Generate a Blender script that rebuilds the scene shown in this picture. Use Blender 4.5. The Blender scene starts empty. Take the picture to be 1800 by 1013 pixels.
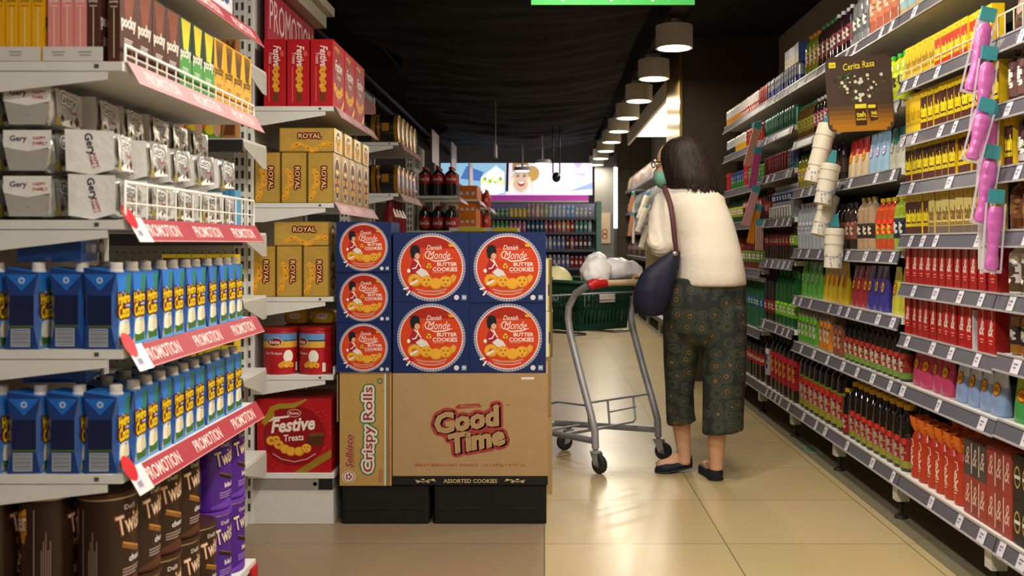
import bpy, bmesh, math, random
from mathutils import Vector, Matrix, noise
random.seed(7)
S = bpy.context.scene
COL = S.collection
# ---------------------------------------------------------------- camera
cam = bpy.data.cameras.new('camera')
camo = bpy.data.objects.new('camera', cam)
COL.objects.link(camo)
camo.location = (0, 0, 1.1)
camo.rotation_euler = (math.pi / 2, 0, 0)
cam.sensor_width = 36
cam.lens = 34
cam.shift_x = -0.0317
cam.shift_y = -0.0436
cam.dof.use_dof = True
cam.dof.focus_distance = 3.9
cam.dof.aperture_fstop = 5.0
S.camera = camo
# ---------------------------------------------------------------- world, colour management
w = bpy.data.worlds.new('world')
S.world = w
w.use_nodes = True
bg = w.node_tree.nodes['Background']
bg.inputs[0].default_value = (1.0, 0.86, 0.70, 1)
bg.inputs[1].default_value = 0.085
S.view_settings.view_transform = 'Standard'
S.view_settings.look = 'None'
S.view_settings.gamma = 1
S.view_settings.use_curve_mapping = False
S.view_settings.exposure = 0.0
S.cycles.use_denoising = True
S.cycles.max_bounces = 6
S.cycles.transparent_max_bounces = 8
# ---------------------------------------------------------------- ceiling lamps (light of each drum lamp)
LAMP_X, LAMP_Z = 0.877, 2.42
LAMPS = [(LAMP_X, 6.54 + 1.22 * k) for k in range(9)] + [(LAMP_X, y) for y in (-0.8, 0.42, 1.64, 2.86, 4.08)]
LAMPS_FILL = [(0.12, y) for y in (-0.6, 0.7, 2.0, 3.3)]  # row out of view, added to light the promotion shelves
def lamp_light(x, y, z, power, col=(1.0, 0.88, 0.70), size=0.2):
    d = bpy.data.lights.new('lamp_light', 'AREA')
    d.shape = 'DISK'
    d.size = size
    d.energy = power
    d.color = col
    o = bpy.data.objects.new('lamp_light', d)
    o.location = (x, y, z)
    COL.objects.link(o)
    return o
for x, y in LAMPS:
    lamp_light(x, y, LAMP_Z - 0.012, 12.5)
for x, y in LAMPS_FILL:
    lamp_light(x, y, 2.45, 24, (1.0, 0.945, 0.87))
# ---------------------------------------------------------------- materials
def lin(h):
    if isinstance(h, str):
        c = [int(h[i:i + 2], 16) / 255 for i in (0, 2, 4)]
    else:
        c = h
    return tuple(x / 12.92 if x <= 0.04045 else ((x + 0.055) / 1.055) ** 2.4 for x in c)
MATS = {}
def M(hexc, rough=0.5, metal=0.0, var=0.06, scale=30, emit=0, alpha=1, coat=0, trans=0, bump=0):
    key = (hexc, rough, metal, var, scale, emit, alpha, coat, trans, bump)
    if key in MATS:
        return MATS[key]
    m = bpy.data.materials.new('mat_' + hexc)
    m.use_nodes = True
    nt = m.node_tree
    b = nt.nodes['Principled BSDF']
    c = lin(hexc)
    tc = nt.nodes.new('ShaderNodeTexCoord')
    nz = nt.nodes.new('ShaderNodeTexNoise')
    nz.inputs['Scale'].default_value = scale
    nz.inputs['Detail'].default_value = 3
    nt.links.new(tc.outputs['Object'], nz.inputs['Vector'])
    mx = nt.nodes.new('ShaderNodeMix')
    mx.data_type = 'RGBA'
    mx.inputs[6].default_value = tuple(max(0, x * (1 - var)) for x in c) + (1,)
    mx.inputs[7].default_value = tuple(min(1, x * (1 + var)) for x in c) + (1,)
    nt.links.new(nz.outputs['Fac'], mx.inputs[0])
    nt.links.new(mx.outputs[2], b.inputs['Base Color'])
    b.inputs['Roughness'].default_value = rough
    b.inputs['Metallic'].default_value = metal
    if rough >= 0.34 and not metal:
        b.inputs['Specular IOR Level'].default_value = 0.28
    if coat:
        b.inputs['Coat Weight'].default_value = coat
        b.inputs['Coat Roughness'].default_value = 0.12
    if trans:
        b.inputs['Transmission Weight'].default_value = trans
        b.inputs['IOR'].default_value = 1.33
    if alpha < 1:
        b.inputs['Alpha'].default_value = alpha
    if emit:
        nt.links.new(mx.outputs[2], b.inputs['Emission Color'])
        b.inputs['Emission Strength'].default_value = emit
    if bump:
        bp = nt.nodes.new('ShaderNodeBump')
        bp.inputs['Strength'].default_value = bump
        bp.inputs['Distance'].default_value = 0.01
        nt.links.new(nz.outputs['Fac'], bp.inputs['Height'])
        nt.links.new(bp.outputs['Normal'], b.inputs['Normal'])
    MATS[key] = m
    return m
# ---------------------------------------------------------------- lettering from the built-in font
_TX = {}
def glyphs(s, bold=0.0, shear=0.0, space=1.0):
    k = (s, bold, shear, space)
    if k not in _TX:
        c = bpy.data.curves.new('lettering', 'FONT')
        c.body = s
        c.offset = bold
        c.shear = shear
        c.space_character = space
        c.resolution_u = 2
        c.fill_mode = 'FRONT'
        o = bpy.data.objects.new('lettering', c)
        me = o.to_mesh()
        vs = [(v.co.x, v.co.y) for v in me.vertices]
        fs = [tuple(p.vertices) for p in me.polygons]
        o.to_mesh_clear()
        bpy.data.objects.remove(o)
        bpy.data.curves.remove(c)
        xs = [v[0] for v in vs] or [0, 1]
        ys = [v[1] for v in vs] or [0, 1]
        _TX[k] = (vs, fs, min(xs), max(xs), min(ys), max(ys))
    return _TX[k]
# ---------------------------------------------------------------- mesh builder
class MB:
    def __init__(s):
        s.v, s.f, s.m, s.sm, s.mats = [], [], [], [], []
    def mi(s, m):
        if m not in s.mats:
            s.mats.append(m)
        return s.mats.index(m)
    def add(s, vs, fs, m, smooth=False):
        n = len(s.v)
        i = s.mi(m)
        s.v.extend(tuple(v) for v in vs)
        for f in fs:
            s.f.append(tuple(n + k for k in f))
            s.m.append(i)
            s.sm.append(smooth)
        return s
    def box(s, a, b, m, faces=None, taper=None):
        x0, y0, z0 = a
        x1, y1, z1 = b
        vs = [(x0, y0, z0), (x1, y0, z0), (x1, y1, z0), (x0, y1, z0), (x0, y0, z1), (x1, y0, z1), (x1, y1, z1), (x0, y1, z1)]
        F = {'-z': (3, 2, 1, 0), '+z': (4, 5, 6, 7), '-y': (0, 1, 5, 4), '+y': (2, 3, 7, 6), '-x': (3, 0, 4, 7), '+x': (1, 2, 6, 5)}
        faces = faces or {}
        for k, f in F.items():
            s.add([vs[i] for i in f], [(0, 1, 2, 3)], faces.get(k, m))
        return s
    def cbox(s, c, d, m, faces=None):
        return s.box((c[0] - d[0] / 2, c[1] - d[1] / 2, c[2] - d[2] / 2), (c[0] + d[0] / 2, c[1] + d[1] / 2, c[2] + d[2] / 2), m, faces)
    def rprism(s, w, d, z0, z1, r, m, top=None, n=3, cx=0, cy=0, sc=1.0):
        """upright prism with rounded corners"""
        pts = []
        for (sx, sy, a0) in ((1, 1, 0), (-1, 1, 90), (-1, -1, 180), (1, -1, 270)):
            for k in range(n + 1):
                a = math.radians(a0 + 90 * k / n)
                pts.append((sx * (w / 2 - r) + r * math.cos(a), sy * (d / 2 - r) + r * math.sin(a)))
        N = len(pts)
        vs = [(cx + x, cy + y, z0) for x, y in pts] + [(cx + x * sc, cy + y * sc, z1) for x, y in pts]
        s.add(vs, [(i, (i + 1) % N, N + (i + 1) % N, N + i) for i in range(N)], m)
        s.add(vs, [tuple(range(N - 1, -1, -1))], m)
        s.add(vs, [tuple(range(N, 2 * N))], top or m)
        return s
    def lathe(s, prof, m, n=20, cx=0, cy=0, smooth=True, axis='z', cz=0):
        """prof: (r, z[, material of the band up to the next ring])"""
        rings = []
        for p in prof:
            ring = []
            for k in range(n):
                a = 2 * math.pi * k / n
                x, y, z = p[0] * math.cos(a), p[0] * math.sin(a), p[1]
                if axis == 'x':
                    x, y, z = z, x, y
                elif axis == 'y':
                    x, y, z = x, -z, y
                ring.append((cx + x, cy + y, cz + z))
            rings.append(ring)
        for i in range(len(prof) - 1):
            mm = prof[i][2] if len(prof[i]) > 2 else m
            vs = rings[i] + rings[i + 1]
            s.add(vs, [(k, (k + 1) % n, n + (k + 1) % n, n + k) for k in range(n)], mm, smooth)
        if prof[0][0] > 1e-5:
            s.add(rings[0], [tuple(range(n - 1, -1, -1))], prof[0][2] if len(prof[0]) > 2 else m)
        if prof[-1][0] > 1e-5:
            s.add(rings[-1], [tuple(range(n))], prof[-2][2] if len(prof[-2]) > 2 else m)
        return s
    def tube(s, pts, r, m, n=8, closed=False, cap=True):
        P = [Vector(p) for p in pts]
        N = len(P)
        rr = r if isinstance(r, (list, tuple)) else [r] * N
        rings = []
        up = None
        for i in range(N):
            a = P[i - 1] if (i > 0 or closed) else P[i]
            b = P[(i + 1) % N] if (i < N - 1 or closed) else P[i]
            t = (b - a).normalized()
            if up is None:
                up = Vector((0, 0, 1)) if abs(t.z) < 0.9 else Vector((1, 0, 0))
            u = (up - t * up.dot(t))
            if u.length < 1e-4:
                u = t.orthogonal()
            u.normalize()
            up = u
            v = t.cross(u)
            rings.append([P[i] + (u * math.cos(2 * math.pi * k / n) + v * math.sin(2 * math.pi * k / n)) * rr[i] for k in range(n)])
        vs = [p for q in rings for p in q]
        fs = []
        for i in range(N if closed else N - 1):
            j = (i + 1) % N
            for k in range(n):
                fs.append((i * n + k, i * n + (k + 1) % n, j * n + (k + 1) % n, j * n + k))
        s.add(vs, fs, m, True)
        if cap and not closed:
            s.add(rings[0], [tuple(range(n - 1, -1, -1))], m)
            s.add(rings[-1], [tuple(range(n))], m)
        return s
    def loft(s, rings, m, cap=True):
        n = len(rings[0])
        vs = [p for q in rings for p in q]
        fs = [(i * n + k, i * n + (k + 1) % n, (i + 1) * n + (k + 1) % n, (i + 1) * n + k) for i in range(len(rings) - 1) for k in range(n)]
        s.add(vs, fs, m, True)
        if cap:
            s.add(rings[0], [tuple(range(n - 1, -1, -1))], m)
            s.add(rings[-1], [tuple(range(n))], m)
        return s
    def ellipsoid(s, c, r, m, n=16, k=10, rot=None, power=1.0, wob=0, seed=0):
        vs, fs = [], []
        R = rot or Matrix.Identity(3)
        def pw(x):
            return math.copysign(abs(x) ** power, x)
        for i in range(k + 1):
            th = math.pi * i / k
            for j in range(n):
                ph = 2 * math.pi * j / n
                d = Vector((pw(math.sin(th)) * pw(math.cos(ph)), pw(math.sin(th)) * pw(math.sin(ph)), pw(math.cos(th))))
                q = Vector((d.x * r[0], d.y * r[1], d.z * r[2]))
                if wob:
                    q *= 1 + wob * noise.noise(d * 2.2 + Vector((seed * 3.1, seed, 0))) + wob * 0.45 * noise.noise(d * 6 + Vector((seed, seed * 2.7, 0)))
                vs.append(Vector(c) + R @ q)
        for i in range(k):
            for j in range(n):
                fs.append((i * n + j, (i + 1) * n + j, (i + 1) * n + (j + 1) % n, i * n + (j + 1) % n))
        return s.add(vs, fs, m, True)
    def mesh(s, name):
        me = bpy.data.meshes.new(name)
        me.from_pydata(s.v, [], s.f)
        for m in s.mats:
            me.materials.append(m)
        me.polygons.foreach_set('material_index', s.m)
        me.polygons.foreach_set('use_smooth', s.sm)
        me.update()
        return me
class Face:
    """draws print on a flat side: O origin, R rightwards, U upwards, N outwards; or round a can (rad)"""
    E = 0.0001
    def __init__(s, mb, O, R=(1, 0, 0), U=(0, 0, 1), rad=None):
        s.mb, s.O, s.R, s.U, s.rad = mb, Vector(O), Vector(R), Vector(U), rad
        s.N = s.R.cross(s.U)
    def p(s, x, y, lv):
        if s.rad:
            a = x / s.rad
            r = s.rad + s.E * lv + 0.0004
            return s.O + (s.R * math.sin(a) + s.N * math.cos(a)) * r + s.U * y
        return s.O + s.R * x + s.U * y + s.N * (s.E * lv)
    def strips(s, pts):
        """cut a flat outline into narrow upright strips, so that print follows the round of a can"""
        wd = s.rad * 0.22
        x0, x1 = min(p[0] for p in pts), max(p[0] for p in pts)
        k0, k1 = math.floor(x0 / wd), math.ceil(x1 / wd)
        if k1 - k0 <= 1:
            return [pts]
        out = []
        for k in range(k0, k1):
            q = pts
            for lim, sg in ((k * wd, 1), ((k + 1) * wd, -1)):
                r = []
                for i in range(len(q)):
                    a, b = q[i - 1], q[i]
                    ia, ib = (a[0] - lim) * sg >= 0, (b[0] - lim) * sg >= 0
                    if ia != ib:
                        t = (lim - a[0]) / (b[0] - a[0])
                        r.append((lim, a[1] + (b[1] - a[1]) * t))
                    if ib:
                        r.append(b)
                q = r
                if len(q) < 3:
                    break
            if len(q) >= 3:
                out.append(q)
        return out
    def poly(s, pts, m, lv=1):
        if s.rad:
            for q in s.strips(pts):
                s.mb.add([s.p(x, y, lv) for x, y in q], [tuple(range(len(q)))], m)
            return s
        s.mb.add([s.p(x, y, lv) for x, y in pts], [tuple(range(len(pts)))], m)
        return s
    def rect(s, x, y, w, h, m, lv=1, n=1):
        if s.rad:
            n = max(2, int(abs(w) / s.rad / 0.25) + 1)
        for i in range(n):
            xa, xb = x + w * i / n, x + w * (i + 1) / n
            s.poly([(xa, y), (xb, y), (xb, y + h), (xa, y + h)], m, lv)
        return s
    def ell(s, x, y, rx, ry, m, lv=1, n=24):
        return s.poly([(x + rx * math.cos(2 * math.pi * k / n), y + ry * math.sin(2 * math.pi * k / n)) for k in range(n)], m, lv)
    def ring(s, x, y, r0, r1, m, lv=1, n=40, a0=0, a1=360, sy=1):
        A = [math.radians(a0 + (a1 - a0) * k / n) for k in range(n + 1)]
        for k in range(n):
            s.poly([(x + r * math.cos(a), y + sy * r * math.sin(a)) for r, a in ((r0, A[k]), (r1, A[k]), (r1, A[k + 1]), (r0, A[k + 1]))], m, lv)
        return s
    def band(s, pts, wd, m, lv=1):
        """ribbon through pts"""
        P = [Vector(q) for q in pts]
        L = []
        for i, q in enumerate(P):
            t = (P[min(i + 1, len(P) - 1)] - P[max(i - 1, 0)]).normalized()
            k = wd[i] if isinstance(wd, (list, tuple)) else wd
            nn = Vector((-t.y, t.x)) * k / 2
            L.append((q + nn, q - nn))
        for i in range(len(P) - 1):
            s.poly([L[i][1], L[i + 1][1], L[i + 1][0], L[i][0]], m, lv)
        return s
    def text(s, x, y, t, m, w=None, h=None, lv=2, bold=0.0, shear=0.0, rot=0, space=1.0, arc=None):
        """centred at x, y; w wide and/or h tall"""
        vs, fs, x0, x1, y0, y1 = glyphs(t, bold, shear, space)
        cw, ch = max(x1 - x0, 1e-4), max(y1 - y0, 1e-4)
        sx = w / cw if w else None
        sy = h / ch if h else None
        sx = sx or sy
        sy = sy or sx
        ca, sa = math.cos(math.radians(rot)), math.sin(math.radians(rot))
        out = []
        for a, b in vs:
            u, v = (a - (x0 + x1) / 2) * sx, (b - (y0 + y1) / 2) * sy
            if arc:
                v += arc * (u / (cw * sx / 2)) ** 2
            out.append((x + u * ca - v * sa, y + u * sa + v * ca))
        if s.rad and s.rad > 0.05:
            for fc in fs:
                s.poly([out[i] for i in fc], m, lv)
        else:
            s.mb.add([s.p(a, b, lv) for a, b in out], fs, m)
        return s
    def outline(s, x, y, t, m, o, w=None, h=None, lv=2, n=12, **k):
        """the same lettering thickened by o all round"""
        for i in range(n):
            a = 2 * math.pi * i / n
            s.text(x + o * math.cos(a), y + o * math.sin(a), t, m, w=w, h=h, lv=lv + 0.02 * i, **k)
            if o > 0.008:
                s.text(x + o * 0.5 * math.cos(a), y + o * 0.5 * math.sin(a), t, m, w=w, h=h, lv=lv + 0.02 * i, **k)
        return s
def front(mb, y, cx=0, z=0):
    return Face(mb, (cx, y, z))
def side_r(mb, x, cy=0, z=0):      # +x side
    return Face(mb, (x, cy, z), (0, 1, 0))
def side_l(mb, x, cy=0, z=0):      # -x side
    return Face(mb, (x, cy, z), (0, -1, 0))
def top(mb, z, cx=0, cy=0):
    return Face(mb, (cx, cy, z), (1, 0, 0), (0, 1, 0))
# ---------------------------------------------------------------- objects
def obj(name, mb, parent=None, loc=None, rot=None, kind=None, label=None):
    me = mb.mesh(name) if isinstance(mb, MB) else mb
    o = bpy.data.objects.new(name, me)
    COL.objects.link(o)
    if parent is not None:
        o.parent = parent
    if loc is not None:
        o.location = loc
    if rot is not None:
        o.rotation_euler = rot
    if kind:
        o['kind'] = kind
    if label:
        o['label'] = label
    return o
def tag(o, label, cat, group=None):
    o['label'] = label
    o['category'] = cat
    if group:
        o['group'] = group
    return o
def thing(name, label, cat, loc=(0, 0, 0), rz=0, group=None):
    o = bpy.data.objects.new(name, None)
    COL.objects.link(o)
    o.location = loc
    o.rotation_euler = (0, 0, rz)
    return tag(o, label, cat, group)
class Proto:
    """a kind of goods: its body mesh and its parts' meshes, shared by every copy"""
    def __init__(s, name, cat, body, parts=()):
        s.name, s.cat = name, cat
        s.body = body.mesh(name)
        s.parts = [(n, b.mesh(n)) for n, b in parts]
    def put(s, loc, rz, label, group=None, rx=0, ry=0, scale=1):
        o = bpy.data.objects.new(s.name, s.body)
        COL.objects.link(o)
        o.location = loc
        o.rotation_euler = (rx, ry, rz)
        if scale != 1:
            o.scale = (scale,) * 3
        tag(o, label, s.cat, group)
        for n, b in s.parts:
            c = bpy.data.objects.new(n, b)
            c.parent = o
            COL.objects.link(c)
        return o
ORD = ('first second third fourth fifth sixth seventh eighth ninth tenth eleventh twelfth thirteenth fourteenth fifteenth sixteenth '
       'seventeenth eighteenth nineteenth twentieth twenty-first twenty-second twenty-third twenty-fourth twenty-fifth twenty-sixth '
       'twenty-seventh twenty-eighth twenty-ninth thirtieth').split()
FACE_L = -math.pi / 2     # goods that face the aisle from the wall on its +x side
FACE_R = math.pi / 2      # goods that face the aisle from the shelves on its -x side
# ================================================================ the room
def ground_material(name, c1, c2, grout, bw, bh, rough, offx=0.0, offy=0.0):
    m = bpy.data.materials.new(name)
    m.use_nodes = True
    nt = m.node_tree
    b = nt.nodes['Principled BSDF']
    tc = nt.nodes.new('ShaderNodeTexCoord')
    mp = nt.nodes.new('ShaderNodeMapping')
    mp.inputs['Location'].default_value = (offx, offy, 0)
    nt.links.new(tc.outputs['Object'], mp.inputs['Vector'])
    br = nt.nodes.new('ShaderNodeTexBrick')
    br.offset = 0
    br.inputs['Scale'].default_value = 1
    br.inputs['Brick Width'].default_value = bw
    br.inputs['Row Height'].default_value = bh
    br.inputs['Mortar Size'].default_value = 0.0022
    br.inputs['Mortar Smooth'].default_value = 0.1
    br.inputs['Color1'].default_value = lin(c1) + (1,)
    br.inputs['Color2'].default_value = lin(c2) + (1,)
    br.inputs['Mortar'].default_value = lin(grout) + (1,)
    nt.links.new(mp.outputs['Vector'], br.inputs['Vector'])
    nz = nt.nodes.new('ShaderNodeTexNoise')
    nz.inputs['Scale'].default_value = 2.2
    nz.inputs['Detail'].default_value = 6
    nt.links.new(tc.outputs['Object'], nz.inputs['Vector'])
    mx = nt.nodes.new('ShaderNodeMix')
    mx.data_type = 'RGBA'
    mx.blend_type = 'MULTIPLY'
    mx.inputs[0].default_value = 0.18
    nt.links.new(br.outputs['Color'], mx.inputs[6])
    nt.links.new(nz.outputs['Color'], mx.inputs[7])
    nt.links.new(mx.outputs[2], b.inputs['Base Color'])
    rm = nt.nodes.new('ShaderNodeMapRange')
    rm.inputs['To Min'].default_value = rough - 0.06
    rm.inputs['To Max'].default_value = rough + 0.08
    nt.links.new(nz.outputs['Fac'], rm.inputs['Value'])
    nt.links.new(rm.outputs['Result'], b.inputs['Roughness'])
    b.inputs['Coat Weight'].default_value = 0.18
    b.inputs['Coat Roughness'].default_value = 0.17
    return m
TILE = ground_material('beige_tile', 'bda97d', 'b6a276', '6f6046', 0.664, 0.6, 0.29, 0.0, 0.06)
BROWN = ground_material('brown_tile', '8d7860', '897459', '5d4c3a', 1.2, 0.6, 0.36, 0.0, 0.06)
STRIP = ground_material('grey_tile', '77705a', '746c57', '4a4437', 0.6, 0.6, 0.4)
fl = obj('floor', MB().box((0, -4, -0.05), (1.364, 18.2, 0), TILE), kind='structure')
obj('floor_brown', MB().box((-6, -4, -0.05), (-0.002, 18.2, 0), BROWN), kind='structure')
obj('floor_strip', MB().box((1.366, -4, -0.05), (1.9, 18.2, 0), STRIP), kind='structure')
WALLC = M('b5aa96', 0.8)
obj('wall_right', MB().box((1.87, -4, 0), (1.97, 18.2, 3.2), WALLC), kind='structure')
DK = M('17150f', 0.9)
obj('ceiling', MB().box((-6, -4, 3.05), (2, 18.2, 3.15), M('0d0c0a', 0.95)), kind='structure')
# soffit at the right below the ceiling
obj('ceiling_soffit', MB().box((1.02, -4, 2.74), (1.868, 7.68, 3.04), M('14120e', 0.9)), kind='structure')
BRN = M('5b4c38', 0.45, var=0.1, scale=8)
obj('wall_back', MB().box((-6, 18.0, 0), (1.86, 18.1, 3.04), M('8d8c86', 0.7)), kind='structure')
mb = MB().box((1.10, 7.72, 0), (1.865, 8.55, 3.04), M('43382a', 0.5, var=0.12, scale=6))
obj('column_near', mb, kind='structure')
GOLD = M('b59a5c', 0.28, metal=0.9)
obj('trim_1', MB().box((1.078, 7.715, 0), (1.098, 8.55, 3.04), GOLD), kind='structure')
mb = MB().box((1.20, 16.9, 0), (1.865, 17.6, 3.04), M('6a604c', 0.6))
for zz in (0.6, 1.2, 1.8, 2.4):
    mb.box((1.199, 16.897, zz), (1.8, 16.9, zz + 0.012), M('453d30', 0.7))
mb.box((1.5, 16.897, 0), (1.512, 16.9, 3.0), M('453d30', 0.7))
obj('column_far', mb, kind='structure')
# lit cove above the far drinks wall
COVE = M('efe6d2', 0.6)
cv = MB().box((1.13, 9.0, 2.44), (1.16, 13.2, 2.62), COVE)
cv.box((1.16, 9.0, 2.58), (1.7, 13.2, 2.62), COVE)
obj('ceiling_cove', cv, kind='structure')
o = obj('cove_light', MB().box((1.2, 9.05, 2.545), (1.66, 13.1, 2.575), M('fff4dc', 0.5, emit=2.6)))
tag(o, 'long white lit cove panel above the far drinks wall', 'light')
# black cloth slung below the ceiling
def cloth():
    mb = MB()
    nx, ny = 40, 150
    vs = []
    for j in range(ny + 1):
        y = 3.72 + 10.9 * j / ny
        for i in range(nx + 1):
            u = i / nx
            xl = -1.35 + 0.10 * math.sin(y * 1.7) + 0.06 * math.sin(y * 4.1)
            x = xl + (0.73 - xl) * u
            sag = 0.14 * math.sin(math.pi * min(1, u * 1.02)) * (0.6 + 0.4 * abs(math.sin(y * 0.9)))
            wr = 0.035 * noise.noise(Vector((x * 0.8, y * 3.6, 1))) + 0.02 * noise.noise(Vector((x * 2.5, y * 9, 4)))
            vs.append((x, y, 2.78 - 0.012 * (y - 2) - sag + wr - (0.05 * (1 - u * 6) if u < 1 / 6 else 0)))
    fs = [(j * (nx + 1) + i, (j + 1) * (nx + 1) + i, (j + 1) * (nx + 1) + i + 1, j * (nx + 1) + i + 1) for j in range(ny) for i in range(nx)]
    mb.add(vs, fs, M('0f0d0a', 0.85, var=0.3, scale=6), True)
    return mb
tag(obj('ceiling_cloth', cloth()), 'black wrinkled cloth slung below the dark ceiling', 'cloth')['kind'] = 'thing'
# ceiling track that carries the lamps, pipes and ducts
tag(obj('lamp_track', MB().box((0.82, 2.0, 2.6205), (0.94, 17, 2.70), M('2a2823', 0.6))), 'dark grey track carrying the row of drum lamps', 'track')
for k, (x, z, r) in enumerate(((-1.75, 2.75, 0.03), (-2.05, 2.85, 0.05), (-1.5, 2.93, 0.022))):
    tag(obj('ceiling_pipe', MB().tube([(x, 3, z), (x, 17.9, z)], r, M('2c2a25', 0.5), 10)),
        ('thin dark pipe under the ceiling beside the black cloth', 'thick dark pipe under the ceiling, second from the cloth', 'thinnest dark pipe, highest under the ceiling')[k], 'pipe')
# ---------------------------------------------------------------- drum lamps
SHADE = M('d9d2c0', 0.6)
GLOW = M('fff2dc', 0.5, emit=9)
def drum():
    t = MB().lathe([(0.112, 0.0), (0.125, -0.002), (0.125, 0.15), (0.12, 0.152), (0.02, 0.152)], SHADE, 32)
    t.lathe([(0.02, 0.152), (0.02, 0.2)], SHADE, 10)
    g = MB().add([(0.107 * math.cos(-a * math.pi / 16), 0.107 * math.sin(-a * math.pi / 16), -0.0035) for a in range(32)], [tuple(range(32))], GLOW)
    return Proto('drum_lamp', 'lamp', t, [('diffuser', g)])
drum_p = drum()
for i, (x, y) in enumerate(sorted(LAMPS, key=lambda q: q[1])):
    drum_p.put((x, y, LAMP_Z), 0, f'white drum ceiling lamp, {ORD[i]} along the row above the aisle from the near end', 'drum lamps above the drinks aisle')
for i, (x, y) in enumerate(LAMPS_FILL):
    drum_p.put((x, y, 2.46), 0, f'white drum ceiling lamp, {ORD[i]} in the added row that lights the promotion shelves', 'added drum lamps lighting the promotion shelves')
sp = Proto('spot_lamp', 'lamp', MB().lathe([(0.11, 0), (0.12, 0.005), (0.11, 0.05), (0.012, 0.06), (0.012, 0.36)], M('b8b4c8', 0.4), 24),
           [('diffuser', MB().add([(0.1 * math.cos(-a * math.pi / 12), 0.1 * math.sin(-a * math.pi / 12), -0.002) for a in range(24)], [tuple(range(24))], M('e8e0ff', 0.5, emit=8)))])
sp.put((-0.03, 12.6, 2.14), 0, 'small round ceiling spot over the lit sign, beside the security camera', 'spots before the lit sign')
sp.put((-0.30, 13.2, 2.09), 0, 'small round ceiling spot hanging low before the smiling face on the sign', 'spots before the lit sign')
t = obj('security_camera', MB().ellipsoid((0, 0, 0), (0.05, 0.05, 0.06), M('15151a', 0.3)), loc=(0.14, 11.4, 1.88))
tag(t, 'black dome security camera on a twin rod before the lit sign', 'camera')
obj('rod', MB().tube([(-0.04, 0, 0.04), (-0.04, 0, 0.62)], 0.008, M('15151a', 0.4), 6).tube([(0.04, 0, 0.04), (0.04, 0, 0.62)], 0.008, M('15151a', 0.4), 6), t)
# ---------------------------------------------------------------- green banner at the top of the frame
mb = MB().box((-0.055, 3.99, 2.085), (0.62, 4.0, 2.45), M('3fae4c', 0.5))
f = front(mb, 3.99, 0, 2.085)
WH = M('f4f4f0', 0.5)
for x, tx in ((0.155, 'hero.supermarket'), (0.355, 'herosupermarket'), (0.525, 'herosupermarket')):
    f.text(x, 0.026, tx, WH, w=0.13, h=0.02)
    f.ell(x - 0.078, 0.026, 0.009, 0.011, WH)
o = obj('hanging_banner', mb)
tag(o, 'bright green hanging banner with small white lettering', 'banner')
for x in (0.02, 0.54):
    obj('cord', MB().tube([(x, 3.995, 2.45), (x, 3.995, 2.56)], 0.003, WH, 5), o)
# ================================================================ far wall of bottles with the lit sign
def lit(hexc, e=2.6):
    return M(hexc, 0.6, emit=e, var=0.02)
mb = MB().box((-1.6, 14.93, 1.85), (0.74, 15.0, 2.34), lit('f3ecfa', 0.85))
f = front(mb, 14.93, 0, 0)
f.poly([(-1.6, 1.85), (-0.6, 1.85), (-0.6, 2.34), (-1.6, 2.34)], lit('9fd2f2', 0.8))
f.poly([(-0.98, 1.88), (-0.62, 1.88), (-0.62, 2.2), (-0.75, 2.3), (-0.98, 2.12)], lit('d6ecd8', 1.6), 2)
for k in range(9):
    f.ell(-0.96 + 0.04 * k, 2.06 + 0.04 * math.sin(k * 2.1), 0.028, 0.035, lit('86b35a' if k % 2 else 'e9e28a', 1.2), 3)
f.ell(-0.80, 1.94, 0.17, 0.09, lit('f0e3d8', 1.6), 4)
f.poly([(-1.3, 2.1), (-1.0, 2.06), (-0.94, 2.2), (-1.2, 2.3)], lit('4c74b8', 1.0), 2)
f.poly([(-0.60, 1.9), (-0.56, 1.9), (-0.55, 2.34), (-0.59, 2.34)], lit('39343c', 0.15), 3)
SX = -0.16
f.ell(-0.21 + SX, 2.09, 0.125, 0.20, lit('e8c8ae', 0.8), 4)                    # a smiling face with both hands at the cheeks
f.ell(-0.03 + SX, 2.18, 0.11, 0.12, lit('e2b46a', 0.7), 3)
f.poly([(-0.50, 2.2), (-0.42, 2.31), (-0.28, 2.31), (-0.22, 2.22), (-0.26, 2.34), (-0.49, 2.34)], lit('b98c5c', 0.8), 5)
for x in (-0.41, -0.31):
    f.ell(x, 2.14, 0.02, 0.012, lit('3a2a26', 0.2), 6)
    f.band([(x - 0.03, 2.165), (x, 2.175), (x + 0.03, 2.165)], 0.008, lit('5a4030', 0.3), 6)
f.poly([(-0.42, 2.05), (-0.36, 2.03), (-0.29, 2.05), (-0.32, 1.99), (-0.36, 1.975), (-0.40, 1.99)], lit('c4484e', 0.9), 6)
f.poly([(-0.40, 2.045), (-0.31, 2.045), (-0.33, 2.025), (-0.38, 2.025)], lit('ffffff', 1.6), 7)
for sx in (-1, 1):
    for q in range(4):
        f.band([(-0.37 + sx * 0.14, 1.88), (-0.37 + sx * (0.13 + 0.012 * q), 2.0), (-0.37 + sx * (0.085 + 0.018 * q), 2.10 + 0.01 * q)], 0.022, lit('f0d2bb', 0.85), 8)
f.poly([(-0.14, 1.85), (0.73, 1.85), (0.62, 2.34), (-0.2, 2.34)], lit('f0e4ff', 1.25), 2)
for k in range(7):
    f.band([(0.1 + 0.07 * k, 2.3), (0.12 + 0.07 * k, 2.2), (0.1 + 0.075 * k, 2.1)], 0.012, lit('d8c6ea', 1.5), 3)
f.poly([(0.45, 2.34), (0.52, 2.25), (0.59, 2.34)], lit('cbb2e2', 1.2), 4)
f.text(0.565, 2.17, 'Vitalis', lit('5c4a78', 0.4), w=0.15, lv=5)
f.poly([(0.35, 1.9), (0.74, 2.04), (0.74, 1.94)], lit('8fa6e6', 1.2), 4)
o = obj('lit_sign', mb)
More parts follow.
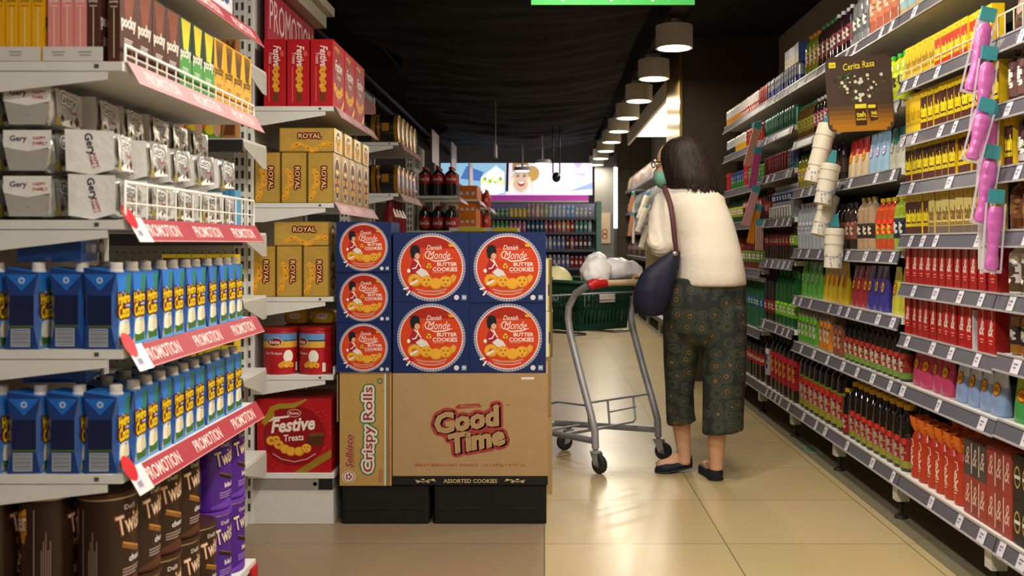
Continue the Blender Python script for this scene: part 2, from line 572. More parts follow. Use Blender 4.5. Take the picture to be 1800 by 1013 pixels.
tag(o, 'long lit advertising sign with smiling face above the far bottle shelves', 'sign')
obj('magenta_band', MB().box((-1.6, 14.9, 1.76), (0.68, 14.99, 1.845), M('c34bb4', 0.5, emit=0.35)), o, label='magenta band under the picture')
obj('white_rail', MB().box((-1.6, 14.89, 1.735), (0.68, 14.99, 1.757), M('d8d4e0', 0.5)), o)
u = thing('wall_shelving', 'blue grey wall shelving full of bottles below the lit sign', 'shelving', (0, 15, 0))
obj('back_panel', MB().box((-1.6, 0.32, 0.001), (0.8, 0.35, 1.73), M('6d7089', 0.6)), u)
obj('side_panel', MB().box((0.80, -0.08, 0.001), (0.88, 0.35, 1.75), M('5d8478', 0.6)), u, label='green perforated end panel')
BACK_Z = (1.507, 1.277, 1.01, 0.73, 0.44)
for z in BACK_Z:
    s_ = obj('shelf', MB().box((-1.6, -0.05, z - 0.03), (0.79, 0.32, z), M('55586c', 0.5)), u)
    obj('price_strip', MB().box((-1.6, -0.062, z - 0.04), (0.79, -0.052, z), M('4c4f63', 0.5)), s_)
o = obj('poster_pillar', MB().box((0.86, 16.56, 0), (1.19, 16.85, 2.6), M('8a8a84', 0.6)))
tag(o, 'pale grey pillar panel beside the far bottle shelves', 'pillar')
o['kind'] = 'structure'
mb = MB().box((0.93, 16.53, 1.1), (1.13, 16.555, 1.62), M('d7c3a4', 0.6))
front(mb, 16.53).ring(1.03, 1.3, 0.03, 0.05, M('b4473c', 0.5)).ring(1.03, 1.22, 0.03, 0.05, M('b4473c', 0.5))
tag(obj('paper_notice', mb), 'small cream notice with a red mark on the grey pillar', 'notice')
tube = obj('tube_light', MB().tube([(1.17, 15.9, 1.35), (1.17, 15.9, 2.35)], 0.03, M('eef0ff', 0.5, emit=4), 10))
tag(tube, 'thin upright white tube light beside the grey pillar', 'light')
obj('bracket', MB().box((1.15, 15.93, 0.001), (1.19, 15.96, 3.04), M('55554f', 0.5)), tube)
# ================================================================ right wall shelving (drinks)
WHT = M('d6d3ca', 0.4)
GRY = M('5b5962', 0.35)
DARKP = M('3a3630', 0.8)
TAGM = M('cfcad2', 0.5)
XF, XB = 1.41, 1.855
BAYS = {
    'edge': (2.20, 3.0, (1.735, 1.53, 1.335, 1.14, 0.945, 0.76, 0.555), 'shelving at the near end of the drinks wall'),
    'tea': (3.0, 3.815, (1.735, 1.522, 1.336, 1.134, 0.945, 0.748, 0.55), 'shelving with yellow and red tea cartons, beside pink packs'),
    'cup': (3.815, 5.45, (1.67, 1.40, 1.07, 0.807, 0.55), 'double shelving behind the hanging paper cups'),
    'straw': (5.45, 6.27, (1.77, 1.527, 1.25, 1.0, 0.61), 'shelving behind the hanging drinking straws'),
    'column': (6.27, 7.55, (1.77, 1.50, 1.25, 0.926, 0.53), 'shelving at the far end beside the brown column'),
}
BOT, TOPZ = 0.19, 2.0
def strip_mesh(y0, y1, z, tags):
    mb = MB().add([(XF - 0.004, y0, z), (XF - 0.004, y1, z), (XF - 0.020, y1, z - 0.05), (XF - 0.020, y0, z - 0.05)], [(0, 1, 2, 3)], GRY)
    mb.add([(XF - 0.002, y0, z), (XF - 0.002, y1, z), (XF - 0.014, y1, z - 0.052), (XF - 0.014, y0, z - 0.052)], [(3, 2, 1, 0)], GRY)
    for zz in (0.0, -0.05):
        x = XF - 0.004 + zz * 0.32
        mb.box((x - 0.004, y0, z + zz - 0.003), (x + 0.002, y1, z + zz + 0.003), M('aaa7a6', 0.3))
    return mb
rt = random.Random(3)
for bn, (y0, y1, zs, desc) in BAYS.items():
    u = thing('shelving_unit', desc, 'shelving')
    a, b = y0 + 0.003, y1 - 0.003
    obj('back_panel', MB().box((XB - 0.02, a, 0.12), (XB, b, 2.15), DARKP), u)
    for z in (TOPZ,) + zs + (BOT,):
        s_ = obj('shelf', MB().box((XF, a, z - 0.028), (XB - 0.022, b, z), WHT), u)
        obj('price_strip', strip_mesh(a, b, z, 0), s_)
        yy = a + rt.uniform(0.03, 0.1)
        while yy < b - 0.06:
            wd = rt.choice((0.035, 0.04, 0.05))
            mb = MB().add([(XF - 0.0065, yy, z - 0.004), (XF - 0.0065, yy + wd, z - 0.004), (XF - 0.0215, yy + wd, z - 0.046), (XF - 0.0215, yy, z - 0.046)], [(0, 1, 2, 3)], TAGM)
            ff = Face(mb, (XF - 0.0140, yy + wd / 2, z - 0.025), (0, -1, 0), Vector((0.31, 0, 0.95)).normalized())
            ff.rect(-wd * 0.3, 0.004, wd * 0.5, 0.005, M('77748a', 0.5), 6)
            ff.rect(-wd * 0.3, -0.008, wd * 0.35, 0.007, M('8d8a9c', 0.5), 6)
            if y0 < 6:
                obj('price_tag', mb, s_)
            yy += wd + rt.choice((0.08, 0.12, 0.16, 0.2, 0.3))
    nf = 2 if b - a > 1 else 1
    for k in range(nf):
        for xx in (XF + 0.02, XB - 0.08):
            y = a + 0.06 + k * (b - a) / nf
            leg = obj('leg', MB().box((xx - 0.025, y - 0.025, 0.07), (xx + 0.025, y + 0.025, 0.16), WHT), u)
            obj('levelling_foot', MB().lathe([(0.028, 0.001), (0.024, 0.012), (0.008, 0.016), (0.008, 0.07)], M('26241f', 0.5), 14, xx, y), leg)
    obj('brace', MB().box((XF + 0.005, a, 0.115), (XF + 0.03, a + 0.02, 0.16), WHT), u)
# ================================================================ left shelving: promotion bay nearest, then the bays beyond
SHW = M('d9d8d2', 0.4, var=0.1, scale=12)
STEEL = M('a9a7a0', 0.4, metal=0.5)
PEG = M('b9b7ae', 0.6)
HOLE = M('4a4842', 0.8)
RED1 = M('b0283a', 0.45)
PRO = M('a53a45', 0.42)
PROW = M('efd6cf', 0.5)
CLR = M('d5d5d2', 0.15, alpha=0.45)
XL = -0.828
def slots(mb, x, y, z0, z1, wd=0.05, face='-y'):
    """slotted upright"""
    mb.box((x - wd / 2, y, z0), (x + wd / 2, y + 0.03, z1), SHW)
    f = front(mb, y, x, 0)
    z = z0 + 0.05
    while z < z1 - 0.04:
        f.rect(-0.016, z, 0.011, 0.03, HOLE, 1)
        f.rect(0.006, z, 0.011, 0.03, HOLE, 1)
        z += 0.05
    return mb
def peg(mb, x0, x1, y, z0, z1, step=0.03):
    mb.box((x0, y, z0), (x1, y + 0.012, z1), PEG)
    f = front(mb, y)
    nx, nz = int((x1 - x0) / step), int((z1 - z0) / step)
    for i in range(nx):
        for j in range(nz):
            f.ell(x0 + step * (i + 0.5), z0 + step * (j + 0.5), 0.0035, 0.0035, HOLE, 1, 6)
    return mb
def promo_strip(y0, y1, z, words=(0.18, 0.5, 0.82), mat=None, txt='PROMOTION'):
    """tilted red strip along the shelf front, facing the aisle"""
    mb = MB()
    mat = mat or PRO
    d = Vector((0.026, 0, -0.046))
    mb.add([(XL + 0.004, y0, z + 0.004), (XL + 0.004 + d.x, y0, z + 0.004 + d.z), (XL + 0.004 + d.x, y1, z + 0.004 + d.z), (XL + 0.004, y1, z + 0.004)], [(0, 1, 2, 3)], mat)
    mb.add([(XL + 0.0025, y0, z + 0.003), (XL + 0.0025 + d.x, y0, z + 0.003 + d.z), (XL + 0.0025 + d.x, y1, z + 0.003 + d.z), (XL + 0.0025, y1, z + 0.003)], [(3, 2, 1, 0)], SHW)
    U = (-d).normalized()
    f = Face(mb, Vector((XL + 0.004, (y0 + y1) / 2, z + 0.004)) + d * 0.5, (0, 1, 0), U)
    L = y1 - y0
    for w in words:
        f.text((w - 0.5) * L, 0, txt, PROW, w=0.18, h=0.03, lv=2, bold=0.01)
    f.rect(-L / 2, -0.0265, L, 0.002, M('d9a19c', 0.4), 1)
    return mb
def strip_end(y, z):
    """clear curl with a price label and a red roundel at the near end of a strip"""
    mb = MB()
    d = Vector((0.026, 0, -0.046))
    f = Face(mb, Vector((XL + 0.006, y, z + 0.004)) + d * 0.5, (0, 1, 0), (-d).normalized())
    f.rect(-0.005, -0.028, 0.07, 0.056, M('e4dedd', 0.2), 3)
    f.rect(0.005, -0.02, 0.03, 0.03, M('c9c6d2', 0.5), 4)
    f.rect(0.01, -0.014, 0.02, 0.012, M('8d8a9c', 0.5), 5)
    f.ell(0.012, 0.03, 0.024, 0.028, M('c4202c', 0.35), 5)
    return mb
def bracket(mb, x0, x1, y, z, h=0.09):
    h = 0.075
    pts = [(x0, z - 0.02), (x1, z - 0.02), (x1, z - 0.035), (x0 + 0.05, z - h), (x0, z - h)]
    mb.add([(x, y, q) for x, q in pts] + [(x, y + 0.003, q) for x, q in pts],
           [(4, 3, 2, 1, 0), (5, 6, 7, 8, 9)] + [(i, (i + 1) % 5, 5 + (i + 1) % 5, 5 + i) for i in range(5)], SHW)
    return mb
def wire_guard(y0, y1, z, h, step=0.05, mid=True):
    mb = MB()
    W = M('e2dfd4', 0.35)
    x = XL + 0.0005
    mb.tube([(x, y0, z), (x, y0, z + h), (x, y1, z + h), (x, y1, z)], 0.0035, W, 6)
    if mid:
        mb.tube([(x, y0, z + h * 0.45), (x, y1, z + h * 0.45)], 0.002, W, 6)
    n = int((y1 - y0) / step)
    for k in range(1, n):
        y = y0 + (y1 - y0) * k / n
        mb.tube([(x, y, z), (x, y, z + h)], 0.002, W, 5)
    return mb
def bay(desc, y0, y1, zs, xb=-1.118, strips=None, ends=(), base=0.2, ztop=2.2, guards=(), plinth=True, pale=()):
    u = thing('shelving_unit', desc, 'shelving')
    back = MB().box((xb - 0.03, y0, 0.1), (xb - 0.004, y1, ztop), PEG)
    obj('back_panel', back, u)
    for y in (y0 - 0.001, y1 - 0.032):
        obj('upright', slots(MB(), xb - 0.017, y, 0.001, ztop), u)
    for z in zs:
        s_ = obj('shelf', MB().box((xb, y0, z - 0.018), (XL, y1, z), SHW), u)
        hb = MB()
        hb.box((XL - 0.055, y0 - 0.0008, z - 0.013), (XL - 0.046, y0, z - 0.005), HOLE)
        obj('rivet', hb, s_)
        bracket_m = bracket(MB(), xb, XL - 0.03, y0 + 0.0005, z)
        obj('bracket', bracket_m, s_)
        if strips is None or z in strips:
            obj('promotion_strip', promo_strip(y0 + 0.01, y1, z, mat=PALE if z in pale else None), s_, label='red promotion strip')
        if z in ends:
            obj('price_tag', strip_end(y0 + 0.01, z), s_, label='white price label with a red roundel')
    for z, h in guards:
        obj('wire_guard', wire_guard(y0 + 0.01, y1 - 0.01, z, h), u)
    if plinth:
        obj('base_shelf', MB().box((xb - 0.12, y0 - 0.002, base - 0.02), (XL + 0.004, y1, base), SHW), u)
        obj('steel_band', MB().box((xb - 0.12, y0, base - 0.065), (XL, y1, base - 0.02), STEEL), u)
        obj('plinth', MB().box((xb - 0.12, y0 + 0.002, 0.001), (XL, y1, base - 0.065), M('cfccc6', 0.5)), u)
        pm = MB().box((XL - 0.055, y0 - 0.003, base - 0.063), (XL - 0.001, y0, base - 0.022), M('1d1c1a', 0.5))
        pm.lathe([(0.008, -0.003), (0.008, 0.0)], M('1d1c1a', 0.5), 12, XL - 0.07, y0 + 0.0, axis='y', cz=base - 0.042)
        obj('end_cap', pm, u)
    return u
PALE = M('d0a0a2', 0.3)
N0, N1 = 1.897, 2.76
NEAR_Z = (1.70, 1.457, 1.146, 0.891, 0.646)
bay('white shelving of cartons and tins with red promotion strips, close by', N0, N1, NEAR_Z, xb=-1.25, strips=NEAR_Z, ends=(1.146, 0.891, 0.646),
    base=0.2, ztop=2.1, guards=((1.457, 0.034), (1.146, 0.075)), pale=(1.457,))  # second strip's paleness is glare painted into its colour
B0, B1 = 3.785, 4.66
BAY2_Z = (1.637, 1.258, 0.89, 0.583)
u2 = bay('white shelving of golden and red biscuit boxes behind the blue stack', B0, B1, BAY2_Z, xb=-1.15, strips=(1.637, 1.258), ztop=2.35, pale=(1.637, 1.258))
mb = MB().box((-1.118, B0 + 0.08, 1.66), (-1.106, B1 - 0.02, 2.13), RED1)
f = side_r(mb, -1.106, (B0 + B1) / 2 + 0.03, 1.93)
f.text(0, 0.10, 'PROMOTION', M('f2d9cf', 0.5), w=0.72, h=0.13, bold=0.0)
f.rect(-0.40, -0.2, 0.8, 0.012, M('d58a80', 0.5))
obj('header_board', mb, u2, label='red header board reading PROMOTION')
obj('top_cap', MB().box((-1.16, B0 + 0.05, 2.135), (-1.05, B1, 2.30), M('b5ad97', 0.6)).box((-1.17, B0 + 0.05, 2.20), (-1.02, B1 + 0.04, 2.24), M('c9c2ae', 0.6)), u2)
for z in (0.583,):
    obj('wire_guard', wire_guard(B0 + 0.012, B0 + 0.3, z, 0.03, 0.02, False), u2)
C0, C1 = 5.48, 6.34
BAY3_Z = (1.674, 1.384, 1.10, 0.7)
u3 = bay('white shelving of black and gold round tins, behind the golden boxes', C0, C1, BAY3_Z, strips=(1.674, 1.384), ztop=2.05, pale=BAY3_Z)
mb = MB().box((-1.118, C0 + 0.05, 1.7), (-1.106, C1, 2.0), RED1)
obj('header_board', mb, u3, label='dark red header board')
# end shelving that faces across the gap, pegboard back
u = thing('shelving_unit', 'pegboard end shelving with small cartons, facing the gap beyond the cartons', 'shelving')
obj('back_panel', peg(MB(), -2.0, -1.15, 3.742, 0.15, 2.2), u)
obj('upright', slots(MB(), -1.178, 3.735, 0.001, 2.25, 0.045), u)
END_Z = (1.76, 1.475, 1.14, 0.90, 0.62, 0.3)
for z in END_Z:
    s_ = obj('shelf', MB().box((-2.0, 3.45, z - 0.018), (-1.075, 3.735, z), SHW), u)
    pm = MB().box((-2.0, 3.440, z - 0.048), (-1.075, 3.449, z - 0.004), M('33322f', 0.4)).box((-2.0, 3.438, z - 0.006), (-1.075, 3.449, z), M('bdbab2', 0.4))
    obj('price_strip', pm, s_)
    hb = MB().loft([[(x, 3.45, z - 0.01), (x, 3.73, z - 0.01), (x, 3.73, z - 0.09), (x, 3.68, z - 0.09), (x, 3.45, z - 0.03)] for x in (-1.0745, -1.0715)], PEG)
    obj('bracket', hb, s_)
obj('plinth', MB().box((-2.0, 3.48, 0.001), (-1.21, 3.75, 0.15), SHW), u)
# bay 4: the cola shelves and bays of orange packs farther down
def plain_bay(desc, x0, x1, y0, y1, zs, ztop):
    u = thing('shelving_unit', desc, 'shelving')
    obj('back_panel', slots(MB().box((x0 - 0.02, y0, 0.001), (x0, y1, ztop), PEG), x0 - 0.03, y0 - 0.002, 0.3, ztop, 0.06), u)
    for z in zs:
        s_ = obj('shelf', MB().box((x0, y0, z - 0.02), (x1, y1, z), SHW), u)
        obj('price_strip', MB().loft([[(x1 + 0.001, y, z), (x1 + 0.03, y, z - 0.05), (x1 + 0.028, y, z - 0.052), (x1 - 0.001, y, z - 0.002)] for y in (y1, y0)], M('c9b9c4', 0.3)), s_)
    obj('base', MB().box((x0, y0, 0.001), (x1, y1, 0.18), SHW), u)
    return u
plain_bay('shelving of cola bottles beyond the black and gold tins', -1.03, -0.68, 7.6, 8.3, (1.475, 1.20, 0.8), 1.9)
plain_bay('shelving of orange packs, beyond the cola bottles', -0.95, -0.60, 8.75, 9.6, (1.50, 1.25, 0.8), 1.75)
plain_bay('shelving of red capped bottles, farthest along the promotion side', -0.92, -0.58, 10.2, 11.2, (1.48, 1.26, 0.9), 1.75)
# white low counter with yellow labels behind the blue stack
u = thing('low_counter', 'white low counter edge with yellow labels behind the blue boxes', 'counter')
obj('top', MB().box((-0.68, 6.9, 1.187), (-0.19, 7.4, 1.212), SHW), u)
obj('body', MB().box((-0.66, 6.93, 0.001), (-0.21, 7.38, 1.187), M('a9a69e', 0.6)), u)
for x in (-0.60, -0.36):
    obj('price_tag', MB().box((x, 6.888, 1.186), (x + 0.17, 6.899, 1.213), M('e3cf2e', 0.5)), u, label='yellow price label')
for k, (x, y, z, hx) in enumerate(((-0.8975, 7.68, 1.75, '6d3a44'), (-0.86, 8.9, 1.78, '8a8794'), (-0.80, 10.25, 1.70, 'dfe0ee'))):
    mb = MB().box((x - 0.006, y, z), (x + 0.006, y + 0.5, z + 0.26), M(hx, 0.3))
    o = obj('header_board', mb)
    obj('post', MB().box((x - 0.004, y + 0.22, (1.478, 1.503, 1.483)[k]), (x + 0.004, y + 0.26, z), STEEL), o)
    tag(o, ('dark red header board above the cola bottles', 'grey header board above the orange packs', 'pale header board above the red capped bottles')[k], 'board')
mb = MB().box((-0.52, 9.9, 2.0), (-0.50, 10.3, 2.13), M('8a8a94', 0.4))
o = tag(obj('hanging_sign', mb), 'small grey sign hanging from the dark ceiling above the far shelves', 'sign')
obj('cord', MB().tube([(-0.51, 10.1, 2.13), (-0.51, 10.1, 2.58)], 0.003, SHW, 5), o)
# ================================================================ goods on the promotion side
def card(hexc, rough=0.45, coat=0.0):
    return M(hexc, rough, coat=coat)
def cookie(f, x, y, r, lv, kind=0):
    f.ell(x, y, r, r * 0.92, M('c8801e', 0.5), lv, 16)
    f.ell(x - r * 0.06, y + r * 0.06, r * 0.88, r * 0.8, M('e3a632', 0.5), lv + 0.5, 16)
    if kind == 0:
        for a in range(3):
            f.ell(x + r * 0.4 * math.cos(a * 2.1 + 0.5), y + r * 0.4 * math.sin(a * 2.1 + 0.5), r * 0.16, r * 0.13, M('8a4a12', 0.5), lv + 1, 8)
    elif kind == 1:
        f.ell(x, y, r * 0.42, r * 0.32, M('b4661a', 0.5), lv + 1, 12)
# ---------------------------------------------------------------- blue butter cookie boxes
NAVY = card('1a2a58', 0.42, 0.1)
def monde(wd, h, dp):
    b = MB().box((-wd / 2, 0, 0), (wd / 2, dp, h), NAVY, {'+z': card('243468')})
    f = front(b, 0, 0, h / 2)
    r = min(wd, h) * 0.488
    f.ell(0, 0, r, r, M('a7a3b4', 0.35), 1, 48)
    for k in range(72):
        a = 2 * math.pi * k / 72
        f.poly([(q * math.cos(t), q * math.sin(t)) for q, t in ((r * 0.93, a), (r * 1.0, a), (r * 1.0, a + 0.03), (r * 0.93, a + 0.03))], M('6d6b86', 0.4), 1.5)
    RD = M('cc4320', 0.4)
    f.ell(0, 0, r * 0.925, r * 0.925, M('efd6cc', 0.4), 2, 48)
    f.ell(0, 0, r * 0.90, r * 0.90, RD, 3, 48)
    f.poly([(r * 0.89 * math.cos(math.radians(a)), r * 0.89 * math.sin(math.radians(a))) for a in range(38, 144, 6)], M('a52a1b', 0.4), 3.5)
    W = M('f3e9df', 0.45)
    f.text(r * 0.08, r * 0.58, 'Danish', W, w=r * 0.44, h=r * 0.14, lv=5, shear=0.35)
    f.text(r * 0.22, r * 0.36, 'Monde', W, w=r * 0.66, h=r * 0.24, lv=5, shear=0.35, bold=-0.004)
    f.band([(-r * 0.05, r * 0.24), (r * 0.1, r * 0.18), (r * 0.4, r * 0.2), (r * 0.62, r * 0.27)], [0.2 * r * 0.06, r * 0.035, r * 0.035, r * 0.01], W, 5)
    f.ring(-r * 0.07, r * 0.36, r * 0.10, r * 0.125, W, 5, 18, 60, 330)
    f.poly([(r * 0.52, r * 0.6), (r * 0.49, r * 0.7), (r * 0.55, r * 0.66), (r * 0.585, r * 0.74), (r * 0.62, r * 0.66), (r * 0.68, r * 0.7), (r * 0.65, r * 0.6)], M('e0a52c', 0.4), 5)
    f.text(r * 0.46, r * 0.09, 'BUTTER', W, w=r * 0.58, h=r * 0.11, lv=5, bold=0.02)
    f.text(r * 0.40, r * -0.06, 'COOKIES', W, w=r * 0.72, h=r * 0.12, lv=5, bold=0.02)
    f.rect(r * 0.05, -r * 0.16, r * 0.32, r * 0.02, M('d98e7c', 0.5), 5)
    for q in ((-0.1, 0.02), (-0.04, 0.02), (-0.07, 0.08)):
        f.ell(r * q[0], r * q[1], r * 0.045, r * 0.045, M('e6b52e', 0.4), 5, 12)
    # a guardsman in a tall black fur hat, red coat and white breeches
    BK = M('17191c', 0.6)
    f.poly([(r * x, r * y) for x, y in ((-0.6, 0.34), (-0.63, 0.5), (-0.57, 0.63), (-0.45, 0.66), (-0.35, 0.6), (-0.33, 0.44), (-0.36, 0.34), (-0.46, 0.4), (-0.52, 0.26), (-0.58, 0.26))], BK, 5)
    f.ell(-r * 0.41, r * 0.33, r * 0.075, r * 0.09, M('d9a887', 0.5), 5.5, 12)
    f.poly([(r * x, r * y) for x, y in ((-0.54, 0.25), (-0.42, 0.26), (-0.33, 0.04), (-0.3, -0.14), (-0.6, -0.2), (-0.64, -0.05))], M('a3202a', 0.5), 4.5)
    f.band([(-r * 0.5, r * 0.24), (-r * 0.38, r * 0.12), (-r * 0.46, -r * 0.02), (-r * 0.56, -r * 0.04)], r * 0.035, W, 6)
    f.band([(-r * 0.42, r * 0.24), (-r * 0.36, r * 0.1), (-r * 0.3, r * 0.0)], r * 0.03, W, 6)
    f.poly([(r * x, r * y) for x, y in ((-0.46, -0.14), (-0.3, -0.02), (-0.14, -0.1), (-0.04, -0.26), (-0.3, -0.28))], M('ded6d0', 0.5), 6)
    f.ell(-r * 0.66, -r * 0.1, r * 0.05, r * 0.06, W, 6, 10)
    f.band([(-r * 0.23, r * 0.22), (-r * 0.24, r * 0.34), (-r * 0.22, r * 0.4)], r * 0.012, M('d9a23a', 0.5), 5)
    cookie(f, -r * 0.48, -r * 0.38, r * 0.21, 7, 1)
    cookie(f, -r * 0.14, -r * 0.41, r * 0.19, 7.2, 0)
    cookie(f, r * 0.14, -r * 0.48, r * 0.19, 7.4, 2)
    cookie(f, r * 0.42, -r * 0.42, r * 0.19, 7.6, 0)
    f.poly([(r * 0.5, -r * 0.34), (r * 0.64, -r * 0.2), (r * 0.74, -r * 0.26), (r * 0.7, -r * 0.38), (r * 0.58, -r * 0.5)], M('d9a23a', 0.5), 7.3)
    f.band([(-r * 0.62, -r * 0.5), (-r * 0.4, -r * 0.38)], r * 0.07, M('e8ddd6', 0.5), 9.5)
    f.poly([(r * x, r * y) for x, y in ((-0.72, -0.66), (-0.6, -0.52), (-0.52, -0.66), (-0.62, -0.74))], M('b81e33', 0.45), 9.5)
    f.band([(-r * 0.82, -r * 0.64), (-r * 0.66, -r * 0.6)], r * 0.05, W, 10)
    f.band([(-r * 0.72, -r * 0.82), (-r * 0.62, -r * 0.68)], r * 0.05, W, 10)
    f.band([(-r * 0.45, -r * 0.64), (-r * 0.2, -r * 0.7), (r * 0.2, -r * 0.7), (r * 0.45, -r * 0.63)], r * 0.05, M('c98b78', 0.6), 5)
    f.band([(-r * 0.4, -r * 0.73), (-r * 0.15, -r * 0.79), (r * 0.15, -r * 0.79), (r * 0.4, -r * 0.72)], r * 0.03, M('d8a596', 0.6), 5)
    f.ell(wd * 0.33, -h * 0.43, wd * 0.034, wd * 0.034, M('d5d2d0', 0.5), 4, 16)
    f.rect(wd * 0.40, -h * 0.465, wd * 0.06, wd * 0.065, M('8fa3b8', 0.5), 4)
    f.rect(wd * 0.41, -h * 0.435, wd * 0.04, wd * 0.012, WH, 5)
    return b
SF = 3.785          # the plane of the stack's fronts
big = Proto('cookie_box', 'box', monde(0.2985, 0.2745, 0.28))
for i, x in enumerate((-0.443, -0.1435)):
    for j, z in enumerate((0.5935, 0.869)):
        big.put((x, SF + 0.003 * ((i + j) % 2), z), 0, f"large blue butter cookie box, {('lower', 'upper')[j]} one {('beside the three smaller boxes', 'at the trolley side')[i]}", 'large blue butter cookie boxes')
sml = Proto('cookie_box', 'box', monde(0.2145, 0.196, 0.22))
for j in range(3):
    sml.put((-0.7075, SF + 0.004 * (j == 1), 0.5935 + 0.1975 * j), 0, f"smaller blue butter cookie box, {('lowest', 'middle one', 'topmost')[j]} of the column of three", 'smaller blue butter cookie boxes')
KRAFT = M('a98a60', 0.8, var=0.1, scale=14)
KRAFT2 = M('94794f', 0.8, var=0.1, scale=14)
def good_time():
    wd, h = 0.607, 0.437
    b = MB().box((-wd / 2, 0, 0), (wd / 2, 0.4, h), KRAFT)
    f = front(b, 0)
    f.rect(-wd / 2, 0, wd, 0.036, M('1b1716', 0.6), 1)
    GL = M('c9b485', 0.5)
    f.text(0, 0.016, 'ASSORTED COOKIES', GL, w=0.21, h=0.0155, lv=3, bold=0.012)
    for sx in (-1, 1):
        f.band([(sx * 0.135, 0.016), (sx * 0.16, 0.021), (sx * 0.185, 0.012), (sx * 0.215, 0.02)], 0.003, GL, 3)
        for k in range(4):
            f.ell(sx * (0.145 + 0.02 * k), 0.017 + 0.005 * (-1) ** k, 0.007, 0.003, GL, 3, 8)
    R = M('9c3b33', 0.7)
    P = M('b4965f', 0.8)
    # two line logo: rust outline, kraft letters inside
    G2 = dict(w=0.262, h=0.085, bold=0.055, rot=8, shear=0.12)
    T2 = dict(w=0.222, h=0.08, bold=0.055, rot=10, shear=0.12)
    f.outline(-0.012, 0.256, 'Good', R, 0.016, lv=2, **G2)
    f.outline(0.026, 0.178, 'Time', R, 0.016, lv=2, **T2)
    f.text(-0.012, 0.256, 'Good', KRAFT, lv=4, **G2)
    f.text(0.026, 0.178, 'Time', KRAFT, lv=4, **T2)
    f.band([(-0.12, 0.215), (0.0, 0.222), (0.125, 0.24)], 0.03, R, 1.5)
    f.poly([(-0.06, 0.302), (-0.05, 0.315), (0.035, 0.32), (0.045, 0.305), (-0.05, 0.298)], R, 3)
    f.text(-0.005, 0.309, 'Arnotts', P, w=0.07, h=0.009, lv=4)
    f.text(0.148, 0.314, 'TM', M('5b4630', 0.7), w=0.012, lv=3)
    f.text(0.0, 0.077, 'BERAT BERSIH/NET WEIGHT : 12 x 277gr / 9.77  oz', R, w=0.43, h=0.0125, lv=3, bold=0.01)
    f.band([(-0.1, 0.108), (0.0, 0.102), (0.12, 0.108)], 0.002, P, 2)
    f.rect(0.2, 0.414, 0.05, 0.008, M('e6e2da', 0.3), 3)
    return b
o = obj('carton', good_time(), loc=(-0.2905, SF, 0.1535))
tag(o, 'wide brown carton with fat red outlined lettering under the large blue boxes', 'carton')
fl_ = MB().box((-0.3, 0.0, 0.4372), (0.3, 0.38, 0.4385), KRAFT2)
obj('flap', fl_, o)
def crispy():
    wd, h = 0.203, 0.44
    b = MB().box((-wd / 2, 0, 0), (wd / 2, 0.4, h), M('b08c4e', 0.75, var=0.1, scale=14))
    f = front(b, 0, 0, h / 2)
    MAR, WHI, GRN = M('8e2f45', 0.6), M('d9d0bd', 0.6), M('2d6b4a', 0.6)
    f.outline(0.014, 0.0, 'Crispy Rolls', GRN, 0.0135, w=0.335, h=0.05, lv=2, rot=90, bold=0.02)
    f.outline(0.014, 0.0, 'Crispy Rolls', WHI, 0.008, w=0.335, h=0.05, lv=3, rot=90, bold=0.02)
    f.text(0.014, 0.0, 'Crispy Rolls', MAR, w=0.335, h=0.05, lv=4, rot=90, bold=0.015)
    f.text(-0.064, -0.085, 'Selbisco', MAR, w=0.13, h=0.028, lv=3, rot=90, shear=0.3, bold=0.02)
    f.rect(-0.047, -0.15, 0.002, 0.13, MAR, 3)
    f.ell(-0.066, -0.185, 0.026, 0.024, WHI, 2, 20)
    f.ring(-0.066, -0.185, 0.019, 0.022, MAR, 3, 20)
    for k in range(5):
        f.ell(-0.066 + 0.009 * math.cos(k * 1.26), -0.185 + 0.009 * math.sin(k * 1.26), 0.004, 0.006, MAR, 3, 8)
    f.rect(0.074, -0.22, 0.006, 0.44, M('c8d2c4', 0.6), 2)
    f.rect(0.081, -0.22, 0.004, 0.44, GRN, 2)
    f.rect(0.088, -0.22, 0.006, 0.44, M('9a4a3c', 0.6), 2)
    f.ring(0.056, 0.19, 0.007, 0.012, GRN, 2, 14)
    for k in range(3):
        f.rect(0.052 + 0.006 * k, -0.21, 0.002, 0.055, MAR, 2)
    return b
o = obj('carton', crispy(), loc=(-0.7, SF, 0.151))
tag(o, 'narrow brown carton with lettering running upwards under the smaller blue boxes', 'carton')
obj('flap', MB().loft([[(-0.1025, -0.002, 0.4415), (-0.1025, -0.002, 0.4435), (0.1, -0.002, 0.4435), (0.1, -0.002, 0.4415)], [(-0.1025, 0.2, 0.4415), (-0.1025, 0.2, 0.4435), (0.1, 0.2, 0.4435), (0.1, 0.2, 0.4415)]], KRAFT2).box((-0.112, -0.002, 0.25), (-0.109, 0.15, 0.436), KRAFT2), o)
BLK = M('14130f', 0.7, bump=0.15)
for (x0, x1, lb) in ((-0.795, -0.452, 'black low crate under the narrow brown carton'), (-0.435, 0.008, 'black low crate under the wide brown carton, at the aisle')):
    mb = MB().rprism(x1 - x0, 0.4, 0.001, 0.149, 0.012, BLK, cx=(x0 + x1) / 2, cy=SF + 0.205)
    mb.add([(x0 + 0.02, SF + 0.003, 0.06), (x1 - 0.02, SF + 0.003, 0.06), (x1 - 0.02, SF + 0.003, 0.066), (x0 + 0.02, SF + 0.003, 0.066)], [(0, 1, 2, 3)], M('1f1e19', 0.6))
    tag(obj('crate', mb), lb, 'crate')
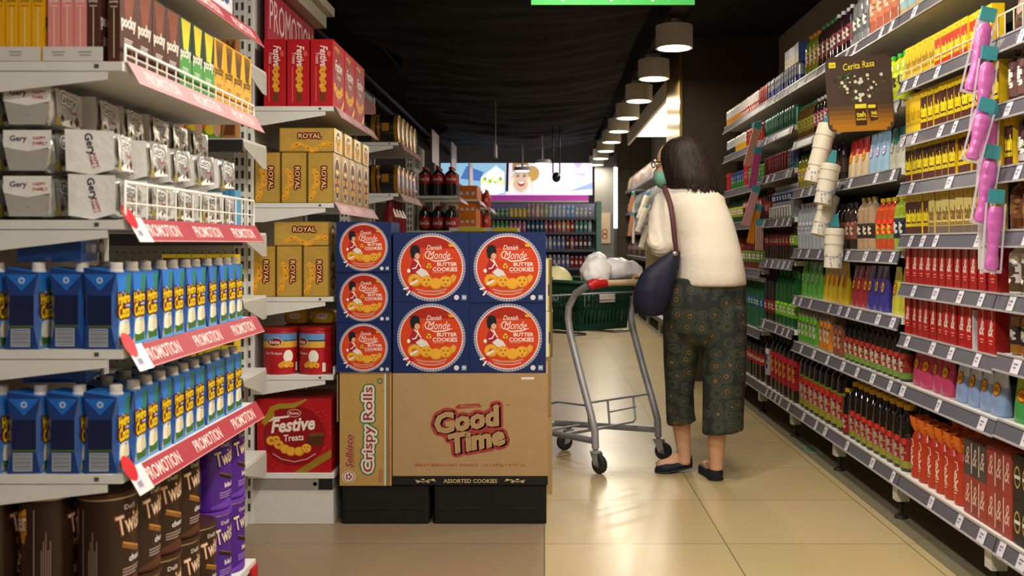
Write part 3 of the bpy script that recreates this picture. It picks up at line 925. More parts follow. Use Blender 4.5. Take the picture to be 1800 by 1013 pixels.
# second pile behind the stack, poking out towards the aisle
YEL = M('c9a52a', 0.5)
for k, (x1, z0, z1, mt, lb) in enumerate(((0.034, 0.001, 0.34, KRAFT, 'plain brown carton on the floor at the bottom of the pile behind the stack'),
                                          (0.030, 0.342, 0.60, KRAFT2, 'plain brown carton in the middle of the pile behind the stack'),
                                          (0.036, 0.602, 0.80, YEL, 'yellow tray of the pile behind the blue boxes, lower one'),
                                          (0.033, 0.802, 1.03, YEL, 'yellow tray on top of the pile behind the blue boxes'))):
    mb = MB().box((-0.5, 4.24, z0), (x1, 4.55, z1), mt)
    f = front(mb, 4.24, 0, z0)
    if k > 1:
        f.rect(x1 - 0.03, 0.0, 0.012, z1 - z0, M('e4dfcd', 0.5), 1)
        f.rect(x1 - 0.012, 0.0, 0.012, z1 - z0, M('6b5a3c', 0.6), 1)
        f.rect(x1 - 0.035, (z1 - z0) * 0.3, 0.03, 0.05, M('3f3a2c', 0.6), 0.5)
    tag(obj('carton', mb), lb, 'carton')
# ---------------------------------------------------------------- red festive boxes
FR = card('b4151f', 0.5)
GOLDP = M('b8963a', 0.35, metal=0.3)
def festive_tall():
    w_, d_, h_ = 0.0865, 0.215, 0.264          # narrow side to the near end, broad side to the aisle (+x)
    b = MB().box((-w_ / 2, -d_ / 2, 0), (w_ / 2, d_ / 2, h_), FR)
    f = front(b, -d_ / 2, 0, h_ / 2)
    W = M('efe3dc', 0.5)
    f.text(0.008, 0.065, 'Festive', W, w=0.085, h=0.03, lv=2, rot=-90, shear=0.3, bold=0.02)
    f.text(-0.017, 0.058, 'Treats', W, w=0.045, h=0.014, lv=2, rot=-90, shear=0.2)
    f.ell(0.028, 0.075, 0.008, 0.012, M('d9564a', 0.5), 2, 14)
    for k in range(7):
        cookie(f, 0.004 + 0.003 * (-1) ** k, 0.018 - 0.014 * k, 0.012, 2 + k * 0.3, k % 3)
    f.rect(-0.008, -0.115, 0.022, 0.04, M('6b3418', 0.6), 2)
    f.rect(-0.024, -0.115, 0.0025, 0.14, M('d9766a', 0.5), 2)
    s = side_r(b, w_ / 2, 0, h_ / 2)
    s.poly([(-0.09, 0.1), (-0.05, 0.118), (0.0, 0.11), (0.02, 0.12), (0.0, 0.09), (-0.05, 0.1)], GOLDP, 2)
    s.ell(0, 0.0, 0.095, 0.105, M('8e0f1a', 0.4), 1, 28)
    s.text(0.0, 0.04, 'Festive', W, w=0.13, h=0.045, lv=3, shear=0.3, bold=0.02)
    s.text(0.0, 0.0, 'Treats', W, w=0.075, h=0.024, lv=3, shear=0.2)
    for k in range(7):
        cookie(s, -0.07 + 0.022 * k, -0.05 - 0.022 * math.sin(k / 6 * math.pi), 0.02, 3 + k * 0.3, k % 3)
    s.poly([(0.04, -0.125), (0.105, -0.075), (0.105, -0.1), (0.075, -0.125)], GOLDP, 2)
    return b
ft = Proto('biscuit_box', 'box', festive_tall())
for k in range(3):
    for i in range(3):
        if k and i < 2:
            continue
        ft.put((XL - 0.046 - 0.092 * (2 - i), B0 + 0.112 + 0.225 * k + 0.006, 1.638), 0,
               f"tall red festive biscuit box, {('inmost', 'middle', 'aisle side')[i]} one at the near end of the top shelf" if k == 0 else
               f"tall red festive biscuit box, {ORD[k]} along the shelf edge under the promotion board", 'tall red festive biscuit boxes')
def festive_big():
    w_, d_, h_ = 0.292, 0.26, 0.288
    b = MB().box((-w_ / 2, 0, 0), (w_ / 2, d_, h_), card('a8141c', 0.45))
    f = front(b, 0, 0, h_ / 2)
    W = M('e6d9d0', 0.5)
    f.ell(0.0, -0.002, 0.122, 0.118, M('8a0f18', 0.4), 1, 40)
    f.band([(-0.122, 0.045), (-0.09, 0.085), (-0.088, 0.105), (-0.06, 0.115), (0.0, 0.118), (0.05, 0.142)], [0.02, 0.032, 0.022, 0.02, 0.02, 0.006], M('9c8026', 0.4), 2)
    f.poly([(0.0, -0.1435), (0.05, -0.1435), (0.1455, -0.085), (0.1455, -0.054)], M('8f7420', 0.4), 2)
    f.ell(0.0, 0.088, 0.027, 0.016, M('c9b5a8', 0.5), 3, 20)
    f.ell(0.0, 0.088, 0.0245, 0.0135, M('9c1a22', 0.4), 4, 20)
    f.text(0.0, 0.088, 'Roma', W, w=0.036, h=0.01, lv=5, bold=0.02)
    f.text(-0.006, 0.043, 'Festive', W, w=0.175, h=0.055, lv=4, rot=5, shear=0.28, bold=0.035)
    f.band([(-0.098, 0.055), (-0.08, 0.068), (-0.02, 0.075)], [0.004, 0.01, 0.008], W, 4)
    f.text(-0.002, -0.008, 'Treats', W, w=0.078, h=0.026, lv=4, rot=4, shear=0.1, bold=0.02)
    f.poly([(0.045, -0.03), (0.06, 0.01), (0.118, 0.012), (0.112, -0.036), (0.085, -0.042)], M('4d2a14', 0.5), 3)
    f.poly([(0.056, -0.005), (0.064, 0.01), (0.118, 0.012), (0.116, 0.0)], M('6b4420', 0.5), 4)
    for k, (x, y) in enumerate(((-0.09, -0.02), (-0.07, -0.014), (-0.06, -0.036), (-0.035, -0.053), (-0.012, -0.062), (0.02, -0.062), (0.048, -0.05))):
        cookie(f, x, y, 0.02 if k not in (1,) else 0.015, 4 + k * 0.5, (1, 1, 1, 2, 2, 2, 0)[k])
    f.band([(-0.085, -0.07), (-0.05, -0.092), (0.0, -0.103), (0.05, -0.092), (0.085, -0.07)], 0.004, M('c99a90', 0.5), 3)
    rr = random.Random(5)
    for k in range(60):
        a, q = rr.uniform(-1.2, 1.2), rr.uniform(0.12, 0.15)
        x, y = q * math.cos(a), q * math.sin(a)
        if abs(x) < 0.145 and abs(y) < 0.14:
            f.ell(x * (1 if k % 3 else -1), y, 0.0012, 0.0012, M('c99a4a', 0.4), 2, 6)
    return b
o = tag(obj('biscuit_box', festive_big(), loc=(-0.982, SF + 0.01, 0.2015)), 'big square red festive biscuit box on the white base shelf', 'box')
# ---------------------------------------------------------------- golden boxes
def royal(w_, d_, h_, lying):
    G = M('c9a24a', 0.32, metal=0.25, var=0.12, scale=20)
    GE = M('9a7420', 0.4, metal=0.3)
    b = MB().box((-w_ / 2, -d_ / 2, 0), (w_ / 2, d_ / 2, h_), G, {'+x': M('b9964e', 0.28, metal=0.4)})
    f = front(b, -d_ / 2, 0, h_ / 2)
    for (x, y, q, h2) in ((-w_ / 2, -h_ / 2, w_, 0.003), (-w_ / 2, h_ / 2 - 0.003, w_, 0.003), (-w_ / 2, -h_ / 2, 0.003, h_), (w_ / 2 - 0.003, -h_ / 2, 0.003, h_)):
        f.rect(x, y, q, h2, GE, 1)
    PLUM, GOL = M('6b1c1e', 0.4), M('efd28a', 0.4)
    def P(x, y):
        return (x, y) if lying else (-y * 0.95, x)
    def logo():
        rot = 0 if lying else -90
        L = 0.088
        cx, cy = (0.012, 0.016) if lying else (0.013, -0.002)
        f.outline(cx, cy, 'ROYAL', PLUM, 0.0055, w=L, h=0.019, lv=2, rot=rot, n=8, bold=0.02)
        f.text(cx, cy, 'ROYAL', GOL, w=L, h=0.019, lv=3, bold=0.01, rot=rot)
    logo()
    rr = random.Random(2)
    for k in range(11):
        t = k / 10
        if lying:
            x, y = -0.055 + 0.15 * t, -0.028 + 0.012 * math.sin(t * 9) + (0.02 * (t - 0.7) if t > 0.7 else 0)
        else:
            x, y = -0.024 + 0.009 * math.sin(t * 5) + 0.005 * math.sin(t * 17), 0.025 - 0.105 * t
        cookie(f, x, y, rr.uniform(0.009, 0.013), 2 + 0.2 * k, k % 3)
    for k in range(5):
        f.ring(rr.uniform(-w_ * 0.35, w_ * 0.35), rr.uniform(0, h_ * 0.42), 0.008, 0.0095, M('b08a38', 0.4, metal=0.3), 1.5, 14, 0, 270)
    s = side_r(b, w_ / 2, 0, h_ / 2)
    s.ell(0, 0, d_ * 0.32, h_ * 0.42, M('5a2018', 0.4), 1, 30)
    s.ring(0, 0, d_ * 0.30, d_ * 0.34, M('ecd79a', 0.25, metal=0.6), 2, 36, 0, 360, h_ * 0.42 / (d_ * 0.32))
    for k in range(6):
        cookie(s, d_ * 0.17 * math.cos(k * 1.05), h_ * 0.2 * math.sin(k * 1.05) - 0.01, 0.016, 3 + 0.3 * k, k % 3)
    s.rect(-d_ * 0.2, h_ * 0.1, d_ * 0.4, 0.012, M('e8d7a8', 0.4), 6)
    return b
ru = Proto('biscuit_box', 'box', royal(0.0995, 0.15, 0.199, False))
rl = Proto('biscuit_box', 'box', royal(0.215, 0.15, 0.0945, True))
for k in range(5):
    for i in range(3):
        if k and i < 2:
            continue
        ru.put((XL - 0.0515 - 0.1035 * (2 - i), B0 + 0.083 + 0.156 * k + 0.004, 1.259), 0.006 * (i - 1),
               (f"upright golden biscuit box, {('inmost', 'middle', 'aisle side')[i]} one at the near end of the second shelf" if k == 0 else
                f"upright golden biscuit box with an oval window, {ORD[k]} along the second shelf edge"), 'upright golden biscuit boxes')
for k in range(4):
    rl.put((XL - 0.105, B0 + 0.086 + 0.2 * k, 1.4595), 0, f'golden biscuit box lying flat on the second shelf, {ORD[k]} from the near end', 'golden biscuit boxes lying on top')
for i in range(3):
    ru.put((XL - 0.067 - 0.1055 * (2 - i), B0 + 0.083, 0.891), 0.012 * (1 - i),
           f"upright golden biscuit box, {('inmost', 'middle', 'outer')[i]} one on the shelf above the red tins", 'upright golden boxes on the third shelf')
rl.put((XL - 0.126, B0 + 0.086, 1.0915), 0, 'golden biscuit box lying across three upright ones above the red tins', 'golden biscuit boxes lying on top')
# red tins and small yellow packs
def roma():
    b = MB().lathe([(0.066, 0.0), (0.068, 0.004), (0.068, 0.165), (0.066, 0.17), (0.06, 0.17)], M('ad1c22', 0.35), 32)
    f = Face(b, (0, 0, 0), rad=0.068)
    f.rect(-0.085, 0.105, 0.17, 0.03, M('d2a13c', 0.5), 1)
    f.rect(-0.085, 0.13, 0.17, 0.03, M('5d8fc4', 0.5), 1)
    W = M('e6dfd6', 0.5)
    f.ell(-0.015, 0.128, 0.032, 0.018, M('d8d0c8', 0.5), 2, 20)
    f.ell(-0.015, 0.128, 0.029, 0.0155, M('8f1620', 0.4), 3.5, 20)
    f.text(-0.015, 0.128, 'Roma', W, w=0.042, h=0.015, lv=5, bold=0.02)
    f.text(-0.02, 0.082, 'Sari Kelapa', W, w=0.07, h=0.014, lv=3)
    f.ell(0.04, 0.07, 0.02, 0.026, M('e6e0d2', 0.5), 2, 18)
    for k in range(5):
        cookie(f, 0.012 + 0.01 * k, 0.036 + 0.006 * (k % 2), 0.012, 3.5 + k, k % 3)
    f.rect(0.075, 0.01, 0.014, 0.035, W, 2)
    return b
rt_ = Proto('biscuit_tin', 'tin', roma(), [('lid', MB().lathe([(0.0685, 0.1705), (0.0695, 0.172), (0.0695, 0.182), (0.06, 0.184), (0.0, 0.182)], M('a3161c', 0.3), 32))])
rt_.put((-1.054, SF + 0.085, 0.584), 0.1, 'red round biscuit tin above the square festive box, inner one', 'red biscuit tins')
rt_.put((-0.911, SF + 0.085, 0.584), -0.55, 'red round biscuit tin above the square festive box, outer one', 'red biscuit tins')
def snack(hexc, h2):
    b = MB().ellipsoid((0, 0, 0.03), (0.05, 0.05, 0.03), M(hexc, 0.35), 16, 8, power=0.45)
    f = front(b, -0.0505, 0, 0.03)
    f.ell(0, 0.004, 0.025, 0.012, M(h2, 0.5), 1, 14)
    f.text(0, 0.004, 'KJU', M('54504a', 0.5), w=0.025, h=0.01, lv=2)
    return b
sn = Proto('snack_pack', 'snack', snack('d2a92a', 'e6e2da'))
sn.put((-1.015, SF + 0.20, 0.77), 0, 'small yellow snack pack lying behind the red tins, inner one', 'yellow snack packs')
sn.put((-0.905, SF + 0.20, 0.77), 0, 'small yellow snack pack lying behind the red tins, outer one', 'yellow snack packs')
tag(obj('biscuit_carton', MB().box((-1.06, SF + 0.163, 0.584), (-0.85, SF + 0.30, 0.769), M('7d1a1e', 0.5))), 'dark red carton hidden behind the two red tins', 'carton')
# ---------------------------------------------------------------- black and gold round tins standing on edge
def drumtin():
    BKG = M('1a1512', 0.3, coat=0.4)
    GD = M('b8862c', 0.25, metal=0.7)
    b = MB().lathe([(0.078, -0.06, GD), (0.083, -0.055, GD), (0.083, -0.045, BKG), (0.081, -0.04, BKG), (0.081, 0.035, GD), (0.0835, 0.04, GD), (0.0835, 0.055, GD), (0.078, 0.06, GD), (0.07, 0.06, BKG), (0.066, 0.056, GD), (0.03, 0.058, BKG), (0.0, 0.058)], BKG, 30, axis='x')
    f = front(b, -0.082, 0, 0)
    f.rect(-0.03, -0.02, 0.04, 0.045, M('a8761f', 0.3, metal=0.5), 2)
    t_ = top(b, 0.082)
    t_.rect(-0.03, -0.02, 0.05, 0.04, M('c9c6c0', 0.4), 3)
    return b
dt = Proto('cookie_tin', 'tin', drumtin())
for j, z in enumerate((1.674, 1.384)):
    for i in range(2):
        for k in range(5):
            if i == 0 and k:
                continue
            dt.put((XL - 0.066 - 0.128 * (1 - i), C0 + 0.09 + 0.168 * k, z + 0.0855), 0,
                   f"black and gold round tin on edge, {('inner one' if i == 0 else ORD[k] + ' along the edge')}, {('upper', 'lower')[j]} shelf", 'black and gold round tins')
GIFT = M('6f1419', 0.3)
for k in range(4):
    mb = MB().lathe([(0.04, 0), (0.045, 0.01), (0.045, 0.15), (0.02, 0.21), (0.02, 0.25)], GIFT, 16)
    front(mb, -0.046, 0, 0.08).rect(-0.02, -0.03, 0.04, 0.06, M('a88a3a', 0.4), 1)
    tag(obj('red_bottle', mb, loc=(XL - 0.06, C0 + 0.07 + 0.12 * k, 1.101)), f'dark red bottle under the black and gold tins, {ORD[k]} from the near end', 'bottle', 'dark red bottles under the tins')
# ---------------------------------------------------------------- stick biscuits on the upper near shelf
def pocky(hexc, dark, stick, tcol, w_=0.076, d_=0.024, h_=0.165):
    """thin upright carton: broad face front, spine at the sides"""
    m = card(hexc, 0.5)
    b = MB().box((-w_ / 2, -d_ / 2, 0), (w_ / 2, d_ / 2, h_), m)
    f = front(b, -d_ / 2, 0, 0)
    if dark != hexc:
        f.rect(-w_ / 2, h_ * 0.0, w_, h_ * 0.45, M(dark, 0.4), 1)
    ST = M(stick, 0.5)
    for k in range(6):
        x = -0.022 + 0.009 * k
        f.band([(x * 0.5, h_ * 0.56), (x * 1.1, h_ * 0.98)], 0.007, ST, 2 + 0.1 * k)
    T = M(tcol, 0.5)
    f.text(0, h_ * 0.5, 'pocky', T, w=w_ * 0.86, h=h_ * 0.2, lv=4, bold=0.03, rot=4)
    for k in range(4):
        f.rect(-w_ * 0.26, h_ * (0.30 - 0.028 * k), w_ * (0.5 - 0.06 * (k % 2)), h_ * 0.01, T, 3)
    f.ell(w_ * 0.2, h_ * 0.14, w_ * 0.08, w_ * 0.08, M('d9a05a', 0.5), 3, 12)
    for g in (side_r(b, w_ / 2), side_l(b, -w_ / 2)):
        g.text(0, h_ * 0.72, 'pocky', T, w=d_ * 0.72, h=h_ * 0.04, lv=2, bold=0.02)
        g.rect(-d_ * 0.03, h_ * 0.05, d_ * 0.06, h_ * 0.6, M('e9dcae', 0.5), 2)
        g.rect(-d_ * 0.3, h_ * 0.66, d_ * 0.6, h_ * 0.008, T, 2)
    return b
PK = {
    'brown': Proto('stick_biscuit_box', 'biscuit box', pocky('4f2d24', '4f2d24', '7d4028', 'ece0d2')),
    'green': Proto('stick_biscuit_box', 'biscuit box', pocky('1f3320', '3f8a35', 'd9c62e', 'e4e6d0')),
    'yellow': Proto('stick_biscuit_box', 'biscuit box', pocky('e2a416', 'd99a12', '5b3a14', '3b2a14')),
    'pink': Proto('stick_biscuit_box', 'biscuit box', pocky('dd8a86', 'dd8a86', 'c9605e', 'f0d8d2')),
}
SZ = 1.4585
seq = ['brown'] * 4 + ['green'] * 3 + ['yellow'] * 4
cnt = {}
for k, c in enumerate(seq):
    n = cnt.get(c, 0)
    cnt[c] = n + 1
    PK[c].put((XL - 0.021, N0 + 0.050 + 0.0775 * k, SZ), FACE_R + 0.02 * ((k % 3) - 1),
              f'{c} stick biscuit box facing the aisle, {ORD[n]} of its colour from the near end', f'{c} stick biscuit boxes facing the aisle')
spine = ['yellow'] * 5 + ['pink'] * 4
for k, c in enumerate(spine):
    xx = XL - 0.062 - 0.0258 * k if c == 'pink' else None
x = XL - 0.060
for k, c in enumerate(['brown'] + ['pink'] * 3 + ['yellow'] * 6):
    if k == 4:
        x -= 0.006
    PK[c].put((x, N0 + 0.045, SZ), FACE_R, f"{c} stick biscuit box showing its spine, {ORD[[0, 0, 1, 2, 0, 1, 2, 3, 4, 5][k]]} from the aisle", f'{c} stick biscuit boxes at the shelf end')
    x -= 0.0258
# cut-down white trays round the boxes
TR = M('cfcbc4', 0.6)
for (a, b_, lb) in ((-0.985, -0.868, 'white cardboard tray around the pink and brown boxes'), (-1.155, -0.99, 'white cardboard tray around the yellow stick biscuit boxes')):
    mb = MB().box((a, N0 + 0.002, SZ), (b_, N0 + 0.0035, SZ + 0.028), TR)
    f = front(mb, N0 + 0.002, (a + b_) / 2, SZ)
    for q in (-0.25, 0.2):
        f.rect(q * (b_ - a) - 0.012, 0.016, 0.026, 0.003, M('97938e', 0.6), 1)
        f.rect(q * (b_ - a) - 0.010, 0.010, 0.022, 0.003, M('97938e', 0.6), 1)
    tag(obj('cardboard_tray', mb), lb, 'tray')
# soft white and blue packs on the topmost near shelf
for k in range(3):
    mb = MB().ellipsoid((0, 0, 0.05), (0.06, 0.1, 0.05), M('d9d6dc', 0.3), 18, 10, power=0.5, wob=0.08, seed=k)
    s_ = side_r(mb, 0.0625, 0, 0.05)
    s_.rect(-0.06, -0.015, 0.05, 0.03, M('2c3f8a', 0.4), 1)
    s_.rect(0.0, -0.015, 0.02, 0.03, M('2c3f8a', 0.4), 1)
    tag(obj('tissue_pack', mb, loc=(XL - 0.075, N0 + 0.16 + 0.25 * k, 1.703)), f'white pack with dark blue print on the topmost near shelf, {ORD[k]} from the near end', 'pack', 'white packs on the topmost near shelf')
# ---------------------------------------------------------------- foil packs of wafers
def foil(seed, label_end=True, w_=0.130, d_=0.100, h_=0.083):
    FO = M('cfcdc8', 0.22, metal=0.7, var=0.12, scale=18, bump=0.5)
    rr = random.Random(seed)
    b = MB().ellipsoid((0, 0, h_ / 2), (w_ / 2, d_ / 2, h_ / 2), FO, 32, 18, power=0.42, wob=0.10, seed=seed)
    WP = M('e6e3de', 0.35, bump=0.3)
    NV, RD = M('20243f', 0.5), M('a32a35', 0.5)
    f = front(b, -d_ / 2 * 1.025, 0, h_ / 2)       # broad printed face
    f.poly([(-0.058, 0.036), (0.05, 0.034), (0.054, -0.03), (-0.05, -0.036)], FO, 1)
    f.poly([(-0.058, -0.036), (0.0, -0.02), (0.056, -0.036)], WP, 1.5)
    f.outline(-0.006, 0.016, 'Gery', M('2a2e45', 0.4), 0.006, w=0.066, h=0.028, lv=2, rot=-8, n=8)
    f.outline(-0.006, 0.016, 'Gery', M('e9e7e2', 0.4), 0.0042, w=0.066, h=0.028, lv=2.5, rot=-8, n=8)
    f.text(-0.006, 0.016, 'Gery', NV, w=0.066, h=0.028, lv=3.5, bold=0.01, rot=-8)
    f.text(0.018, -0.006, 'HAPPY', RD, w=0.03, h=0.008, lv=3, bold=0.02, rot=-10)
    for (x, y, q) in ((0.03, -0.022, 0.011), (0.006, -0.026, 0.006), (-0.03, -0.02, 0.008)):
        f.poly([(x - q, y), (x, y - q * 1.1), (x + q, y), (x, y + q * 1.1)], M('4a2a20', 0.5), 3)
    f.poly([(-0.058, -0.036), (-0.05, -0.01), (-0.03, -0.036)], M('b5a23c', 0.35, metal=0.5), 2)
    # white flap on the end
    g = Face(b, (-w_ / 2 * 1.03, 0, h_ / 2), Vector((0, -1, 0)), Vector((0, 0, 1)))
    if label_end:
        g.poly([(-d_ * 0.46, 0.044), (d_ * 0.46, 0.041), (d_ * 0.47, -0.034), (d_ * 0.05, -0.046), (-d_ * 0.44, -0.038)], WP, 2)
        g.text(0.0, 0.014, 'Gery', NV, w=0.045, h=0.02, lv=3.5, bold=0.03, rot=-75)
        g.text(0.012, -0.018, 'HAPPY', RD, w=0.03, h=0.007, lv=3.5, bold=0.03, rot=-75)
        g.text(0.004, -0.02, 'FAMILY', RD, w=0.03, h=0.006, lv=3.5, bold=0.03, rot=-75)
    else:
        g.poly([(-d_ * 0.48, 0.042), (d_ * 0.48, 0.042), (d_ * 0.46, 0.008), (0, 0.0), (-d_ * 0.47, 0.008)], WP, 2)
        g.text(-0.018, 0.024, 'Gery', NV, w=0.034, h=0.015, lv=3.5, bold=0.03)
        g.text(0.024, 0.026, 'HAPPY', RD, w=0.026, h=0.007, lv=3.5, bold=0.03)
        g.text(0.026, 0.016, 'FAMILY', RD, w=0.03, h=0.007, lv=3.5, bold=0.03)
        g.poly([(-d_ * 0.46, 0.006), (d_ * 0.44, 0.004), (d_ * 0.36, -0.038), (-d_ * 0.36, -0.038)], M('a6a29c', 0.5), 1.5)
    return b
FA = [Proto('wafer_pack', 'snack', foil(s_, True)) for s_ in (1, 2, 3)]
FBk = [Proto('wafer_pack', 'snack', foil(s_, False)) for s_ in (5, 6)]
WZ = 1.147
rr = random.Random(11)
for t in range(2):
    for k in range(5):
        a = FA[(k + t) % 3]
        a.put((XL - 0.068 - 0.008 * t + rr.uniform(-0.006, 0.006) , N0 + 0.078 + 0.158 * k + (0.006 if t else 0), WZ + 0.0925 * t + 0.003), FACE_R + rr.uniform(-0.10, 0.14), 
              f"silver foil wafer pack, {ORD[k]} along the {('wire guard', 'tier above the guard')[t]} from the near end", 'silver foil wafer packs along the shelf edge', ry=(0, -0.06)[t] + rr.uniform(-0.03, 0.03))
for t in range(3):
    for k in range(2):
        FBk[(t + k) % 2].put((XL - 0.196 - 0.116 * k, N0 + 0.085, WZ + 0.091 * t + 0.003), FACE_R + rr.uniform(-0.04, 0.04),
                           f"silver foil wafer pack in the {('inner', 'innermost')[k]} pile, {('bottom', 'middle', 'top')[t]} one", 'piled silver foil wafer packs')
for k in range(5):
    FA[k % 3].put((XL - 0.19 - 0.004 * (k % 2), N0 + 0.255 + 0.143 * k, WZ + 0.187), FACE_R + rr.uniform(-0.06, 0.06), f'silver foil wafer pack heaped high behind the others, {ORD[k]} from the near end', 'heaped silver foil wafer packs')
    FBk[k % 2].put((XL - 0.19, N0 + 0.255 + 0.143 * k, WZ + 0.095), FACE_R, f'silver foil wafer pack under the heap, {ORD[k]} from the near end', 'silver foil wafer packs under the heap')
    FBk[k % 2].put((XL - 0.19, N0 + 0.255 + 0.143 * k, WZ + 0.003), FACE_R, f'silver foil wafer pack at the bottom behind the guard, {ORD[k]} from the near end', 'silver foil wafer packs at the bottom')
# ---------------------------------------------------------------- coconut water cartons
def coco():
    w_, d_, h_ = 0.0665, 0.066, 0.150
    BL, SKY, LSKY = M('2a78d0', 0.35), M('3f98e6', 0.35), M('b4c6e6', 0.35)
    DKB = M('1c3a78', 0.3, coat=0.4)
    b = MB()
    hw, hd = w_ / 2, d_ / 2
    c = 0.012
    # body with cut corners near the foot and the shoulder: loft of eight-sided rings
    def ring(z, cut):
        return [(-hw + cut, -hd, z), (hw - cut, -hd, z), (hw, -hd + cut, z), (hw, hd - cut, z), (hw - cut, hd, z), (-hw + cut, hd, z), (-hw, hd - cut, z), (-hw, -hd + cut, z)]
    R = [ring(0, 0.001), ring(h_ * 0.28, c * 0.8), ring(h_ * 0.72, c * 0.8), ring(h_ - 0.002, 0.001)]
    R.append([(x, y, h_ + (0.010 if y > -hd * 0.4 else 0)) for x, y, z in ring(h_, 0.001)])
    n = 8
    for i in range(4):
        for k in range(n):
            m = BL if k in (0,) else (DKB if k in (2, 6) else M('234f94', 0.25, coat=0.5))
            b.add([R[i][k], R[i][(k + 1) % n], R[i + 1][(k + 1) % n], R[i + 1][k]], [(0, 1, 2, 3)], m)
    b.add(R[-1], [tuple(range(8))], BL)
    b.add(R[0], [tuple(range(7, -1, -1))], BL)
    f = front(b, -hd - 0.0002, 0, 0)
    e = hw - c * 0.8
    f.poly([(-hw + 0.001, 0.001), (hw - 0.001, 0.001), (e, h_ * 0.28), (-e, h_ * 0.28)], M('5a96d0', 0.35), 1)
    f.rect(-e, h_ * 0.28, 2 * e, h_ * 0.16, SKY, 1)
    f.rect(-e, h_ * 0.42, 2 * e, h_ * 0.28, LSKY, 1)
    f.poly([(-e, h_ * 0.70), (e, h_ * 0.70), (hw - 0.001, h_ * 0.98), (-hw + 0.001, h_ * 0.98)], BL, 1)
    f.poly([(e * 0.2, h_ * 0.70), (e, h_ * 0.68), (hw - 0.002, h_ * 0.97), (e * 0.4, h_ * 0.97)], M('2f8068', 0.4), 1.5)
    f.poly([(-e, h_ * 0.66), (-e * 0.2, h_ * 0.75), (e, h_ * 0.6), (e, h_ * 0.72), (-e, h_ * 0.74)], M('c3cfe2', 0.4), 1.3)
    MR, Y = M('5e1d12', 0.4), M('f2ce1e', 0.4)
    for (tx, y, wd, hh) in (('Hydro', h_ * 0.635, 0.050, 0.028), ('Coco', h_ * 0.48, 0.046, 0.028)):
        f.outline(0.0, y, tx, MR, 0.0042, w=wd, h=hh, lv=2.5, bold=0.03, rot=3, n=8)
    f.ell(-0.012, h_ * 0.50, 0.019, 0.018, MR, 2.4, 18)
    for (tx, y, wd, hh) in (('Hydro', h_ * 0.635, 0.050, 0.028), ('Coco', h_ * 0.48, 0.046, 0.028)):
        f.text(0.0, y, tx, Y, w=wd, h=hh, lv=4, bold=0.04, rot=3)
    CR = M('f0e8cc', 0.5)
    f.ell(-0.004, h_ * 0.225, 0.018, 0.026, CR, 2, 18)
    f.ell(0.012, h_ * 0.22, 0.012, 0.022, M('d2c9a6', 0.5), 2.2, 16)
    f.poly([(-0.014, h_ * 0.33), (-0.004, h_ * 0.41), (0.0, h_ * 0.36), (0.008, h_ * 0.42), (0.012, h_ * 0.32)], M('cfdcea', 0.4), 2.2)
    f.poly([(-0.022, h_ * 0.15), (0.0, h_ * 0.13), (0.026, h_ * 0.17), (0.024, h_ * 0.05), (-0.018, h_ * 0.04)], M('3d6a2a', 0.5), 2.6)
    f.poly([(-0.03, h_ * 0.03), (-0.026, h_ * 0.12), (-0.018, h_ * 0.05)], M('bda868', 0.5), 2.4)
    for g in (side_l(b, -hw - 0.0002), side_r(b, hw + 0.0002)):
        g.poly([(-hd + 0.002, h_ * 0.98), (hd - 0.002, h_ * 0.98), (0, h_ * 0.76)], M('2268c4', 0.25, coat=0.5), 1)
        g.ring(0, h_ * 0.9, 0.003, 0.0065, M('a9c0dc', 0.4), 2, 14)
        q = hd - c * 0.8
        g.rect(-q, h_ * 0.30, 2 * q, h_ * 0.4, M('1a2244', 0.4), 1)
        g.rect(-q, h_ * 0.28, 2 * q, h_ * 0.03, M('4a5a2c', 0.5), 1.2)
        g.rect(-q * 0.9, 0.004, q * 1.6, h_ * 0.24, M('a7abb4', 0.5), 2)
        for k in range(8):
            g.rect(-q * 0.82, 0.007 + h_ * 0.027 * k, q * 1.44, h_ * 0.01 * (1 + k % 2 * 0.5), M('5f626e', 0.5), 3)
    cap = MB().lathe([(0.0135, h_ - 0.003), (0.0145, h_ + 0.002), (0.0125, h_ + 0.006), (0.0125, h_ + 0.018), (0.011, h_ + 0.02), (0, h_ + 0.02)], M('d9d2c8', 0.45), 18, 0.0, -0.017)
    return Proto('coconut_water_carton', 'carton', b, [('cap', cap)])
cw = coco()
rr = random.Random(4)
for si, (z, lab) in enumerate(((0.892, 'upper'), (0.647, 'lower'))):
    y = N0 + 0.04
    k = 0
    while y < N1 - 0.036:
        cw.put((XL - 0.044 + rr.uniform(-0.004, 0.002), y, z), FACE_R + rr.uniform(-0.03, 0.03), f'blue coconut water carton, {ORD[k]} along the {lab} carton shelf edge', f'coconut water cartons on the {lab} shelf edge')
        y += 0.0705 + (0.012 if (si == 0 and k in (4, 6)) or (si == 1 and k in (6,)) else 0)
        k += 1
    for k in range(3):
        cw.put((XL - 0.120 - (0.082 if si == 0 else 0.078) * k, N0 + 0.04 + (0.012 if k == 0 and si == 0 else 0), z), FACE_R + rr.uniform(-0.04, 0.04), f'blue coconut water carton at the near end, {ORD[k + 1]} inwards, {lab} shelf', f'coconut water cartons at the near end, {lab} shelf')
    for k in range(1, 7):
        cw.put((XL - 0.122, N0 + 0.072 + 0.092 * k, z), FACE_R + rr.uniform(-0.06, 0.06), f'blue coconut water carton {ORD[k - 1]} in the second row, {lab} carton shelf', f'coconut water cartons in the second row, {lab} shelf')
    for k in range(2):
        cw.put((XL - 0.225 - 0.02 * k, N0 + 0.06 + 0.078 * k + (0.02 if si else 0), z + 0.1712 + 0.0272), math.pi, f'blue coconut water carton lying on the upright ones, {ORD[k]} inwards, {lab} shelf', f'lying coconut water cartons, {lab} shelf', ry=-math.pi / 2, scale=0.8)
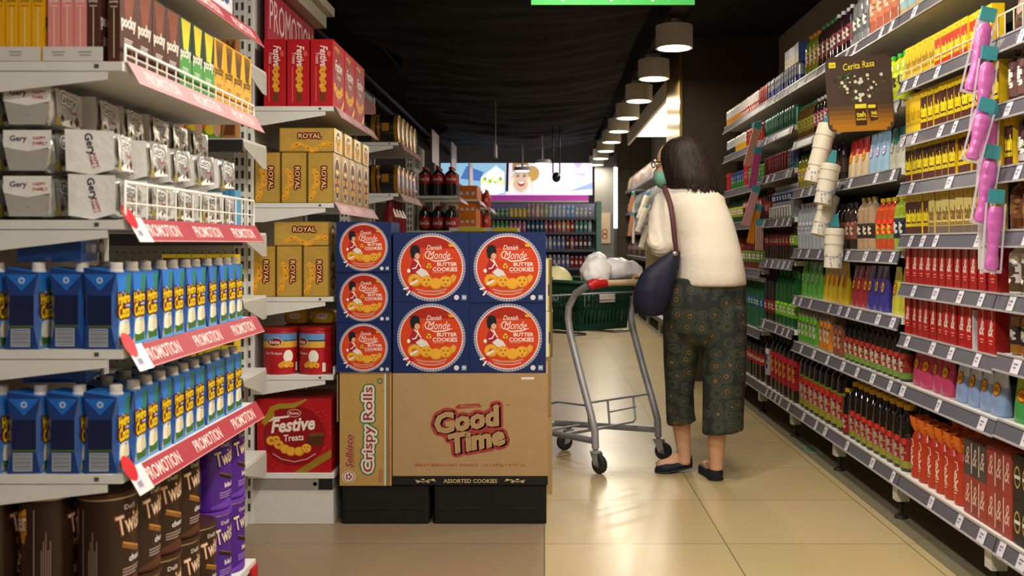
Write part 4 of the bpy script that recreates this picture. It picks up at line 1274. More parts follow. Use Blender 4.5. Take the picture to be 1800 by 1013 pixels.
# ---------------------------------------------------------------- tall tins of wafer sticks
def twister(kind):
    r, h = 0.0555, 0.20
    if kind == 'brown':
        A, Bd, L = M('2f1c12', 0.35, coat=0.3), M('4a2a1a', 0.35, coat=0.3), M('3d2114', 0.35, coat=0.3)
    else:
        A, Bd, L = M('4b1f86', 0.35, coat=0.3), M('5a2a98', 0.35, coat=0.3), M('6a35a8', 0.35, coat=0.3)
    b = MB().lathe([(r - 0.002, 0), (r, 0.003), (r, h * 0.02, A), (r, h * 0.93, A), (r - 0.001, h * 0.935)], Bd, 36)
    for ang, kk in ((0.0, 0), (math.pi, 1)):
        R = Vector((math.cos(ang), math.sin(ang), 0))
        f = Face(b, (0, 0, 0), R, (0, 0, 1), rad=r)
        CRM, OR = M('d9b48a', 0.5), M('d9922a', 0.5)
        f.text(-0.012, h * 0.845, 'Delfi', M('cfc4b4', 0.5), w=0.028, h=0.010, lv=2, bold=0.02)
        f.poly([(0.0, h * 0.74), (0.048, h * 0.86), (0.05, h * 0.60), (0.03, h * 0.62)], OR, 2)
        f.poly([(0.03, h * 0.62), (0.05, h * 0.68), (0.044, h * 0.5), (0.036, h * 0.52)], M('b5742a', 0.5), 2)
        f.text(0.004, h * 0.70, 'Twister', M('7a3418' if kind == 'brown' else '331260', 0.5), w=0.098, h=0.046, lv=3, bold=0.05, rot=10)
        f.text(0.004, h * 0.70, 'Twister', M('ead2b4', 0.5), w=0.092, h=0.040, lv=4.5, bold=0.015, rot=10)
        f.band([(-0.03, h * 0.48), (0.0, h * 0.42), (0.034, h * 0.36)], 0.012, M('2a1a1a' if kind != 'brown' else '8a5a2a', 0.5), 2)
        f.band([(-0.03, h * 0.50), (0.0, h * 0.44), (0.034, h * 0.38)], 0.003, M('7a5a4a' if kind != 'brown' else 'c08a3a', 0.5), 3)
        f.text(0.006, h * 0.32, 'choco' if kind == 'brown' else 'black', M('e2d8d0', 0.5), w=0.042, h=0.013, lv=3, bold=0.03)
        for q in range(3):
            f.rect(-0.03, h * (0.22 - 0.03 * q), 0.06 - 0.012 * q, 0.003, M('a08a80' if kind == 'brown' else '9a7cc4', 0.5), 2)
        f.poly([(-0.052, h * 0.06), (0.0, h * 0.14), (0.052, h * 0.06), (0.052, h * 0.03), (-0.052, h * 0.03)], M('5a3422' if kind == 'brown' else '6f3fb0', 0.4), 1.5)
        g = Face(b, (0, 0, 0), Vector((-math.sin(ang), math.cos(ang), 0)), (0, 0, 1), rad=r)
        for q in range(5):
            g.rect(-0.008 + 0.004 * q, h * 0.05, 0.0016, h * (0.4 + 0.09 * (q % 3)), M('8a7466' if kind == 'brown' else '8b6cc0', 0.5), 2)
        g.rect(-0.022, h * 0.1, 0.0012, h * 0.75, M('b5a596', 0.5), 2)
    rim = MB().lathe([(r + 0.0008, h * 0.935), (r + 0.0008, h * 0.95)], M('c9b48a' if kind == 'brown' else 'b9a8d6', 0.3, metal=0.6), 36)
    lid = MB().lathe([(r + 0.0018, h * 0.951), (r + 0.003, h * 0.955), (r + 0.003, h * 0.995), (r - 0.002, h * 1.0), (r - 0.008, h * 1.0), (r - 0.01, h * 0.99), (0, h * 0.99)], L, 36)
    return Proto('wafer_stick_tin', 'tin', b, [('rim', rim), ('lid', lid)])
tb, tp = twister('brown'), twister('purple')
TD = 0.1185
for lev, z in enumerate((0.201, 0.4035)):
    for k in range(7):
        kind = 'brown' if k < 5 else 'purple'
        if lev == 1 and k == 4:
            continue
        if kind == 'purple' and lev == 1:
            z2 = z
        p = tb if kind == 'brown' else tp
        p.put((XL - 0.058, N0 + 0.065 + TD * k, z if not (lev and kind == 'purple') else z), FACE_R - 0.1 + 0.12 * math.sin(k * 2.3), 
              f'{kind} wafer stick tin, {ORD[k]} along the bottom shelf edge, {("lower", "upper")[lev]} layer', f'{kind} wafer stick tins along the edge')
    for k in range(2):
        tb.put((XL - 0.058 - TD * (k + 1) + (0.0 if k else 0), N0 + 0.065 + 0.005 * (k % 2), z), FACE_R + 0.35, f'brown wafer stick tin at the near end, {ORD[k + 1]} from the aisle, {("lower", "upper")[lev]} layer', 'brown wafer stick tins at the near end')
tp.put((XL - 0.058 - TD, N0 + 0.065 + TD * 6, 0.4035), FACE_R, 'purple wafer stick tin in the second row, upper layer at the far end', 'purple wafer stick tins behind')
tp.put((XL - 0.058 - TD, N0 + 0.065 + TD * 6, 0.201), FACE_R, 'purple wafer stick tin in the second row, lower layer at the far end', 'purple wafer stick tins behind')
# red scoop of the floor strip seen at the lower end of the bay
mb = MB().box((-0.815, 2.70, 0.145), (-0.775, 2.735, 0.156), M('b81a20', 0.4)).box((-0.822, 2.70, 0.15), (-0.815, 2.75, 0.19), M('b81a20', 0.4))
tag(obj('label_holder', mb), 'bright red label holder low at the far end of the tin shelf', 'holder')
# ---------------------------------------------------------------- small cartons on the end shelving
def plaincarton(w_, d_, h_, hexc, deco):
    b = MB().box((-w_ / 2, -d_ / 2, 0), (w_ / 2, d_ / 2, h_), card(hexc, 0.4))
    f = front(b, -d_ / 2, 0, 0)
    deco(f, w_, h_)
    return b
def d_pink(f, w_, h_):
    f.rect(-w_ / 2, h_ * 0.62, w_, h_ * 0.2, M('d2b0cc', 0.5), 1)
    f.text(0, h_ * 0.84, 'EXTRA', M('3a3f9a', 0.5), w=w_ * 0.8, h=h_ * 0.13, lv=2, bold=0.02)
    f.text(0, h_ * 0.64, 'MILK', M('3a3f9a', 0.5), w=w_ * 0.6, h=h_ * 0.12, lv=2, bold=0.02)
    f.ell(0, h_ * 0.4, w_ * 0.3, h_ * 0.06, M('5a8ac4', 0.5), 2, 14)
    f.ell(-w_ * 0.1, h_ * 0.2, w_ * 0.35, h_ * 0.14, M('e3b0a4', 0.5), 2, 14)
def d_orange(f, w_, h_):
    f.rect(-w_ / 2, h_ * 0.0, w_, h_ * 0.3, M('5d9a3a', 0.5), 1)
    f.ell(-w_ * 0.1, h_ * 0.3, w_ * 0.3, h_ * 0.18, M('e6cf2a', 0.5), 2, 14)
    f.ell(w_ * 0.28, h_ * 0.4, w_ * 0.2, h_ * 0.36, M('d9a088', 0.5), 3, 14)
    f.ell(w_ * 0.28, h_ * 0.74, w_ * 0.12, h_ * 0.1, M('b5765c', 0.5), 4, 12)
def d_blue(f, w_, h_):
    f.rect(-w_ * 0.1, 0.0, w_ * 0.2, h_, M('3f86bd', 0.5), 1)
    for k in range(3):
        f.rect(-w_ * 0.35, h_ * (0.7 - 0.2 * k), w_ * 0.7, h_ * 0.03, M('d2e3ee', 0.5), 2)
def d_yel(f, w_, h_):
    f.rect(-w_ * 0.4, h_ * 0.72, w_ * 0.8, h_ * 0.2, M('4a2f12', 0.5), 1)
    f.text(0, h_ * 0.82, 'EXTRA', M('e9cf2a', 0.5), w=w_ * 0.6, h=h_ * 0.1, lv=2)
    f.poly([(-w_ * 0.4, h_ * 0.1), (-w_ * 0.1, h_ * 0.6), (w_ * 0.1, h_ * 0.4), (w_ * 0.42, h_ * 0.6), (w_ * 0.4, h_ * 0.1)], M('6b3a16', 0.5), 1)
pc = {
    'pink': Proto('milk_carton', 'carton', plaincarton(0.06, 0.05, 0.12, 'd48fb0', d_pink)),
    'orange': Proto('juice_box', 'carton', plaincarton(0.062, 0.05, 0.105, 'd97f1e', d_orange)),
    'tan': Proto('cocoa_box', 'carton', plaincarton(0.05, 0.05, 0.115, '9a6a3c', d_yel)),
    'blue': Proto('wipes_box', 'carton', plaincarton(0.036, 0.07, 0.15, '5aa6cf', d_blue)),
    'yellow': Proto('noodle_pack', 'pack', plaincarton(0.05, 0.06, 0.16, 'd9bf2a', d_yel)),
}
rows = ((1.761, ('tan', 'pink', 'pink', 'tan', 'tan', 'pink')), (1.476, ('tan', 'orange', 'orange', 'orange', 'orange', 'orange')), (1.141, ('blue',) * 6),
        (0.901, ('yellow',) * 5), (0.621, ('yellow',) * 5), (0.301, ('yellow',) * 5))
cnt = {}
for z, row in rows:
    x = -1.105
    for c in row:
        wd = {'pink': 0.06, 'orange': 0.062, 'tan': 0.05, 'blue': 0.036, 'yellow': 0.05}[c]
        n = cnt.get((c, z), 0)
        cnt[(c, z)] = n + 1
        sh = {1.761: 'topmost', 1.476: 'second', 1.141: 'third', 0.901: 'fourth', 0.621: 'fifth', 0.301: 'lowest'}[z]
        pc[c].put((x - wd / 2, 3.485, z), 0, f'small {c} carton on the {sh} pegboard end shelf, {ORD[n]} from the post', f'small {c} cartons, {sh} end shelf')
        x -= wd + 0.003
# ================================================================ goods on the drinks wall
def YP(px):
    return XF * 1700 / (px - 957)
def shade(hexc, k):
    return ''.join('%02x' % max(0, min(255, int(int(hexc[i:i + 2], 16) * k))) for i in (0, 2, 4))
def blobs(f, w_, h_, cols, n, seed, lv=2, y0=0.1, y1=0.9):
    """printed picture of the pack: patches and bars of the brand's colours"""
    rr = random.Random(seed)
    for k in range(n):
        c = M(cols[k % len(cols)], 0.45)
        x, y = rr.uniform(-w_ * 0.3, w_ * 0.3), h_ * rr.uniform(y0, y1)
        if k % 3 == 2:
            f.rect(x - w_ * 0.18, y, w_ * 0.36, h_ * 0.03, c, lv + 0.1 * k)
        else:
            f.ell(x, y, w_ * rr.uniform(0.08, 0.16), h_ * rr.uniform(0.03, 0.07), c, lv + 0.1 * k, 10)
def can(body, band=None, mark='e8e4dc', r=0.027, h=0.12, lid='b9b7b2', seed=0):
    B_ = M(body, 0.3, metal=0.25, coat=0.3)
    D_ = M(band or body, 0.3, metal=0.25, coat=0.3)
    b = MB().lathe([(r * 0.8, 0, B_), (r, 0.008, B_), (r, h * 0.45, D_), (r, h - 0.012, D_), (r * 0.86, h - 0.002)], B_, 18)
    f = Face(b, (0, 0, 0), rad=r)
    f.band([(-0.01, h * 0.3), (0.006, h * 0.45), (-0.006, h * 0.6), (0.008, h * 0.75)], 0.007, M(mark, 0.4), 2)
    blobs(f, 2 * r, h, (mark, shade(body, 0.7)), 4, seed)
    return Proto('drink_can', 'can', b, [('lid', MB().lathe([(r * 0.86, h - 0.0015), (r * 0.88, h + 0.001), (r * 0.8, h + 0.001), (r * 0.78, h - 0.002), (0, h - 0.002)], M(lid, 0.25, metal=0.9), 18))])
def bottle(body, label, capc, h=0.22, r=0.03, mark='e8e2d6', l0=0.22, l1=0.58, neck=0.30, collar=None, foot=None, seed=0, txt=None, tcol='f0e8e0', sq=False, name='drink_bottle', nb=20):
    B_ = M(body, 0.12, coat=0.5)
    L_ = M(label, 0.4)
    C_ = M(collar, 0.4) if collar else B_
    F_ = M(foot, 0.4) if foot else L_
    rn = neck * r if neck > 0.2 else 0.3 * r
    hc = h * 0.93
    prof = [(r * 0.78, 0, B_), (r * 0.97, h * 0.03, B_), (r, h * 0.06, B_), (r, h * l0, F_), (r * 1.012, h * (l0 + 0.003), F_), (r * 1.012, h * (l0 + (l1 - l0) * 0.25), L_), (r * 1.012, h * l1, B_), (r, h * (l1 + 0.003), C_), (r * 0.99, h * (l1 + 0.04), B_),
            (r * 0.99, h * max(min(0.68, l1 + 0.08), l1 + 0.05), B_), (r * 0.9, h * 0.77, B_), (r * 0.66, h * 0.83, B_), (rn * 1.2, h * 0.885, B_), (rn, hc, B_)]
    b = MB().lathe(prof, B_, nb)
    f = Face(b, (0, 0, 0), rad=r * 1.015)
    hl = h * (l1 - l0)
    rr = random.Random(seed)
    if txt:
        f.text(0, h * (l0 + l1) / 2, txt, M(tcol, 0.5), w=r * 1.9, h=hl * 0.38, lv=2, shear=0.3, bold=0.02)
        f.text(0, h * (l0 + l1) / 2, '', M(tcol, 0.5), lv=2)
    else:
        f.ell(0, h * (l0 + (l1 - l0) * 0.62), r * 0.6, hl * 0.2, M(mark, 0.45), 2, 14)
        f.rect(-r * 0.6, h * (l0 + (l1 - l0) * 0.35), r * 1.2, hl * 0.06, M(mark, 0.45), 2)
        f.rect(-r * 0.4, h * (l0 + (l1 - l0) * 0.25), r * 0.8, hl * 0.05, M(mark, 0.45), 2)
        pal = (shade(label, 0.55), shade(label, 1.35), mark, foot or shade(label, 0.75))
        for k in range(7):
            x, y = rr.uniform(-r * 0.75, r * 0.75), h * (l0 + (l1 - l0) * rr.uniform(0.08, 0.92))
            if k % 3 == 0:
                f.rect(x - r * 0.3, y, r * 0.6, hl * 0.05, M(pal[k % 4], 0.45), 3 + 0.1 * k)
            else:
                f.ell(x, y, r * rr.uniform(0.14, 0.32), hl * rr.uniform(0.05, 0.12), M(pal[k % 4], 0.45), 3 + 0.1 * k, 9)
    cap = MB().lathe([(rn * 1.25, hc - h * 0.012), (rn * 1.32, hc), (rn * 1.3, h * 0.995), (rn * 1.1, h), (0, h)], M(capc, 0.4), 16)
    return Proto(name, 'bottle', b, [('cap', cap)])
def carton(w_, d_, h_, deco, base, sidec=None, topc=None, name='drink_carton'):
    S_ = M(sidec or base, 0.45)
    b = MB().box((-w_ / 2, -d_ / 2, 0), (w_ / 2, d_ / 2, h_), M(base, 0.42), {'-x': S_, '+x': S_, '+z': M(topc or base, 0.45)})
    deco(front(b, -d_ / 2, 0, 0), w_, h_)
    return Proto(name, 'carton', b)
def pouch(w_, d_, h_, c1, c2, badge, seed, name='drink_pouch', gusset=0.3, badge2='b5301e'):
    """stand-up pouch: full at the foot, flat at the top seam"""
    A, B_ = M(c1, 0.32, coat=0.2), M(c2, 0.32, coat=0.2)
    b = MB()
    n = 20
    rings = []
    for q, kd, kw in ((0, 0.9, 0.92), (0.04, 1, 1), (0.3, 0.9, 1), (0.6, 0.6, 0.97), (0.85, 0.25, 0.93), (0.93, 0.07, 0.92), (1.0, 0.05, 0.92)):
        ring = []
        for k in range(n):
            a = 2 * math.pi * k / n
            x = math.copysign(abs(math.cos(a)) ** 0.6, math.cos(a)) * w_ / 2 * kw
            y = math.copysign(abs(math.sin(a)) ** 0.8, math.sin(a)) * d_ / 2 * kd
            ring.append((x, y, q * h_))
        rings.append(ring)
    b.loft(rings[:4], B_, False)
    b.loft(rings[3:], A, False)
    b.add(rings[0], [tuple(range(n - 1, -1, -1))], B_)
    b.add(rings[-1], [tuple(range(n))], A)
    U = Vector((0, d_ * 0.29, h_ * 0.55)).normalized()
    f = Face(b, (0, -d_ / 2 * 0.78, h_ * 0.46), (1, 0, 0), U)
    f.ell(0, h_ * 0.08, w_ * 0.27, h_ * 0.14, M(badge2, 0.45), 5, 20)
    f.ell(0, h_ * 0.08, w_ * 0.23, h_ * 0.115, M(badge, 0.45), 6, 20)
    f.rect(-w_ * 0.15, h_ * 0.09, w_ * 0.3, h_ * 0.022, M(badge2, 0.45), 7)
    f.rect(-w_ * 0.17, h_ * 0.045, w_ * 0.34, h_ * 0.022, M(badge2, 0.45), 7)
    return Proto(name, 'pouch', b)
RUNS = []
def run(desc, proto, z, ya, yb, pitch, place, dx=0.035, jit=0.003, group=None, rot=0.06, skip=(), lift=0, lean=0, suffix=''):
    """one facing row from the far end ya to the near end yb"""
    rr = random.Random(hash((desc, round(z, 3), round(ya, 2))) % 99991 if False else int(z * 1000 + ya * 77 + len(desc)))
    n = max(1, int((ya - yb) / pitch + 0.35))
    for k in range(n):
        if k in skip:
            continue
        y = ya - pitch * (k + 0.5)
        lb = f'{desc}, {ORD[k]} from the far end, {place}' if n > 1 else f'{desc}, {place}'
        proto.put((XF + dx + rr.uniform(-jit, jit), y, z + 0.0008 + lift), FACE_L + rr.uniform(-rot, rot), lb, (group or f'{desc} row') if n > 1 else None, ry=lean)
NUMB = ('second', 'third', 'fourth', 'fifth', 'sixth', 'seventh', 'eighth')
# ---------------------------------------------------------------- tea cartons and red cans (bay with the pink packs)
def d_teh(top_, body, word, foot, sub='botol'):
    def deco(f, w_, h_):
        f.rect(-w_ / 2, 0, w_, h_ * 0.99, M(body, 0.42), 1)
        if foot:
            f.rect(-w_ / 2, 0, w_, h_ * 0.18, M(foot, 0.45), 2)
        f.poly([(-w_ / 2, h_), (-w_ / 2, h_ * 0.84), (-w_ * 0.3, h_ * 0.80), (-w_ * 0.1, h_ * 0.83), (0, h_ * 0.79), (w_ * 0.2, h_ * 0.83), (w_ / 2, h_ * 0.80), (w_ / 2, h_)], M(top_, 0.42), 2)
        f.text(0, h_ * 0.47, 'teh', M(word, 0.42), w=w_ * 0.92, h=h_ * 0.32, lv=4, bold=0.06)
        f.text(0, h_ * 0.25, sub, M(word, 0.42), w=w_ * 0.92, h=h_ * 0.12, lv=4, bold=0.05)
        f.ell(0, h_ * 0.9, w_ * 0.2, h_ * 0.03, M(shade(top_, 0.8), 0.45), 3, 10)
    return deco
T1 = carton(0.054, 0.04, 0.126, d_teh('e9c516', 'e2bb14', '9c7a10', None, 'kotak'), 'e6c018')
T2 = carton(0.054, 0.04, 0.126, d_teh('e9c516', 'c4301c', 'ecd02a', 'c8381e', 'kotak'), 'e6c018')
T3 = carton(0.054, 0.04, 0.152, d_teh('e6c31a', '472420', 'e6cf22', '562c26'), '4a2622', 'e3be1a', 'e6c31a')
T3b = carton(0.054, 0.04, 0.152, d_teh('e6c31a', 'd8b41a', 'b5901a', 'e2c01c'), 'e0bc1a')
T4 = carton(0.054, 0.04, 0.152, d_teh('d9b92a', 'd2c276', '7a5a2a', '6a5a50'), 'cdbb6a', 'c9b25a', 'd9b92a')
def d_swirl(f, w_, h_):
    R2 = M('a81e1c', 0.4)
    W = M('ead0c6', 0.45)
    f.rect(-w_ / 2, 0, w_, h_, M('b0211d', 0.4), 1)
    f.poly([(-w_ * 0.5, 0), (w_ * 0.5, 0), (w_ * 0.5, h_ * 0.3), (-w_ * 0.5, h_ * 0.2)], M('9c1c1a', 0.4), 2)
    f.text(0, h_ * 0.52, '&', W, w=w_ * 0.62, h=h_ * 0.32, lv=4, shear=0.3, bold=0.02)
    f.band([(-w_ * 0.1, h_ * 0.62), (w_ * 0.16, h_ * 0.75), (w_ * 0.1, h_ * 0.9), (-w_ * 0.05, h_ * 0.93)], w_ * 0.07, W, 4)
    f.rect(-w_ * 0.22, h_ * 0.26, w_ * 0.44, h_ * 0.025, M('d99a8c', 0.45), 4)
    f.rect(-w_ * 0.16, h_ * 0.2, w_ * 0.32, h_ * 0.02, M('d99a8c', 0.45), 4)
T5 = carton(0.054, 0.045, 0.15, d_swirl, 'ad1f1c', '8e1a18', name='tea_carton')
A0, A1 = 3.80, 3.01
run('plain yellow tea carton', T1, 1.735, A0, 3.53, 0.0565, 'second tea shelf', 0.028)
run('yellow and red tea carton', T2, 1.735, 3.52, 3.03, 0.0575, 'second tea shelf', 0.028)
run('yellow sided tea carton', T3b, 1.522, A0, 3.64, 0.0575, 'third tea shelf', 0.028)
run('brown tea carton', T3, 1.522, 3.64, 3.02, 0.0575, 'third tea shelf', 0.028)
run('brown tea carton', T3, 1.336, A0, 3.02, 0.0590, 'fourth tea shelf', 0.028)
run('brown tea carton', T3, 1.134, A0, 3.57, 0.0575, 'fifth tea shelf', 0.028)
run('cream and brown tea carton', T4, 1.134, 3.565, 3.02, 0.0590, 'fifth tea shelf', 0.028)
run('red tea carton with white swirl', T5, 0.945, A0, 3.02, 0.0640, 'sixth tea shelf', 0.03)
run('red tea carton with white swirl', T5, 0.748, A0, 3.22, 0.0600, 'seventh tea shelf', 0.03)
run('red tea carton with white swirl', T5, 0.748, 3.16, 3.03, 0.0600, 'seventh shelf past the divider', 0.03)
tag(obj('shelf_divider', MB().box((XF + 0.002, 3.185, 0.749), (XF + 0.2, 3.191, 0.88), M('c9c6cc', 0.4))), 'white upright divider between the red tea cartons', 'divider')
g_ = obj('wire_guard', MB().tube([(XF - 0.012, 3.02, 1.737), (XF - 0.012, 3.02, 1.768), (XF - 0.012, 3.80, 1.768), (XF - 0.012, 3.80, 1.737)], 0.0025, M('ded6c0', 0.4), 6))
for k in range(9):
    y = 3.05 + 0.09 * k
    obj('upright_wire', MB().tube([(XF - 0.012, y, 1.737), (XF - 0.012, y, 1.768)], 0.0018, M('ded6c0', 0.4), 5), g_)
tag(g_, 'wire guard before the yellow and red tea cartons', 'guard')
PU1 = pouch(0.088, 0.05, 0.155, 'a8394e', 'c4406a', 'e9b81c', 1)
PU2 = pouch(0.088, 0.05, 0.155, 'c5cfe2', '8aa3cc', 'e3b81e', 2)
PU3 = pouch(0.085, 0.05, 0.155, '9ab52a', '3f9a4a', 'd9a51c', 3)
run('crimson drink pouch', PU1, 0.55, A0, 3.42, 0.09, 'eighth tea shelf', 0.05, rot=0.15)
run('white and blue drink pouch', PU2, 0.55, 3.40, 3.03, 0.09, 'eighth tea shelf', 0.05, rot=0.15)
run('green drink pouch', PU3, 0.555, 2.97, 2.72, 0.088, 'shelf above the black packs', 0.05, rot=0.25)
# tall red bottles with orange toppers
def petal_bottle():
    b = MB().lathe([(0.028, 0), (0.033, 0.006), (0.033, 0.13), (0.030, 0.155), (0.020, 0.18), (0.016, 0.20)], M('b23218', 0.3, coat=0.3), 20)
    f = Face(b, (0, 0, 0), rad=0.0335)
    W = M('e6c0ae', 0.5)
    f.text(0, 0.085, '&', W, w=0.036, h=0.06, lv=2, shear=0.3, bold=0.02)
    f.band([(-0.006, 0.11), (0.016, 0.125), (0.012, 0.148), (-0.004, 0.15)], 0.004, W, 2)
    f.rect(-0.016, 0.05, 0.032, 0.004, W, 2)
    f.rect(-0.012, 0.04, 0.024, 0.004, W, 2)
    P = M('e0701c', 0.35, var=0.1)
    t_ = MB()
    n = 6
    rings = []
    for q, rr_ in ((0.0, 0.018), (0.02, 0.029), (0.05, 0.0345)):
        rings.append([(rr_ * (1 + 0.15 * math.cos(n * 2 * math.pi * k / 36)) * math.cos(2 * math.pi * k / 36), rr_ * (1 + 0.15 * math.cos(n * 2 * math.pi * k / 36)) * math.sin(2 * math.pi * k / 36), 0.178 + q * 1.2) for k in range(36)])
    t_.loft(rings, P, False)
    t_.add(rings[0], [tuple(range(35, -1, -1))], P)
    t_.lathe([(0.03, 0.205), (0.022, 0.225), (0.0, 0.228)], P, 16)
    return Proto('red_bottle', 'bottle', b, [('petal_cap', t_)])
PB = petal_bottle()
run('tall red bottle with orange petal cap', PB, BOT, 3.80, 3.30, 0.079, 'bottom shelf', 0.05, group='red bottles with petal caps, front')
run('tall red bottle with orange petal cap', PB, BOT, 3.76, 3.02, 0.1, 'second row, bottom shelf', 0.19, group='red bottles with petal caps, second row')
# multipacks of red cartons
def multi(c1, c2, w_, d_, h_, seed, dark=False):
    def deco(f, a, h2):
        n = 3
        for k in range(n):
            x = -a / 2 + a * (k + 0.5) / n
            f.rect(x - a / n * 0.46, h2 * 0.02, a / n * 0.92, h2 * 0.96, M(c1 if k % 2 == 0 else shade(c1, 0.9), 0.4), 1)
            if dark:
                f.ring(x, h2 * 0.5, a / n * 0.3, a / n * 0.38, M('b59a56', 0.4), 2, 20, 0, 360, 1.8)
                f.rect(x - a / n * 0.36, h2 * 0.46, a / n * 0.72, h2 * 0.08, M('d9d4c8', 0.45), 3)
            else:
                f.text(x, h2 * 0.55, '&', M('ddb4a4', 0.45), w=a / n * 0.6, h=h2 * 0.5, lv=3, shear=0.3)
                if k:
                    f.rect(x - a / n * 0.5, h2 * 0.08, a / n * 0.12, h2 * 0.84, M('d2c4bc', 0.4), 4)
    p = carton(w_, d_, h_, deco, c1, c2, c2, name='multipack')
    return p
MP1 = multi('9a3a30', 'b04a30', 0.165, 0.12, 0.13, 1)
MP2 = multi('2a211c', '241c18', 0.15, 0.10, 0.135, 2, True)
MP3 = multi('4a4240', '9a3a30', 0.165, 0.12, 0.12, 3)
for k, y in enumerate((3.205, 3.035)):
    for t in range(2):
        (MP1 if (k or not t) else MP3).put((XF + 0.075, y - 0.002, BOT + 0.001 + 0.131 * t), FACE_L, f'{("red shrink-wrapped carton pack", "red carton pack beside the black packs")[k]}, {("lower", "upper")[t]} of two on the bottom shelf', 'red carton packs')
MP1.put((XF + 0.10, 3.08, BOT + 0.264), FACE_L, 'single small red carton laid on top of the red packs', 'red carton packs', scale=0.48)
for k in range(3):
    for t in range(2):
        MP2.put((XF + 0.065, 2.865 - 0.153 * k, BOT + 0.001 + 0.136 * t), FACE_L, f'black and gold carton pack, {ORD[k]} from the pink packs, {("lower", "upper")[t]} layer', 'black and gold carton packs')
# edge bay at the frame's border
EB = [
    ('brown snack pouch behind the wire', pouch(0.09, 0.05, 0.15, '6a4a44', '4a302c', 'a07a6a', 9, badge2='8a6a5a'), 1.735, 0.092, 'second edge shelf', 0.05),
    ('slim dark coffee bottle', bottle('33211c', '6b4a44', '6b4a44', 0.16, 0.026, l0=0.1, l1=0.75), 1.53, 0.056, 'third edge shelf', 0.035),
    ('dark bottle with silver foot', bottle('2c1c1c', '4a3434', '3a2a2a', 0.165, 0.03, foot='b9b6bc', l0=0.06, l1=0.6), 1.335, 0.066, 'fourth edge shelf', 0.04),
    ('round amber bottle', bottle('5a2f14', '7a5030', 'b59a2a', 0.16, 0.036, mark='a8744a'), 1.14, 0.076, 'fifth edge shelf', 0.045),
    ('white and brown milk bottle', bottle('d2cdc6', 'c9c2ba', '3a2c28', 0.165, 0.036, mark='4a3428', foot='4a3a24', l0=0.05, l1=0.7), 0.945, 0.076, 'sixth edge shelf', 0.045),
    ('amber tea bottle with dark label', bottle('8a5a1c', '2c2420', '2a2220', 0.150, 0.034, mark='b9b0a0'), 0.76, 0.072, 'seventh edge shelf', 0.045),
]
for d, p, z, pt, pl, dx in EB:
    run(d, p, z, 2.92 if z == 1.335 else 2.98, 2.72, pt, pl, dx)
T3.put((XF + 0.028, 3.0 - 0.045, 1.3358), FACE_L, 'single brown tea carton at the start of the fourth edge shelf')
g_ = obj('wire_guard', MB().tube([(XF - 0.012, 2.5, 1.737), (XF - 0.012, 2.5, 1.80), (XF - 0.012, 2.98, 1.80), (XF - 0.012, 2.98, 1.737)], 0.003, M('ded6c0', 0.4), 6))
for k in range(8):
    y = 2.55 + 0.055 * k
    obj('upright_wire', MB().tube([(XF - 0.012, y, 1.737), (XF - 0.012, y, 1.80)], 0.002, M('ded6c0', 0.4), 5), g_)
tag(g_, 'wire guard before the brown snack pouches', 'guard')
